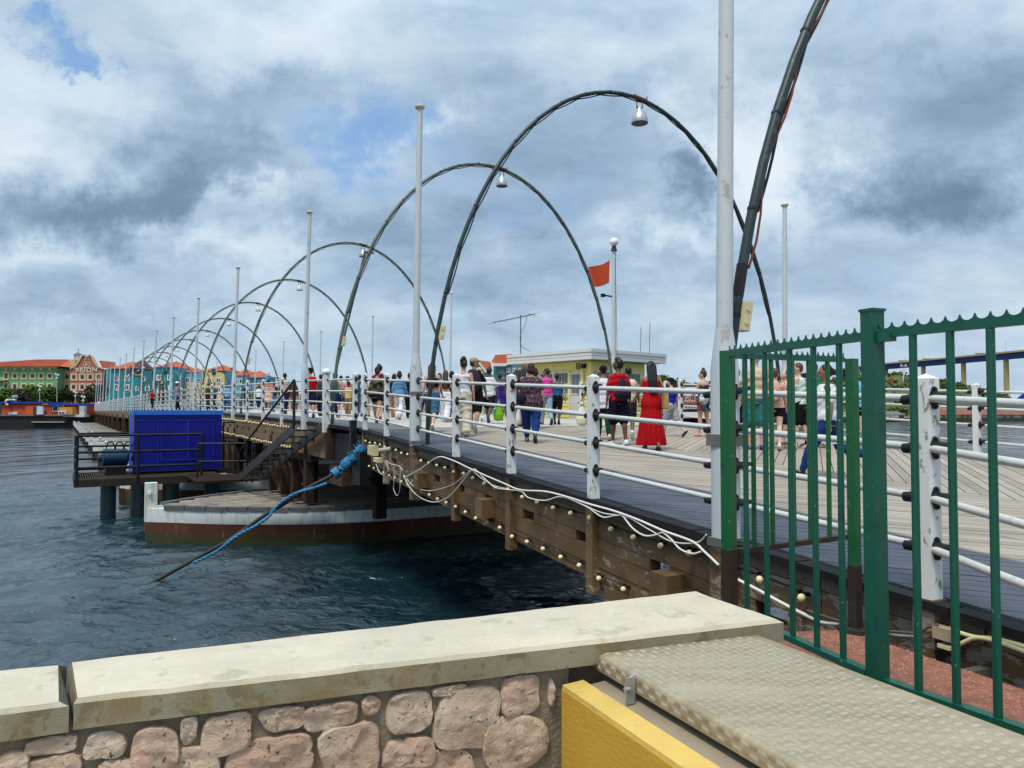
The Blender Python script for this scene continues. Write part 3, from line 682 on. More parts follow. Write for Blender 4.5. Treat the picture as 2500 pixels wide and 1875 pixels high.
for a, b in zip([T0, -1.0, 3.6, 8.1], [-1.01, 3.59, 8.09, T1]):
    g = MB(); g.beam(RP(a, .085, -.315), RP(b, .085, -.315), .13, .25); g.build('upper_beam', BROWN, ramp)
t = T0; k = 0
while t < T1:                                                       # blocks with open pockets between
    L = rs.uniform(.85, 1.35); g = MB(); g.beam(RP(t, .085, -.505), RP(min(t + L, T1), .085, -.505), .128, .115); g.build('spacer_block', BROWN, ramp); t += L + rs.uniform(.22, .42)
for a, b in zip([T0, .8, 5.8, 10.0], [.79, 5.79, 9.99, T1]):
    g = MB(); g.beam(RP(a, .085, -.665), RP(b, .085, -.665), .13, .19); g.build('middle_beam', BROWN, ramp)
for a, b in zip([T0, 2.6, 7.4], [2.59, 7.39, T1]):
    g = MB(); g.beam(RP(a, .095, -.845), RP(b, .095, -.845), .13, .16); g.build('lower_beam', BROWN, ramp)
for t in rpost_t:
    g = MB(); w = .15 if abs(t) > .1 and abs(t - 9.17) > .1 else .225
    a = RP(t, .0, -.012); b = RP(t, .0, -1.06)
    if t == -2.0: a = Vector((2.60, 4.83, -1.17)); b = a - Vector((0, 0, 1))
    g.beam((a.x, a.y, a.z), (b.x, b.y, b.z), w, .12 if w < .2 else .21, up=nN); g.build('brown_post', BROWN, ramp)
for t in (8.55, 5.35, .75):
    g = MB(); g.box(RP(t, -.07, -.60), (.26, .27, .27), math.atan2(nN.y, nN.x)); g.build('beam_end', BROWN, ramp)
g = MB(); g.beam(RP(-3.2, .085, -1.04), RP(2.1, .085, -1.04), .14, .22); g.build('lower_beam', BROWN, ramp)
g = MB(); g.beam(RP(-4.8, .10, -1.24), RP(1.2, .10, -1.24), .14, .16); g.build('lower_beam', BROWN, ramp)
g = MB(); g.hexa([RP(T0, WR - .12, -.9), RP(T1, WR - .12, -.9), RP(T1, WR, -.9), RP(T0, WR, -.9)], [RP(T0, WR - .12, -.02), RP(T1, WR - .12, -.02), RP(T1, WR, -.02), RP(T0, WR, -.02)]); g.build('far_beam', BROWN, ramp, fix=True)
YLINE = M('worn_yellow_hinge_plate', (.60, .52, .32), .5, metal=.2, var=.2, dirt=(.3, .26, .2), dirt_amt=.6)
g = MB(); g.beam(RP(T1 - .07, .05, .006), RP(T1 - .07, WR + .2, .006), .09, .012); g.beam(RP(T1 + .11, .05, .006), RP(T1 + .11, WR + .3, .006), .08, .012); g.build('hinge_plate', YLINE, ramp)
# ================================================================== main floating bridge
main = empty('floating_bridge', tuple(MP(0, 0)), 'long floating pontoon bridge deck running to the far bank', 'bridge')
TE = KT[-1] + 6
def mat_main_deck():
    m, nt, b = base_mat('main_deck_boards'); v = pos_n(nt, (1, 1, 1), R(-14)); va = pos_n(nt)
    w = nd(nt, 'ShaderNodeTexWave', wave_type='BANDS', bands_direction='X'); nt.links.new(v, w.inputs[0]); w.inputs['Scale'].default_value = 1.85; w.inputs['Distortion'].default_value = .15
    c = mix_n(nt, noise_n(nt, va, 2.5, 5), (.34, .32, .29), (.56, .54, .50)); c = mix_n(nt, ramp_n(nt, w.outputs[0], [(.0, (.9,) * 3), (.08, (0,) * 3)]), c, (.10, .09, .08))
    g_ = nd(nt, 'ShaderNodeNewGeometry'); dp = nd(nt, 'ShaderNodeVectorMath', operation='DOT_PRODUCT'); nt.links.new(g_.outputs['Position'], dp.inputs[0]); dp.inputs[1].default_value = nM
    s = math_n(nt, 'MULTIPLY', math_n(nt, 'SUBTRACT', dp.outputs['Value'], H0.dot(nM)), .2)
    c = mix_n(nt, ramp_n(nt, s, [(.29, (1,) * 3), (.33, (0,) * 3)]), c, (.10, .11, .13))
    nt.links.new(c, b.inputs['Base Color']); b.inputs['Roughness'].default_value = .75; return m
MDECK = mat_main_deck()
ts = [0.0, 4.7, 16, 27, 38, 100, TE]
g = MB()
for a, b in zip(ts, ts[1:]): g.hexa([MP(a, .0, -.10), MP(a, WM, -.10), MP(b, WM, -.10), MP(b, .0, -.10)], [MP(a, .0, 0), MP(a, WM, 0), MP(b, WM, 0), MP(b, .0, 0)])
g.build('deck', MDECK, main, fix=True)
g = MB(); rs = random.Random(9)
for s in (.02, WM - .02):
    for a, b in zip(ts, ts[1:]):
        g.beam(MP(a, s - .04, -.05), MP(b, s - .04, -.05), .12, .09)
g.build('edge_strip', DARKP, main)
BROWN2 = M('brown_timber', (.25, .175, .105), .75, var=.3, scale=4, bump=.3, bscale=25, stretch=(1, 1, 2), dirt=(.32, .27, .21), dirt_amt=.4, dirt_scale=5, dirt_lo=.6, rnd=.2, spec=.2)
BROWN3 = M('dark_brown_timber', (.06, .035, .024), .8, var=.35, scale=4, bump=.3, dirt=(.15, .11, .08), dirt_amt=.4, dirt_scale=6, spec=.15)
def fascia(t0, t1, fine):
    g = MB(); g.beam(MP(t0, .0, -.145), MP(t1, .0, -.145), .12, .10); g.build('kerb_timber', BROWN2, main)
    g = MB(); g.beam(MP(t0, .01, -.335), MP(t1, .01, -.335), .12, .27); g.build('upper_beam', BROWN2, main)
    g = MB(); t = t0
    while t < t1:
        L = rs.uniform(.7, 1.3); g.beam(MP(t, .01, -.53), MP(min(t + L, t1), .01, -.53), .118, .115); t += L + rs.uniform(.2, .5)
    g.build('spacer_blocks', BROWN2, main, kind='stuff')
    g = MB(); g.beam(MP(t0, .01, -.70), MP(t1, .01, -.70), .12, .22); g.build('middle_beam', BROWN2, main)
    g = MB(); g.beam(MP(t0, .015, -.90), MP(t1, .015, -.90), .12, .17); g.build('lower_beam', BROWN2, main)
for a, b in zip([3.1, 16, 27, 38, 60, 90, 130], [15.98, 26.98, 37.98, 59.98, 89.98, 129.98, TE]): fascia(a, b, a < 30)
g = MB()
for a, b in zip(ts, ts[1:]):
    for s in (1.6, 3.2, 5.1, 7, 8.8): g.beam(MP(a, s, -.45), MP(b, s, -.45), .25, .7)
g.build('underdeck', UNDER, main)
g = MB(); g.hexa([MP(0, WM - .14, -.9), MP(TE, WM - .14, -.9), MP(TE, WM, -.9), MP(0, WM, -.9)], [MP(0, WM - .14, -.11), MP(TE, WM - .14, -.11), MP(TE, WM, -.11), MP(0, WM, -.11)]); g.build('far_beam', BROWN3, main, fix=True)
# trestles standing on the pontoons
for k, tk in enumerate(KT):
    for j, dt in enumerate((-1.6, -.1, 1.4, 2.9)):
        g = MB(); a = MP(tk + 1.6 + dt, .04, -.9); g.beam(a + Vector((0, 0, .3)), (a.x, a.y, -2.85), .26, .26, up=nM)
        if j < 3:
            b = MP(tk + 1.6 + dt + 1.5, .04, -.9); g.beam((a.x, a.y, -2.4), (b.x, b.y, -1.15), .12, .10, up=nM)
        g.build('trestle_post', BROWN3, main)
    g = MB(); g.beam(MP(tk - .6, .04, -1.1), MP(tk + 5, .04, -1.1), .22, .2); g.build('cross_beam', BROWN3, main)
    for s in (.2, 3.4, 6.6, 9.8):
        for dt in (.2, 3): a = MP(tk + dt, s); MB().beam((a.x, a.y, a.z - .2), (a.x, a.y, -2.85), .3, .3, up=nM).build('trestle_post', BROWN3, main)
# ================================================================== railings
def make_post_mesh(h, w, name='post'):
    g = MB(); g.box((0, 0, h / 2 - .10), (w, w, h + .2)); z = h
    g.add([(-w / 2, -w / 2, z), (w / 2, -w / 2, z), (w / 2, w / 2, z), (-w / 2, w / 2, z), (0, 0, z + .032)], [(0, 1, 4), (1, 2, 4), (2, 3, 4), (3, 0, 4)])
    me = bpy.data.meshes.new(name); me.from_pydata(g.v, [], g.f); me.materials.append(WHITE2); return me
RH = (1.235, .925, .615, .305)
def socket_mesh():
    g = MB(); w = .0525; al = [(0, .072), (.017, .066), (.026, .045), (.036, .03), (.041, 0), (.036, -.03), (.026, -.045), (.017, -.066), (0, -.072), (-.017, -.066), (-.026, -.045), (-.036, -.03), (-.041, 0), (-.036, .03), (-.026, .045), (-.017, .066)]
    for s in (-1, 1):
        g.prism([(s * w, y * 1.0, z) for y, z in al], (s * .012, 0, 0))
        g.tube([(0, 0, 0), (s * w, 0, 0), (s * (w + .03), 0, 0), (s * (w + .032), 0, 0), (s * (w + .11), 0, 0)], [.03, .044, .040, .036, .034], 12)
        for z in (.055, -.055): g.tube([(s * w, 0, z), (s * (w + .026), 0, z)], .008, 6)
    me = bpy.data.meshes.new('rail_socket'); me.from_pydata(g.v, [], g.f); bm = bmesh.new(); bm.from_mesh(me); bmesh.ops.recalc_face_normals(bm, faces=bm.faces); bm.to_mesh(me); bm.free()
    me.materials.append(BLACK); me.polygons.foreach_set('use_smooth', [True] * len(me.polygons)); me.set_sharp_from_angle(angle=R(40)); return me
POST = make_post_mesh(1.36, .105); SOCK = socket_mesh()
def mobj(name, me, parent, loc, rz=0.0, slope=0.0):
    o = bpy.data.objects.new(name, me); COL.objects.link(o); o.parent = parent
    o.location = Vector(loc) - (parent_world(parent) if parent is not None else Vector((0, 0, 0))); o.rotation_euler = (0, -slope, rz); return o
angN = math.atan2(dN.y, dN.x); angM = math.atan2(dM.y, dM.x)
def railing(name, lab, fr, tlist, s, ang, slope, poles, fine_upto, skip_post=()):
    root = empty(name, tuple(fr(tlist[0], s)), lab, 'railing')
    far = MB(); farp = MB()
    for i, t in enumerate(tlist):
        p = fr(t, s)
        if i < fine_upto:
            if t not in poles:
                po = mobj('post', POST, root, p, ang); par = po
            else: par = root
            for h in RH:
                off = p + Vector((0, 0, h))
                so = mobj('rail_socket', SOCK, root, off, ang, slope)
                if t not in poles: so.parent = po; so.location = (0, 0, h); so.rotation_euler = (0, -slope, 0)
                if t in poles: so.scale = (1.75, 1, 1)
        else:
            if t not in poles: mobj('post', POST, root, p, ang)
            for h in RH: far.box(p + Vector((0, 0, h)), (.26, .07, .09), ang)
    for i, (a, b) in enumerate(zip(tlist, tlist[1:])):
        for h in RH:
            if i < fine_upto: g = MB(); g.tube([fr(a, s, h), fr(b, s, h)], .0245, 12); g.build('rail', RAILM, root, smooth=True)
            else: farp.tube([fr(a, s, h), fr(b, s, h)], .027, 6)
    if farp.f: farp.build('rails_beyond', RAILM, root, smooth=True, kind='stuff')
    if far.f: far.build('rail_sockets_beyond', BLACK, root, kind='stuff')
    return root
# left ramp railing; it closes towards the quay at its near end
tl = [0, 2.29, 4.59, 6.88, 9.17, 11.46, 13.55]
extra = {}
def RPs(t, s, dz=0.0):
    if t == -2.0: return Vector((2.60, 4.83, -1.165 + dz))
    if t == -4.3: return Vector((2.68, 2.55, -1.27 + dz))
    return RP(t, s, dz)
lr = railing('ramp_railing', 'white post and pipe railing along the near left edge of the ramp', RPs, [-4.3, -2.0] + tl, .0, angN, -math.atan(.0445), (0, 9.17), 99)
railing('ramp_railing', 'white post and pipe railing on the far right side of the ramp over open water', RP, [-5, -2.6, -.3, 2.0, 4.3, 6.6, 9.17, 11.46, 13.4], WR, angN, -math.atan(.0445), (9.17,), 99)
tm = [.35, 2.75]
for k, t in enumerate(KT): tm += [t + 2.81 * j for j in range(4)]
mpoles = tuple(KT)
railing('bridge_railing', 'long white railing on the left edge of the floating bridge', MP, [x for x in tm if x < TE], -.1, angM, 0, mpoles, 11)
railing('bridge_railing', 'long white railing on the right edge of the floating bridge', MP, [x for x in tm if x < TE], WM, angM, 0, tuple(KT[1:]), 3)
# thick capped post at the stair head
g = MB(); tp = empty('gate_post', tuple(MP(2.75, -.12)), 'thick white post with rounded cap at the head of the stairs', 'post')
g.box(MP(2.75, -.12, .62), (.17, .17, 1.7), angM); g.build('shaft', WHITE2, tp)
g = MB(); p = MP(2.75, -.12, 1.47); g.rings([(p.x, p.y, p.z - .04, .13, .13), (p.x, p.y, p.z, .135, .135), (p.x, p.y, p.z + .06, .10, .10), (p.x, p.y, p.z + .085, .03, .03)], 16); g.build('cap', WHITE2, tp, smooth=True)
# ================================================================== flag poles
def flag_pole(base, top, rb, label, ang, group, r=.064, lean=0.0, foot=-.25):
    root = empty('flag_pole', tuple(base), label, 'flag pole', group)
    b = Vector(base); g = MB(); w = .20; rot = Matrix.Rotation(ang, 3, 'Z')
    n = 16; vs = []; lv = [(foot, w / 2, 0), (1.42, w / 2, 0), (1.60, w / 2 * .93, .35), (1.78, r * 1.12, 1.0)]
    for z, hw, rnd_ in lv:
        for j in range(n):
            a = 2 * math.pi * (j + .5) / n; c, s_ = math.cos(a), math.sin(a); m = max(abs(c), abs(s_)); q = Vector((c / m * hw, s_ / m * hw, 0)) * (1 - rnd_) + Vector((c, s_, 0)) * r * 1.08 * rnd_
            q = rot @ q; vs.append((b.x + q.x, b.y + q.y, b.z + z))
    k = len(lv); g.add(vs, [(i * n + j, i * n + (j + 1) % n, (i + 1) * n + (j + 1) % n, (i + 1) * n + j) for i in range(k - 1) for j in range(n)] + [tuple((k - 1) * n + j for j in range(n))])
    g.build('square_foot', WHITE, root, smooth=True)
    g = MB(); g.tube([(b.x, b.y, b.z + 1.74), (b.x + lean, b.y, top)], [r * 1.06, r * .84], 16); g.build('shaft', WHITE, root, smooth=True)
    g = MB(); g.rings([(b.x + lean, b.y, top - .01, r * .9, r * .9), (b.x + lean, b.y, top + .02, r * 1.45, r * 1.45), (b.x + lean, b.y, top + .055, r * 1.45, r * 1.45), (b.x + lean, b.y, top + .085, r * .8, r * .8)], 16); g.build('cap', CREAM if r < .2 else WHITE, root, smooth=True)
    return root
ORD = ['first', 'second', 'third', 'fourth', 'fifth', 'sixth', 'seventh', 'eighth', 'ninth', 'tenth', 'eleventh', 'twelfth', 'thirteenth', 'fourteenth', 'fifteenth', 'sixteenth']
STRAP = M('stainless_strap', (.22, .20, .17), .5, metal=.6, var=.3)
GLP = 'white flag poles along the left railing'; GRP = 'white flag poles along the right railing'
fp = flag_pole(RP(0, -.02), 5.9, 0, 'nearest and thickest white flag pole rising out of frame by the green gate', angN, GLP, .068, .08, -.02)
g = MB(); p = RP(0, -.02)
for dz, hh in ((.83, .10), (-.03, .07)): MB().box((p.x, p.y, p.z + dz), (.225, .225, hh), angN + .12).build('steel_clamp', STRAP, fp)
fp = flag_pole(RP(9.17, -.02), 5.92, 0, 'tall white flag pole beside the red brown deck, second nearest on the left'.replace('red brown deck', 'first full arch'), angN, GLP, .066, .06, -.02)
g = MB(); p = RP(9.17, -.02)
for dz in (1.0, .05): MB().box((p.x, p.y, p.z + dz), (.216, .216, .06), angN).build('steel_clamp', STRAP, fp)
for k, t in enumerate(KT):
    p = MP(t, -.1); top = 6.02 + .085 * min(k, 9)
    lab = {0: 'tall white flag pole standing by the stair head next to the man in red', 1: 'tall white flag pole right of the blue cabin with a small round sticker', 2: 'tall white flag pole rising behind the right half of the blue cabin', 3: 'tall white flag pole rising behind the middle of the blue cabin'}.get(k, '%s white flag pole along the left railing counted from the camera' % ORD[min(k + 2, 15)] if k < 14 else ['second farthest white flag pole of the left railing', 'farthest white flag pole at the end of the left railing'][k - 14])
    flag_pole(p, top - .0, 0, lab, angM, GLP, .066, .10 + .02 * min(k, 4))
flag_pole(RP(9.17, WR), 4.98, 0, 'white flag pole seen just right of the second arch foot above the gate', angN, GRP, .06, .04)
for k, t in enumerate(KT):
    if k == 0: continue
    lab = {1: 'white flag pole on the right railing behind the woman with auburn hair', 2: 'white flag pole on the right railing above the man in red and black', 3: 'white flag pole on the right railing behind the woman in the green top'}.get(k, '%s white flag pole along the right railing counted from the camera' % ORD[min(k, 15)])
    flag_pole(MP(t, WM), 5.75 + .04 * min(k, 8), 0, lab, angM, GRP, .055, .05)
# sticker on the pole right of the blue cabin
# ================================================================== light arches
def arch(fr, t, W, apex, label, near, s0=.16, s1=-.05, rad=.045, mt=PIPE, lamp=True, box=True, brace=None, ux=.55):
    a = fr(t, s0); b = fr(t, W - s1); a.z -= .1; b.z -= .1
    root = empty('light_arch', tuple(a), label, 'arch', 'tube arches over the floating bridge')
    z0 = (a.z + b.z) / 2; mid = (a + b) / 2; half = (b - a) / 2; n = 40
    def pt(th, off=0.0):
        c, s_ = math.cos(th), math.sin(th); e = 1.0
        q = mid - half * (math.copysign(abs(c) ** e, c)) * (1 - off / half.length)
        return Vector((q.x, q.y, z0 + (apex - z0 - off) * abs(s_) ** e))
    g = MB(); g.tube([pt(math.pi * i / n) for i in range(n + 1)], rad, 12 if near else 8); g.build('pipe', mt, root, smooth=True)
    g = MB(); m = 90 if near else 45
    g.tube([pt(math.pi * (.13 + .74 * i / m), rad + .010 + .028 * abs(math.sin(i * math.pi / 5))) for i in range(m + 1)], .014 if near else .012, 6); g.build('cable', CABLE, root, smooth=True)
    if near:
        g = MB()
        for i in range(2, 22):
            th = math.pi * i / 23; p, q = pt(th - .002), pt(th + .002); d = (q - p).normalized(); g.tube([p - d * .012, p + d * .012], rad * 1.10, 10)
        g.build('cable_ties', CABLE, root, kind='stuff')
    if lamp:
        th = math.acos(-(ux * 2 - 1)); p = pt(th); r = .19
        g = MB(); g.rings([(p.x, p.y, p.z - .56, r, r), (p.x, p.y, p.z - .545, r * 1.02, r * 1.02), (p.x, p.y, p.z - .44, r * .92, r * .92), (p.x, p.y, p.z - .33, r * .66, r * .66), (p.x, p.y, p.z - .27, r * .40, r * .40), (p.x, p.y, p.z - .21, r * .26, r * .26)], 18, cap=True); ls = g.build('lamp_shade', GALV if near else M('white_lamp', (.6, .62, .62), .4), root, smooth=True)
        g = MB(); g.tube([(p.x, p.y, p.z - .562), (p.x, p.y, p.z - .57)], r * .93, 16); g.build('lamp_glass', M('dark_lamp_glass', (.03, .03, .035), .2, var=.1, bump=0), ls)
        g = MB(); dd = (pt(th + .03) - pt(th - .03)).normalized()
        g.tube([p - dd * .16, p + dd * .16], rad * 1.25, 8); g.beam((p.x - .06, p.y, p.z - .03), (p.x - .06, p.y, p.z - .2), .02, .02, up=(1, 0, 0)); g.beam((p.x + .06, p.y, p.z - .03), (p.x + .06, p.y, p.z - .2), .02, .02, up=(1, 0, 0)); g.beam((p.x - .08, p.y, p.z - .2), (p.x + .08, p.y, p.z - .2), .02, .02); g.beam((p + dd * .2) - Vector((0, 0, .08)), (p + dd * .2) + Vector((0, 0, .12)), .02, .02, up=(1, 0, 0)); g.build('lamp_bracket', M('rusty_bracket', (.09, .05, .035), .6, metal=.3, var=.4), root)
    if box:
        th = .27 if lamp is False else .30; p = pt(th); q = pt(th + .02); d = (q - p).normalized(); side = half.normalized()
        c = p + side * .085; rot = Matrix((side.cross(d).normalized(), side, d)).transposed() if False else Matrix((tuple(side), tuple(d.cross(side).normalized()), tuple(d))).transposed()
        g = MB(); g.box(c, (.115, .10, .27), rot=rot); g.box(c - d.cross(side).normalized() * .055, (.10, .012, .255), rot=rot); bx = g.build('junction_box', CREAM, root)
        if near:
            g = MB()
            for dz in (-.06, .06): e = c + d * dz; nn = -Vector(d.cross(side)).normalized(); nn = nn if nn.y < 0 else -nn; g.tube([e + nn * .05, e + nn * .07], .02, 10)
            g.build('box_screw', CREAM, bx)
    if brace:
        b0, th = brace; p = pt(th)
        g = MB(); g.tube([b0, p - half.normalized() * .12], .03, 8); g.tube([p - half.normalized() * .14, p + half.normalized() * .14], .035, 8); g.build('brace', PIPE2, root, smooth=True)
    return root, pt
r0, pt0 = arch(RP, .12, WR, 6.35, 'nearest dark tube arch cut off by the top of the picture', True, .03, -.0, .047, lamp=False, box=True)
g = MB(); g.tube([pt0(.33 + i * .035) + Vector((.060 + .03 * math.sin(i * 1.2), 0, 0)) for i in range(26)], .011, 6); g.build('cable', RUSTCABLE, r0, smooth=True, label='red brown loose cable')
g = MB(); g.tube([pt0(.295), pt0(.315), pt0(.335)], .052, 10); g.build('tape_wrap', CABLE, r0)
arch(RP, 9.17, WR, 7.02, 'largest complete dark tube arch with a silver lamp over the ramp', True, .22, .1, .043)
arch(MP, 2.95, WM, 7.8, 'second complete tube arch behind the white flag pole with a bell lamp', True, .12, .05, .048, PIPE2, brace=(MP(3.9, .15, .0), .66), ux=.55)
arch(MP, KT[1], WM, 7.80, 'third complete tube arch with a white dome lamp', True, .2, .1, .046, PIPE2)
for k in range(2, 15):
    arch(MP, KT[k], WM, 7.72, ('%s complete tube arch over the bridge counted from the camera' % ORD[k + 1]) if k < 14 else 'farthest tube arch over the bridge', False, .2, .1, .05, PIPE2)
# globe lamp pole with orange flag
gp = MP(2.0, WM + .75); gp = Vector((3.62, 27.5, -.4)); GRED = M('orange_red_flag', (.52, .062, .018), .7, var=.12, scale=3, bump=.05)
root = empty('globe_lamp_post', tuple(gp), 'white pole with round globe lamp and orange flag by the yellow kiosk', 'lamp post')
g = MB(); g.tube([(gp.x, gp.y, gp.z - .3), (gp.x + .05, gp.y, 5.72)], [.10, .062], 12); g.build('pole', WHITE, root, smooth=True)
g = MB(); g.ball((gp.x + .05, gp.y, 6.03), .155, 18, 12); g.build('globe', M('opal_globe', (.8, .8, .82), .25, var=.03, bump=0), root, smooth='all')
g = MB(); g.tube([(gp.x + .05, gp.y, 5.70), (gp.x + .05, gp.y, 5.76), (gp.x + .05, gp.y, 5.88)], [.12, .1, .07], 12); g.build('globe_collar', DARKSTEEL, root); g = MB(); g.beam((gp.x, gp.y, 4.05), (gp.x - .34, gp.y - .05, 4.1), .05, .05); g.build('camera_arm', DARKSTEEL, root); g = MB(); g.box((gp.x - .36, gp.y - .05, 4.09), (.16, .08, .12)); g.build('camera', DARKSTEEL, root)
g = MB(); g.tube([(gp.x + .16, gp.y - .1, -.3), (gp.x + .09, gp.y - .05, 5.6)], .008, 5); g.build('halyard', CABLE, root)
fl = MB(); nu, nv = 16, 10; c1, c2, c3, c4 = Vector((3.50, 27.4, 5.35)), Vector((3.48, 27.4, 4.55)), Vector((2.80, 27.1, 4.38)), Vector((2.70, 27.1, 5.08)); idx = {}
vs = []
for i in range(nu + 1):
    for j in range(nv + 1):
        u, v = i / nu, j / nv; p = c1.lerp(c4, u).lerp(c2.lerp(c3, u), v); p.y += .10 * math.sin(u * 8 + v * 2) * u; p.z -= .08 * math.sin(u * math.pi); vs.append(p)
fl.add(vs, [(i * (nv + 1) + j, (i + 1) * (nv + 1) + j, (i + 1) * (nv + 1) + j + 1, i * (nv + 1) + j + 1) for i in range(nu) for j in range(nv)])
o = fl.build('flag', GRED, None, smooth='all'); tag(o, 'orange red flag flying from the globe lamp pole', 'flag')
# ================================================================== string lights on the fascias
def bulbs(name, lab, fr, t0, t1, s, dz, step, fine=True, fromfn=None):
    root = empty(name, tuple(fr(t0, s, dz)), lab, 'string lights'); t = t0; first = None; rs = random.Random(int(t0 * 10 + 99)); far = MB()
    pts = []
    sg = MB()
    while t < t1:
        p = fr(t, s, dz) + Vector((rs.uniform(-.01, .01), 0, rs.uniform(-.03, .015)))
        b = p - nN * .055 - Vector((0, 0, .02)); pts.append(p)
        if fine:
            if first is None: g = MB(); g.ball(b, .030, 12, 8); first = g.build('bulb', BULB, root, smooth='all'); fb = b
            else: inst(first, root, parent_world(root) + b - fb)
            sg.tube([p + nN * .02, p - nN * .035], .016, 6); sg.beam(p + dN * .07 + Vector((0, 0, .02)), p + dN * .07 - Vector((0, 0, .03)), .012, .03, up=nN)
        else: far.ball(b, .042, 6, 4)
        t += step
    if not fine: far.build('bulbs_beyond', BULB, root, smooth='all', kind='stuff')
    else: sg.build('lamp_holders', CABLE, root, kind='stuff')
    g = MB(); g.tube(pts, .007, 4); g.build('cable', CABLE, root)
bulbs('string_lights', 'upper row of cream bulbs under the ramp edge', RP, -.9, 13.4, -.005, -.215, .455)
bulbs('string_lights', 'lower row of cream bulbs along the bottom beam of the ramp', RP, 1.6, 13.2, -.0, -.80, .47)
bulbs('string_lights', 'upper row of small cream bulbs on the floating bridge beyond the stairs', MP, 5.2, 34, -.09, -.22, .37, False)
bulbs('string_lights', 'lower row of small cream bulbs on the floating bridge beyond the stairs', MP, 6.2, 30, -.08, -.86, .37, False)
# ================================================================== loose wires hanging on the ramp fascia
def smoothpts(P, n=8):
    P = [Vector(p) for p in P]; out = []
    for i in range(len(P) - 1):
        p0, p1, p2, p3 = P[max(i - 1, 0)], P[i], P[i + 1], P[min(i + 2, len(P) - 1)]
        for k in range(n):
            t = k / n; out.append(.5 * ((2 * p1) + (-p0 + p2) * t + (2 * p0 - 5 * p1 + 4 * p2 - p3) * t * t + (-p0 + 3 * p1 - 3 * p2 + p3) * t ** 3))
    out.append(P[-1]); return out
def fw(px, py, off=.10):
    """bearing -> point on a plane just outside the ramp fascia"""
    r = at(px, py, 1.0); q = RP(0, -off); k = q.xy.dot(nN.xy) / r.xy.dot(nN.xy); return r * k
def wire(lab, pix, r=.010, off=.13, mt=WIRE, name='wire', cat='wire', grp='loose white wires on the ramp side'):
    P = [fw(x, y, off) for x, y in pix]; g = MB(); g.tube(smoothpts(P), r, 6); o = g.build(name, mt, None, smooth='all'); tag(o, lab, cat, grp)
wire('thick white wire arching over a post and running down the ramp edge', [(988, 1166), (1000, 1160), (1030, 1143), (1068, 1117), (1100, 1122), (1150, 1145), (1190, 1163), (1230, 1180), (1270, 1196), (1330, 1200), (1380, 1212), (1440, 1231), (1500, 1248), (1560, 1270), (1620, 1296), (1690, 1322), (1720, 1347), (1755, 1380)], .012)
wire('white wire sagging deepest below the beam between two brown posts', [(985, 1162), (1004, 1195), (1030, 1217), (1062, 1226), (1092, 1215), (1115, 1193), (1140, 1162), (1155, 1146), (1165, 1150), (1190, 1175), (1215, 1192), (1270, 1199), (1290, 1215), (1330, 1222), (1372, 1213), (1430, 1236), (1470, 1262), (1500, 1259), (1525, 1256)], .009)
wire('thin grey wire in the middle of the sagging bundle', [(986, 1160), (1010, 1187), (1045, 1198), (1080, 1192), (1110, 1180), (1135, 1160), (1150, 1148), (1172, 1165), (1200, 1183), (1240, 1194)], .006)
wire('thin white wire looping beneath the beam left of the first post', [(962, 1138), (962, 1175), (961, 1195), (970, 1210), (976, 1195), (977, 1165), (977, 1142)], .006)
wire('short white wire drooping from the grey junction box', [(918, 1133), (925, 1150), (936, 1159), (948, 1147), (942, 1125), (955, 1133), (975, 1138), (982, 1148)], .007)
wire('white wire swinging low then tied to the conduit near the white pole', [(1520, 1258), (1545, 1290), (1575, 1308), (1605, 1305), (1618, 1300), (1640, 1318), (1660, 1340), (1690, 1352), (1712, 1347)], .010)
wire('thin white wire twisting round the thick one towards the near pole', [(1380, 1212), (1420, 1230), (1470, 1252), (1530, 1262), (1580, 1290), (1640, 1322), (1700, 1325), (1725, 1305)], .007)
wire('white conduit running behind the open gate leaf', [(1795, 1412), (1850, 1440), (1920, 1478), (1980, 1508), (2010, 1520), (2060, 1524), (2110, 1531), (2180, 1548), (2235, 1552)], .014, off=.10)
wire('grey wire beside the white conduit behind the gate', [(1970, 1490), (2040, 1513), (2120, 1535), (2200, 1543), (2240, 1545), (2268, 1530), (2290, 1525)], .009, off=.11, mt=M('grey_wire', (.12, .10, .09), .5, var=.1))
wire('upper yellow conduit right of the weathered box', [(2335, 1542), (2380, 1555), (2430, 1560), (2500, 1578), (2580, 1605)], .013, off=.10, mt=YWIRE, grp='yellow conduits')
wire('lower yellow conduit right of the weathered box', [(2335, 1578), (2360, 1565), (2385, 1557), (2430, 1565), (2500, 1590), (2580, 1620)], .013, off=.12, mt=YWIRE, grp='yellow conduits')
def fbox(name, lab, x0, y0, x1, y1, mt, off=.08, d=.06):
    a, b = fw(x0, y0, off), fw(x1, y1, off); c = (a + b) / 2; w = (Vector((b.x - a.x, b.y - a.y, 0))).length; root = empty(name, tuple(c), lab, 'junction box')
    ang = math.atan2(dN.y, dN.x); g = MB(); g.box(c, (w, d, abs(a.z - b.z)), ang); g.build('case', mt, root)
    g = MB(); g.box(c - nN * (d / 2 + .006), (w * .9, .012, abs(a.z - b.z) * .92), ang); g.build('lid', mt, root)
WBOX = M('weathered_beige_box', (.42, .33, .22), .8, var=.2, scale=12, bump=.4)
fbox('junction_box', 'weathered beige junction box on the ramp side behind the fence', 2285, 1523, 2330, 1568, WBOX)
fbox('junction_box', 'small white box below the weathered beige one', 2298, 1568, 2332, 1588, CREAM)
fbox('junction_box', 'tall cream box beside the blue rope', 904, 1086, 918, 1113, CREAM, d=.12)
fbox('junction_box', 'small cream box under the pale bulkhead lamps', 917, 1116, 929, 1130, CREAM, d=.1)
root = empty('bulkhead_lamp', tuple(fw(938, 1099)), 'pale ribbed bulkhead lamps next to the cream boxes', 'lamp'); g = MB()
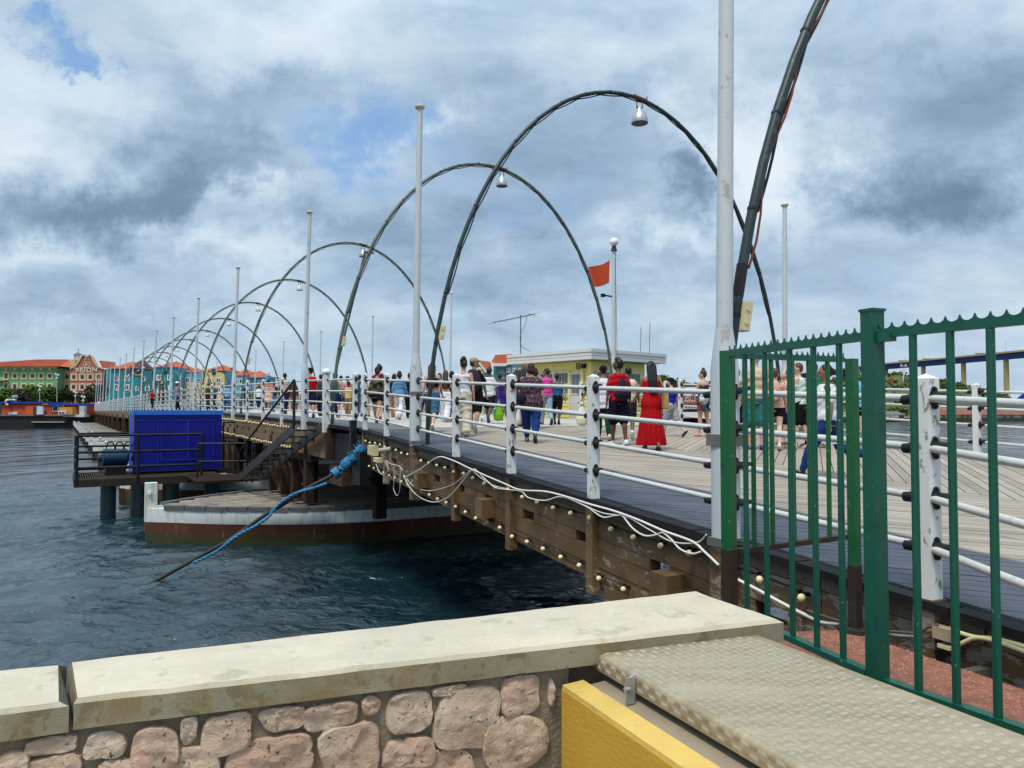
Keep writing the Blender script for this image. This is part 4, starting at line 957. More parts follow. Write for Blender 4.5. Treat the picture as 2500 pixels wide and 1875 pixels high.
for i in range(5): g.ball(fw(928 + i * 5.5, 1100 - i * .8, .16), (.05, .05, .055), 10, 6)
g.build('ribbed_glass', M('grey_glass', (.4, .38, .34), .2, var=.1), root, smooth='all')
# ================================================================== pontoons
def mat_hull():
    m, nt, b = base_mat('hull_paint'); va = pos_n(nt); g = nd(nt, 'ShaderNodeNewGeometry'); sp = nd(nt, 'ShaderNodeSeparateXYZ'); nt.links.new(g.outputs['Position'], sp.inputs[0])
    vs = pos_n(nt, (1, 1, .15)); ns = noise_n(nt, vs, 6, 7, .7); n1 = noise_n(nt, va, 2.2, 6, .65)
    white = mix_n(nt, ramp_n(nt, ns, [(.50, (0,) * 3), (.68, (.85,) * 3)]), (.66, .70, .70), (.42, .35, .22))
    white = mix_n(nt, ramp_n(nt, noise_n(nt, vs, 11, 7, .72), [(.64, (0,) * 3), (.68, (.9,) * 3)]), white, (.16, .06, .025))
    rust = mix_n(nt, n1, (.045, .018, .012), (.17, .055, .03)); rust = mix_n(nt, ramp_n(nt, ns, [(.60, (0,) * 3), (.68, (.7,) * 3)]), rust, (.27, .25, .21))
    alg = mix_n(nt, n1, (.028, .03, .010), (.075, .07, .022)); alg = mix_n(nt, ramp_n(nt, noise_n(nt, va, 24, 5, .7), [(.66, (0,) * 3), (.70, (.9,) * 3)]), alg, (.28, .25, .18))
    z = math_n(nt, 'ADD', sp.outputs[2], math_n(nt, 'MULTIPLY', math_n(nt, 'SUBTRACT', ns, .5), .09))
    f1 = ramp_n(nt, math_n(nt, 'ADD', z, 4.0), [(.64, (0,) * 3), (.66, (1,) * 3)]); f2 = ramp_n(nt, math_n(nt, 'ADD', math_n(nt, 'ADD', sp.outputs[2], math_n(nt, 'MULTIPLY', math_n(nt, 'SUBTRACT', ns, .5), .7)), 4.0), [(.24, (0,) * 3), (.36, (1,) * 3)])
    f1 = ramp_n(nt, math_n(nt, 'ADD', sp.outputs[2], 4.0), [(.608, (0,) * 3), (.612, (1,) * 3)])
    nt.links.new(mix_n(nt, f1, mix_n(nt, f2, alg, rust), white), b.inputs['Base Color']); b.inputs['Roughness'].default_value = .55; bump_n(nt, b, ns, .3, .02); return m
HULL = mat_hull()
PDECK = M('pontoon_boards', (.31, .27, .225), .8, var=.4, scale=2.2, bump=.4, bscale=18, stretch=(1, 1, 1), rnd=.25, dirt=(.07, .06, .05), dirt_amt=.7, dirt_scale=2.5, dirt_lo=.5)
PEDGE = M('pontoon_edge_timber', (.115, .12, .13), .75, var=.3, scale=5, bump=.4, rnd=.3)
PDZ = -2.92
def hw(a, HWID=3.7):
    x = 1 - abs(a * 2 - 1); return max(.16, HWID * (1 - (1 - min(1, x * 1.35)) ** 2.1))
SA, SB = -4.25, 14.4
def pontoon(k, tc, fine):
    def pf(a, b, z): s = SA + (SB - SA) * a; p = H0 + dM * (tc + b) + nM * s; return Vector((p.x, p.y, z))
    lab = 'white pontoon with rust brown and mossy hull under the ramp hinge' if k == 0 else ('%s white pontoon in the row reaching out from under the bridge' % ORD[k])
    root = empty('pontoon', tuple(pf(0, 0, WZ)), lab, 'pontoon', 'pontoons carrying the bridge'); n = 36 if fine else 16
    A = [i / n for i in range(n + 1)]
    up = [pf(a, -hw(a), PDZ - .06) for a in A] + [pf(a, hw(a), PDZ - .06) for a in reversed(A)]
    mid = [pf(a, -hw(a), -3.36) for a in A] + [pf(a, hw(a), -3.36) for a in reversed(A)]
    mid2 = [pf(a, -hw(a) * .985, -3.40) for a in A] + [pf(a, hw(a) * .985, -3.40) for a in reversed(A)]
    lo = [pf(.004 + a * .992, -hw(a) * .96, -4.9) for a in A] + [pf(.004 + a * .992, hw(a) * .96, -4.9) for a in reversed(A)]
    g = MB(); K = len(up); g.add(up + mid + mid2 + lo, [tuple(range(K))] + [(r * K + i, r * K + (i + 1) % K, (r + 1) * K + (i + 1) % K, (r + 1) * K + i) for r in range(3) for i in range(K)]); g.build('hull', HULL, root, smooth=True, fix=True)
    if fine:
        rs = random.Random(2); w = .15; b = -3.6
        while b < 3.6:
            aa = [a for a in A if hw(a) > max(abs(b), abs(b + w)) + .14]
            if aa:
                cuts = [aa[0], aa[0] + (aa[-1] - aa[0]) * rs.uniform(.25, .75), aa[-1]]
                for c0, c1 in zip(cuts, cuts[1:]):
                    z = PDZ + rs.uniform(-.006, .006); g = MB(); g.hexa([pf(c0 + .0005, b + .007, z - .05), pf(c1 - .0005, b + .007, z - .05), pf(c1 - .0005, b + w - .007, z - .05), pf(c0 + .0005, b + w - .007, z - .05)],
                        [pf(c0 + .0005, b + .007, z), pf(c1 - .0005, b + .007, z), pf(c1 - .0005, b + w - .007, z), pf(c0 + .0005, b + w - .007, z)]); g.build('plank', PDECK, root)
            b += w
        for a0, a1 in zip(A[1:-1], A[2:]):
            for sgn in (-1, 1):
                g = MB(); g.beam(pf(a0 + .0006, sgn * (hw(a0) - .10), PDZ - .03), pf(a1 - .0006, sgn * (hw(a1) - .10), PDZ - .03 + rs.uniform(-.008, .012)), .22, .13); g.build('edge_block', PEDGE, root)
        g = MB(); 
        for (a, b0, b1, w2) in ((.22, -1.9, -1.0, .9), (.38, -1.6, -.2, 1.6)):
            p = [pf(a, b0, PDZ + .02), pf(a + w2 / 18, b0, PDZ + .02), pf(a + w2 / 18, b1, PDZ + .02), pf(a, b1, PDZ + .02)]
            for i in range(4): g.beam(p[i], p[(i + 1) % 4], .04, .03)
        g.build('hatch_frame', M('rusty_hatch', (.10, .05, .035), .7, var=.4), root)
    else:
        deck = [pf(a, -hw(a) * .96, PDZ - .02) for a in A] + [pf(a, hw(a) * .96, PDZ - .02) for a in reversed(A)]
        g = MB(); g.prism(deck, (0, 0, .05)); g.build('deck', PDECK, root, fix=True)
        g = MB(); g.hexa([pf(-.002, -.24, -4.3), pf(.012, -.30, -4.3), pf(.012, .30, -4.3), pf(-.002, .24, -4.3)], [pf(-.004, -.24, -3.36), pf(.010, -.30, -3.36), pf(.010, .30, -3.36), pf(-.004, .24, -3.36)]); g.build('fender', BROWN3, root, fix=True)
    g = MB(); q = pf(.008, 0, 0); g.box((q.x, q.y, -2.95), (.33, .33, 1.45 if fine else 1.0), angM); g.build('end_post', HULL if fine else WHITE2, root)
    if fine:
        g = MB(); g.tube([(q.x + .05, q.y - .16, -2.52), (q.x + .05, q.y - .24, -2.52)], .06, 10); g.build('post_knob', WHITE2, root, smooth=True)
    else: g = MB(); q2 = pf(.05, -.2, PDZ + .02); g.tube([(q2.x, q2.y, q2.z), (q2.x, q2.y, q2.z + .22)], .09, 8); g.ball((q2.x, q2.y, q2.z + .25), .14, 8, 6); g.build('bollard', WHITE, root, smooth=True)
for k, t in enumerate(KT): pontoon(k, t + 2.45, k == 0)
# ================================================================== service platform, blue cabin, stairs
def bt(px, t, z):
    """bearing px meets the line t = const of the bridge frame"""
    r = at(px, 1000, 1.0); a = H0 + dM * t; k = ((a.x) * nM.y - (a.y) * nM.x) / (r.x * nM.y - r.y * nM.x); return Vector((r.x * k, r.y * k, z))
def SP(s, t, z): p = H0 + dM * t + nM * s; return Vector((p.x, p.y, z))
PZ = -2.45
plat = empty('service_platform', tuple(SP(-5.5, 13, PZ)), 'dark steel platform on thick piles with grating and pipe railing', 'platform')
g = MB(); g.beam(SP(-6.05, 12.85, PZ - .17), SP(-.6, 12.85, PZ - .17), .16, .26); g.beam(SP(-6.0, 12.85, PZ - .17), SP(-6.0, 16.4, PZ - .17), .16, .26); g.beam(SP(-6, 16.4, PZ - .17), SP(-.6, 16.4, PZ - .17), .16, .26); g.beam(SP(-3.6, 12.85, PZ - .3), SP(-3.6, 16.4, PZ - .3), .5, .4); g.build('edge_beams', M('rusty_black_beam', (.025, .018, .014), .75, var=.5, dirt=(.07, .04, .02), dirt_amt=.5), plat)
g = MB(); GR = M('rusty_grating', (.13, .10, .065), .6, metal=.3, var=.5, scale=5)
for i in range(64): s = -6.0 + i * .075; g.beam(SP(s, 12.8, PZ - .01), SP(s, 14.0 if s > -4.6 else 15.4, PZ - .01), .018, .035)
g.beam(SP(-6, 12.8, PZ - .01), SP(-1.2, 12.8, PZ - .01), .03, .05); g.build('grating', GR, plat, kind='stuff')
g = MB(); g.hexa([SP(-4.4, 14.0, PZ - .08), SP(-.3, 14.0, PZ - .08), SP(-.3, 16.3, PZ - .08), SP(-4.4, 16.3, PZ - .08)], [SP(-4.4, 14.0, PZ - .02), SP(-.3, 14.0, PZ - .02), SP(-.3, 16.3, PZ - .02), SP(-4.4, 16.3, PZ - .02)]); g.hexa([SP(-2.4, 10.2, PZ - .12), SP(-.3, 10.2, PZ - .12), SP(-.3, 12.8, PZ - .12), SP(-2.4, 12.8, PZ - .12)], [SP(-2.4, 10.2, PZ - .04), SP(-.3, 10.2, PZ - .04), SP(-.3, 12.8, PZ - .04), SP(-2.4, 12.8, PZ - .04)]); g.build('floor', DARKTIMBER, plat, fix=True)
PILE = M('blue_black_pile', (.02, .045, .06), .5, var=.5, scale=1.2, bump=.2, dirt=(.04, .04, .015), dirt_amt=.8, dirt_scale=1.4, dirt_lo=.5)
for i, (px, t, r) in enumerate(((268, 13.5, .26), (345, 14.0, .33), (420, 13.5, .3), (520, 14.5, .3))):
    p = bt(px, t, PZ - .3); g = MB(); g.tube([(p.x, p.y, PZ - .28), (p.x, p.y, -5)], r, 16); g.build('pile', PILE, plat, smooth=True)
def rail_run(root, pts, zb, hs, r=.035, posts=True, mt=DARKSTEEL):
    g = MB()
    for h in hs: g.tube([Vector((p.x, p.y, zb + h)) for p in pts], r, 8)
    g.build('handrail', mt, root, smooth=True)
    if posts:
        for p in pts: g = MB(); g.tube([(p.x, p.y, zb - .25), (p.x, p.y, zb + hs[0])], r * 1.25, 8); g.build('rail_post', mt, root, smooth=True)
A0 = SP(-6, 12.8, 0); A1 = bt(339, 12.8, 0); A2 = bt(494, 12.8, 0)
rail_run(plat, [A0, A1, A2], PZ, (1.52, .93, .38), .045)
rail_run(plat, [A0, SP(-6, 16.3, 0), SP(-3.9, 16.3, 0)], PZ, (1.50, 1.0, .5, .1), .04)
rail_run(plat, [bt(484, 11.8, 0), bt(604, 11.2, 0)], PZ, (1.20, .55), .03); rail_run(plat, [bt(618, 11.0, 0), bt(684, 10.6, 0), bt(738, 10.1, 0)], PZ, (1.22, .58), .03)
rail_run(plat, [bt(546, 16.2, 0), bt(640, 16.2, 0)], PZ, (1.9, 1.25), .03)
BLUE = M('deep_blue_paint', (.003, .006, .24), .42, var=.3, scale=1.2, bump=.15, bscale=6, dirt=(.01, .035, .16), dirt_amt=.7, dirt_scale=2, dirt_lo=.6); BLUE2 = M('light_blue_trim', (.02, .15, .62), .4, var=.1)
cab = empty('blue_cabin', tuple(bt(430, 13.9, PZ)), 'bright blue steel cabin with light blue roof trim on the platform', 'cabin')
c0, c1 = bt(328, 13.9, 0), bt(542, 13.9, 0); dep = dM * 1.9
def bx4(a, b, z0, z1, dv, g): g.hexa([Vector((a.x, a.y, z0)), Vector((b.x, b.y, z0)), Vector((b.x, b.y, z0)) + dv, Vector((a.x, a.y, z0)) + dv], [Vector((a.x, a.y, z1)), Vector((b.x, b.y, z1)), Vector((b.x, b.y, z1)) + dv, Vector((a.x, a.y, z1)) + dv])
g = MB(); bx4(c0, c1, PZ + .12, -.20, dep, g); g.build('wall', BLUE, cab, fix=True)
g = MB(); e = nM * .05; bx4(c0 - e - dM * .06, c1 + e - dM * .06, -.20, -.035, dep + dM * .12, g); g.build('roof_trim', BLUE2, cab, fix=True)
for a, b, z0, z1 in ((.30, .60, -1.95, -.42), (.61, .90, -1.95, -.42), (.02, .27, -2.1, -.42)):
    g = MB(); p, q = c0.lerp(c1, a) - dM * .012, c0.lerp(c1, b) - dM * .012; bx4(p, q, z0, z1, dM * .012, g); pn = g.build('door_panel' if a > .1 else 'side_panel', BLUE, cab, fix=True)
    g = MB(); pts = [(p, z0), (q, z0), (q, z1), (p, z1)]
    for i in range(4): (pa, za), (pb_, zb) = pts[i], pts[(i + 1) % 4]; g.beam((pa.x, pa.y - .012, za), (pb_.x, pb_.y - .012, zb), .022, .03, up=nM if i % 2 else (0, 0, 1))
    g.build('door_frame', M('mid_blue_paint', (.008, .03, .36), .45, var=.3), pn)
    g = MB(); w0 = c0.lerp(c1, a + .02) - dM * .03
    for zz in (-.8, -1.6): g.beam((w0.x, w0.y, zz), (w0.x + .14, w0.y, zz), .02, .04)
    g.build('hinge', BLUE, pn)
g = MB(); cc = c0 - nM * .12; g.beam((cc.x, cc.y, PZ + .1), (cc.x, cc.y, -.1), .05, .2, up=dM); g.build('open_door_edge', BLUE2, cab)
mot = empty('winch_motor', tuple(bt(285, 14.6, PZ)), 'dark blue winch motor with hoses behind the platform railing', 'motor'); q = bt(283, 14.6, PZ + .62)
g = MB(); g.tube([q - nM * .45, q - nM * .4, q + nM * .4, q + nM * .45], [.26, .34, .34, .24], 16); g.tube([q - nM * .55, q + nM * .75], .16, 12); g.build('motor_body', M('motor_blue', (.01, .05, .11), .4, var=.4), mot, smooth=True)
g = MB(); g.box(q + Vector((0, 0, -.48)), (1.2, .7, .4), angM); g.box(q + nM * .85 + Vector((0, 0, -.1)), (.35, .4, .5), angM); g.build('base', DARKSTEEL, mot)
g = MB()
for dx in (-.3, 0, .3): g.tube(smoothpts([q + nM * dx + Vector((0, 0, .3)), q + nM * (dx + .05) + Vector((0, 0, .55)), q + nM * (dx + .3) + Vector((0, -.1, .5)), q + nM * (dx + .45) + Vector((0, -.2, -.3))], 5), .025, 6)
g.build('hose', CABLE, mot, smooth=True)
st = empty('steel_stairs', tuple(SP(-.5, 10.2, PZ)), 'dark steel stairs climbing from the platform to the bridge deck', 'stairs')
a_, b_ = SP(-.22, 2.9, zmain(2.9) - .1), SP(-.22, 10.4, PZ); aw_, bw_ = a_ - nM * .75, b_ - nM * .75
for p, q_ in ((a_, b_), (aw_, bw_)): g = MB(); g.beam(p, q_, .05, .26); g.build('stringer', M('worn_steel_edge', (.05, .05, .052), .5, metal=.3, var=.5, dirt=(.2, .19, .18), dirt_amt=.5, dirt_scale=9), st)
for i in range(9): f = (i + .7) / 9.4; g = MB(); m_ = a_.lerp(b_, f) + Vector((0, 0, .06)); n_ = aw_.lerp(bw_, f) + Vector((0, 0, .06)); g.beam(m_, n_, .26, .035); g.build('tread', DARKSTEEL, st)
g = MB(); h_ = Vector((0, 0, 1.05)); g.tube([aw_ + h_ * 1.25, bw_ + h_ * .9], .035, 8); g.tube([aw_ + Vector((0, 0, 1.3)), aw_], .04, 8); g.tube([bw_ + h_ * .9, bw_], .04, 8); g.build('handrail', DARKSTEEL, st, smooth=True)
# hinge machinery between ramp and bridge
hm = empty('hinge_frame', tuple(MP(.2, .3, -1)), 'black steel hinge frame and dolphin under the joint of ramp and bridge', 'hinge'); g = MB()
g.box(MP(1.15, .20, -.60), (3.2, .3, .8), angM); g.box(MP(-.35, -.05, -.95), (.55, .5, .8), angM); g.box(MP(-.1, .15, -.9), (1.3, .5, .5), angM); g.box(MP(.2, -.2, -.13), (.15, .15, .66), angM); g.build('steel_box', M('black_studded_steel', (.016, .018, .024), .45, metal=.3, var=.5, dirt=(.05, .03, .02), dirt_amt=.6), hm)
g = MB(); g.box(MP(1.9, .1, -1.35), (1.1, .4, .5), angM); g.beam(MP(2.75, -.02, -.1), MP(2.75, -.02, -1.0), .2, .2, up=nM); g.build('brown_block', BROWN3, hm)
g = MB()
for i in range(5):
    for j in range(4): p = MP(-.55 + i * .22, -.14, -.5 - j * .16); g.ball(p, .028, 6, 4)
g.build('studs', DARKSTEEL, hm, kind='stuff')
for s in (1, 3.5, 6, 8.5): MB().beam(MP(1.5, s, -.9), (MP(1.5, s).x, MP(1.5, s).y, -2.95), .3, .3, up=nM).build('support_post', DARKTIMBER, hm)

# ================================================================== mooring ropes
ROPE = M('blue_rope', (.035, .25, .50), .8, var=.55, scale=30, bump=.5, bscale=90, dirt=(.25, .42, .55), dirt_amt=.4, dirt_scale=30); DC = M('black_tarred_cable', (.03, .026, .022), .6, var=.4, scale=10)
def pd(px, py, y): return at(px, py, y)
line = [(884, 1100, 19.0), (862, 1118, 19.0), (838, 1140, 18.9), (806, 1163, 18.8), (745, 1195, 18.7), (700, 1226, 18.5), (640, 1262, 18.4), (560, 1318, 18.2), (470, 1368, 18.05), (375, 1421, 17.85)]
g = MB(); g.tube(smoothpts([pd(*p) for p in line] + [pd(340, 1440, 17.8)], 6), .045, 8); o = g.build('mooring_cable', DC, None, smooth='all'); tag(o, 'heavy dark mooring cable running down into the water', 'cable')
rp_ = empty('blue_rope', tuple(pd(800, 1165, 18.8)), 'bright blue rope lashed round the dark cable and trailing beside it', 'rope')
def twist(P, r, n=8, tw=14, strands=3, rr=None):
    P = smoothpts(P, n); L = 0; g = MB()
    for s in range(strands):
        pts = []; L = 0
        for i, p in enumerate(P):
            if i: L += (P[i] - P[i - 1]).length
            t = (P[min(i + 1, len(P) - 1)] - P[max(i - 1, 0)]).normalized(); a = t.cross(Vector((0, 0, 1))).normalized(); b = t.cross(a); th = L * tw + s * 2.094
            pts.append(p + (a * math.cos(th) + b * math.sin(th)) * r * .55)
        g.tube(pts, r * .62, 6)
    return g
twist([pd(798, 1180, 18.75), pd(770, 1190, 18.6), pd(720, 1205, 18.5), pd(680, 1232, 18.4), pd(655, 1262, 18.3), pd(625, 1283, 18.25), pd(585, 1304, 18.1), pd(556, 1325, 18.0), pd(530, 1345, 18.0), pd(490, 1366, 17.95), pd(472, 1374, 17.95)], .033, 10, 20).build('rope_strand', ROPE, rp_, smooth='all')
g = MB(); rs = random.Random(8)
path = smoothpts([pd(888, 1093, 18.9), pd(870, 1112, 18.85), pd(850, 1128, 18.8), pd(836, 1145, 18.75), pd(815, 1158, 18.7)], 12)
for i in [x // 3 for x in range(0, 3 * (len(path) - 1))]:
    c = path[i].lerp(path[i + 1], rs.random()); t = (path[min(i + 1, len(path) - 1)] - path[max(i - 1, 0)]).normalized(); a = t.cross(Vector((0, 0, 1))).normalized(); b = t.cross(a); r = .085 + .018 * math.sin(i * .31) + rs.uniform(-.02, .03); tl_ = rs.uniform(-.4, .4)
    if 36 < i < 41: continue
    ring = [c + t * (.06 * tl_ * math.sin(j * math.pi / 6) + .012 * math.sin(j * 2.1 + i)) + (a * math.cos(j * math.pi / 6) + b * math.sin(j * math.pi / 6)) * r * rs.uniform(.92, 1.08) for j in range(13)]; g.tube(ring, .020, 5)
for i in range(80):
    c = rs.choice(path[:22]); d = Vector((rs.uniform(-1, 1), rs.uniform(-1, .3), rs.uniform(-1, 1))).normalized(); g.tube([c + d * .1, c + d * rs.uniform(.17, .25) + Vector((0, 0, rs.uniform(-.04, .04)))], .007, 3)
g.build('rope_wrap', ROPE, rp_, smooth='all')
g = MB(); g.tube(smoothpts([pd(640, 1108, 21), pd(720, 1106, 20.8), pd(690, 1120, 20.8)], 5), .012, 5)
# ================================================================== kiosk on the right side of the bridge
YW = M('yellow_clapboard', (.78, .68, .20), .55, var=.08, scale=2, bump=.05, dirt=(.5, .47, .2), dirt_amt=.4); WT = M('kiosk_white_paint', (.62, .625, .61), .45, var=.05, dirt=(.5, .5, .48), dirt_amt=.4)
GLASS = M('dark_window_glass', (.05, .065, .07), .12, var=.5, scale=1.2, bump=0, spec=.6)
kz = -.62; C = Vector((3.10, 30.2, 0)); dl = Vector((-.66, .75, 0)).normalized(); dr = Vector((.75, .66, 0)).normalized()
kio = empty('kiosk', (C.x, C.y, kz), 'yellow clapboard kiosk with flat white panelled roof', 'kiosk')
def KP(a, b, z, o=0.0): p = C + dl * a + dr * b; return Vector((p.x, p.y, z))
for (L, ax, nrm, wins, door) in ((3.7, dl, -dr, ((.62, .93), (1.55, .80), (2.45, .80), (3.3, .7)), (.75, .62)), (3.3, dr, -dl, ((1.0, 1.5), (2.45, 1.0)), None)):
    b0 = Vector((C.x, C.y, 0))
    z = kz; g = None
    while z < 1.86:                                                  # clapboards, each one lapped over the board below
        a = b0 + nrm * .0; h = .15
        g = MB(); p0, p1 = a + Vector((0, 0, z)), a + ax * L + Vector((0, 0, z)); o1, o2 = nrm * .028, nrm * .006
        g.hexa([p0 - nrm * .04, p1 - nrm * .04, p1 + o1, p0 + o1], [p0 - nrm * .04 + Vector((0, 0, h)), p1 - nrm * .04 + Vector((0, 0, h)), p1 + o2 + Vector((0, 0, h)), p0 + o2 + Vector((0, 0, h))]); g.build('clapboard', YW, kio, fix=True); z += h
    for i, (c, w) in enumerate(wins):
        if ax is dl and i == 0: continue
        cz, hh = 1.02, .98
        q = b0 + ax * c + nrm * .05; fr = MB(); rz = math.atan2(ax.y, ax.x)
        for dx in (-w / 2, w / 2): fr.box(q + ax * dx + Vector((0, 0, cz)), (.07, .06, hh + .07), rz)
        for dz in (-hh / 2, 0, hh / 2): fr.box(q + Vector((0, 0, cz + dz)), (w, .055, .06), rz)
        fo = fr.build('window_frame', WT, kio)
        g = MB(); g.box(q - nrm * .01 + Vector((0, 0, cz)), (w - .04, .02, hh), rz); g.build('pane', GLASS, fo)
        g = MB(); nb = int(w / .085)
        for j in range(nb): g.box(q + ax * (-w / 2 + (j + .5) * w / nb) + nrm * .03 + Vector((0, 0, cz)), (.012, .012, hh), rz)
        g.build('window_bars', WT, fo)
    if door:
        c, w = door; q = b0 + ax * c + nrm * .04; rz = math.atan2(ax.y, ax.x); g = MB()
        g.box(q + Vector((0, 0, .45)), (w, .06, 2.1), rz); dd = g.build('door', WT, kio); g = MB(); g.box(q + nrm * .035 + Vector((0, 0, 1.0)), (w * .74, .02, .82), rz); g.build('pane', GLASS, dd)
        g = MB()
        for j in range(7): g.box(q + ax * (w * .74 * (j / 6 - .5)) + nrm * .05 + Vector((0, 0, 1.0)), (.012, .012, .82), rz)
        g.build('window_bars', WT, dd)
        g = MB()
        for dx in (-w / 2 - .06, w / 2 + .06): g.box(q + ax * dx + nrm * .03 + Vector((0, 0, .48)), (.1, .06, 2.15), rz)
        g.build('door_casing', YW, kio)
        g = MB(); g.box(b0 + ax * 1.95 + nrm * .05 + Vector((0, 0, -.08)), (.3, .05, 1.05), rz); g.build('white_panel', WT, kio)
        g = MB(); g.box(b0 + ax * .30 + nrm * .10 + Vector((0, 0, 1.72)), (.16, .12, .18), rz); g.build('floodlight', DARKSTEEL, kio)
g = MB(); g.box(C + Vector((0, -.03, .62)), (.14, .14, 2.5), math.atan2(dl.y, dl.x)); g.build('corner_board', YW, kio)
g = MB(); o_ = -.48
RC = C - dl * .42 - dr * .42
def RK(a, b, z): p = RC + dl * a + dr * b; return Vector((p.x, p.y, z))
g.hexa([RK(0, 0, 1.95), RK(4.9, 0, 1.95), RK(4.9, 4.6, 1.95), RK(0, 4.6, 1.95)][::-1], [RK(0, 0, 2.36), RK(4.9, 0, 2.36), RK(4.9, 4.6, 2.36), RK(0, 4.6, 2.36)][::-1]); g.build('roof', WT, kio, fix=True)
for j in range(3):
    z = 1.95 + j * .14; g = MB(); e = .015 if j < 2 else .04
    for a, b in ((RK(-e, -e, z + .066), RK(4.92, -e, z + .066)), (RK(-e, -e, z + .066), RK(-e, 4.62, z + .066))): g.beam(a, b, .03, .125)
    g.build('fascia_board', WT, kio)
g = MB(); g.hexa([KP(.05, .05, kz), KP(3.6, .05, kz), KP(3.6, 3.2, kz), KP(.05, 3.2, kz)][::-1], [KP(.05, .05, 1.95), KP(3.6, .05, 1.95), KP(3.6, 3.2, 1.95), KP(.05, 3.2, 1.95)][::-1]); g.build('wall_core', YW, kio, fix=True)
g = MB(); g.hexa([KP(-1.2, -1.2, -.75), KP(6, -1.2, -.75), KP(6, 6, -.75), KP(-1.2, 6, -.75)][::-1], [KP(-1.2, -1.2, kz - .03), KP(6, -1.2, kz - .03), KP(6, 6, kz - .03), KP(-1.2, 6, kz - .03)][::-1]); g.build('platform', BROWN2, kio, fix=True)
g = MB(); q = C + dl * .55 - dr * .06
for a_, z0, z1 in ((.0, 1.62, 1.83), (.17, 1.62, 1.83)): g.beam((q.x + dl.x * a_, q.y + dl.y * a_, z0), (q.x + dl.x * a_, q.y + dl.y * a_, z1), .02, .03, up=dl)
for z_, a0, a1 in ((1.83, 0, .17), (1.62, 0, .17), (1.72, .05, .17)): g.beam((q.x + dl.x * a0, q.y + dl.y * a0, z_), (q.x + dl.x * a1, q.y + dl.y * a1, z_), .02, .03)
g.build('numeral_sign', DARKSTEEL, kio)
ant = empty('tv_antenna', tuple(at(1271, 862, 33.5)), 'thin rooftop aerial with a long slanting boom above the kiosk', 'antenna'); a = at(1271, 866, 33.5); b = at(1271, 769, 33.5); AM = M('aerial_metal', (.10, .12, .13), .5, metal=.4)
g = MB(); g.tube([a, b], .022, 6); g.build('mast', AM, ant)
g = MB(); l, r = at(1202, 788, 33.2), at(1305, 767, 33.8); g.tube([l, r], .016, 5)
for i in range(9): c = l.lerp(r, i / 8); v = Vector((.20, -.10, .06)) * (1 + .4 * i / 8); g.tube([c - v, c + v], .007, 4)
g.tube([l.lerp(r, .84) + Vector((.0, 0, .09)), l.lerp(r, .84) + Vector((.35, 0, .0)), l.lerp(r, .84) + Vector((.2, 0, -.12))], .01, 4); g.build('boom', AM, ant)
g = MB(); g.tube(smoothpts([l.lerp(r, .82), at(1283, 790, 33.5), at(1270, 820, 33.5), at(1274, 845, 33.5), at(1295, 858, 33.5)], 6), .010, 4); g.build('cable', CABLE, ant)
for px, y0 in ((1565, 799), (1587, 787)):
    o = MB().tube([at(px - 2, 870, 33), at(px, y0, 33)], .014, 5).build('whip_aerial', AM, None); tag(o, 'shorter whip aerial on the kiosk roof' if px == 1565 else 'taller whip aerial on the kiosk roof', 'antenna')
# ================================================================== far shore
SHORE = M('far_shore_ground', (.20, .19, .16), .9, var=.3)
def shore(pix, zt, name='far_shore'):
    g = MB(); P = [(p.x, p.y, zt) for p in pix]; g.prism([(x, y, -6) for x, y, z in P], (0, 0, zt + 6)); tag(g.build(name, SHORE, fix=True), kind='structure')
def bear(px, y): return Vector(((px - 1250) / FOC * y, y, 0))
shore([bear(-900, 205), bear(250, 200), bear(1250, 190), bear(1650, 215), bear(1700, 420), bear(-900, 520)], -2.7)
shore([bear(1500, 260), bear(2050, 258), bear(2900, 262), bear(3600, 700), bear(1500, 700)], -3.0, 'east_shore')
QD = M('quay_dark', (.05, .045, .04), .8, var=.4)
g = MB(); g.beam(bear(1490, 257) + Vector((0, 0, -3.3)), bear(2900, 259) + Vector((0, 0, -3.3)), 1.2, 1.2); tag(g.build('east_quay', QD), kind='structure')
FGL = M('far_window_glass', (.03, .04, .05), .25, var=.3, bump=0, spec=.5)
def trim(c): return M('trim_%d_%d_%d' % tuple(int(x * 99) for x in c), c, .7, var=.06)
def wall_m(name, c): return M(name, c, .75, var=.07, scale=.25, bump=.05, bscale=3, dirt=sc(c, .7), dirt_amt=.35, dirt_scale=.3, dirt_lo=.5)
ROOF = M('orange_roof_tiles', (.48, .115, .05), .75, var=.2, scale=1.2, bump=0, dirt=(.30, .07, .035), dirt_amt=.5, dirt_scale=.6)
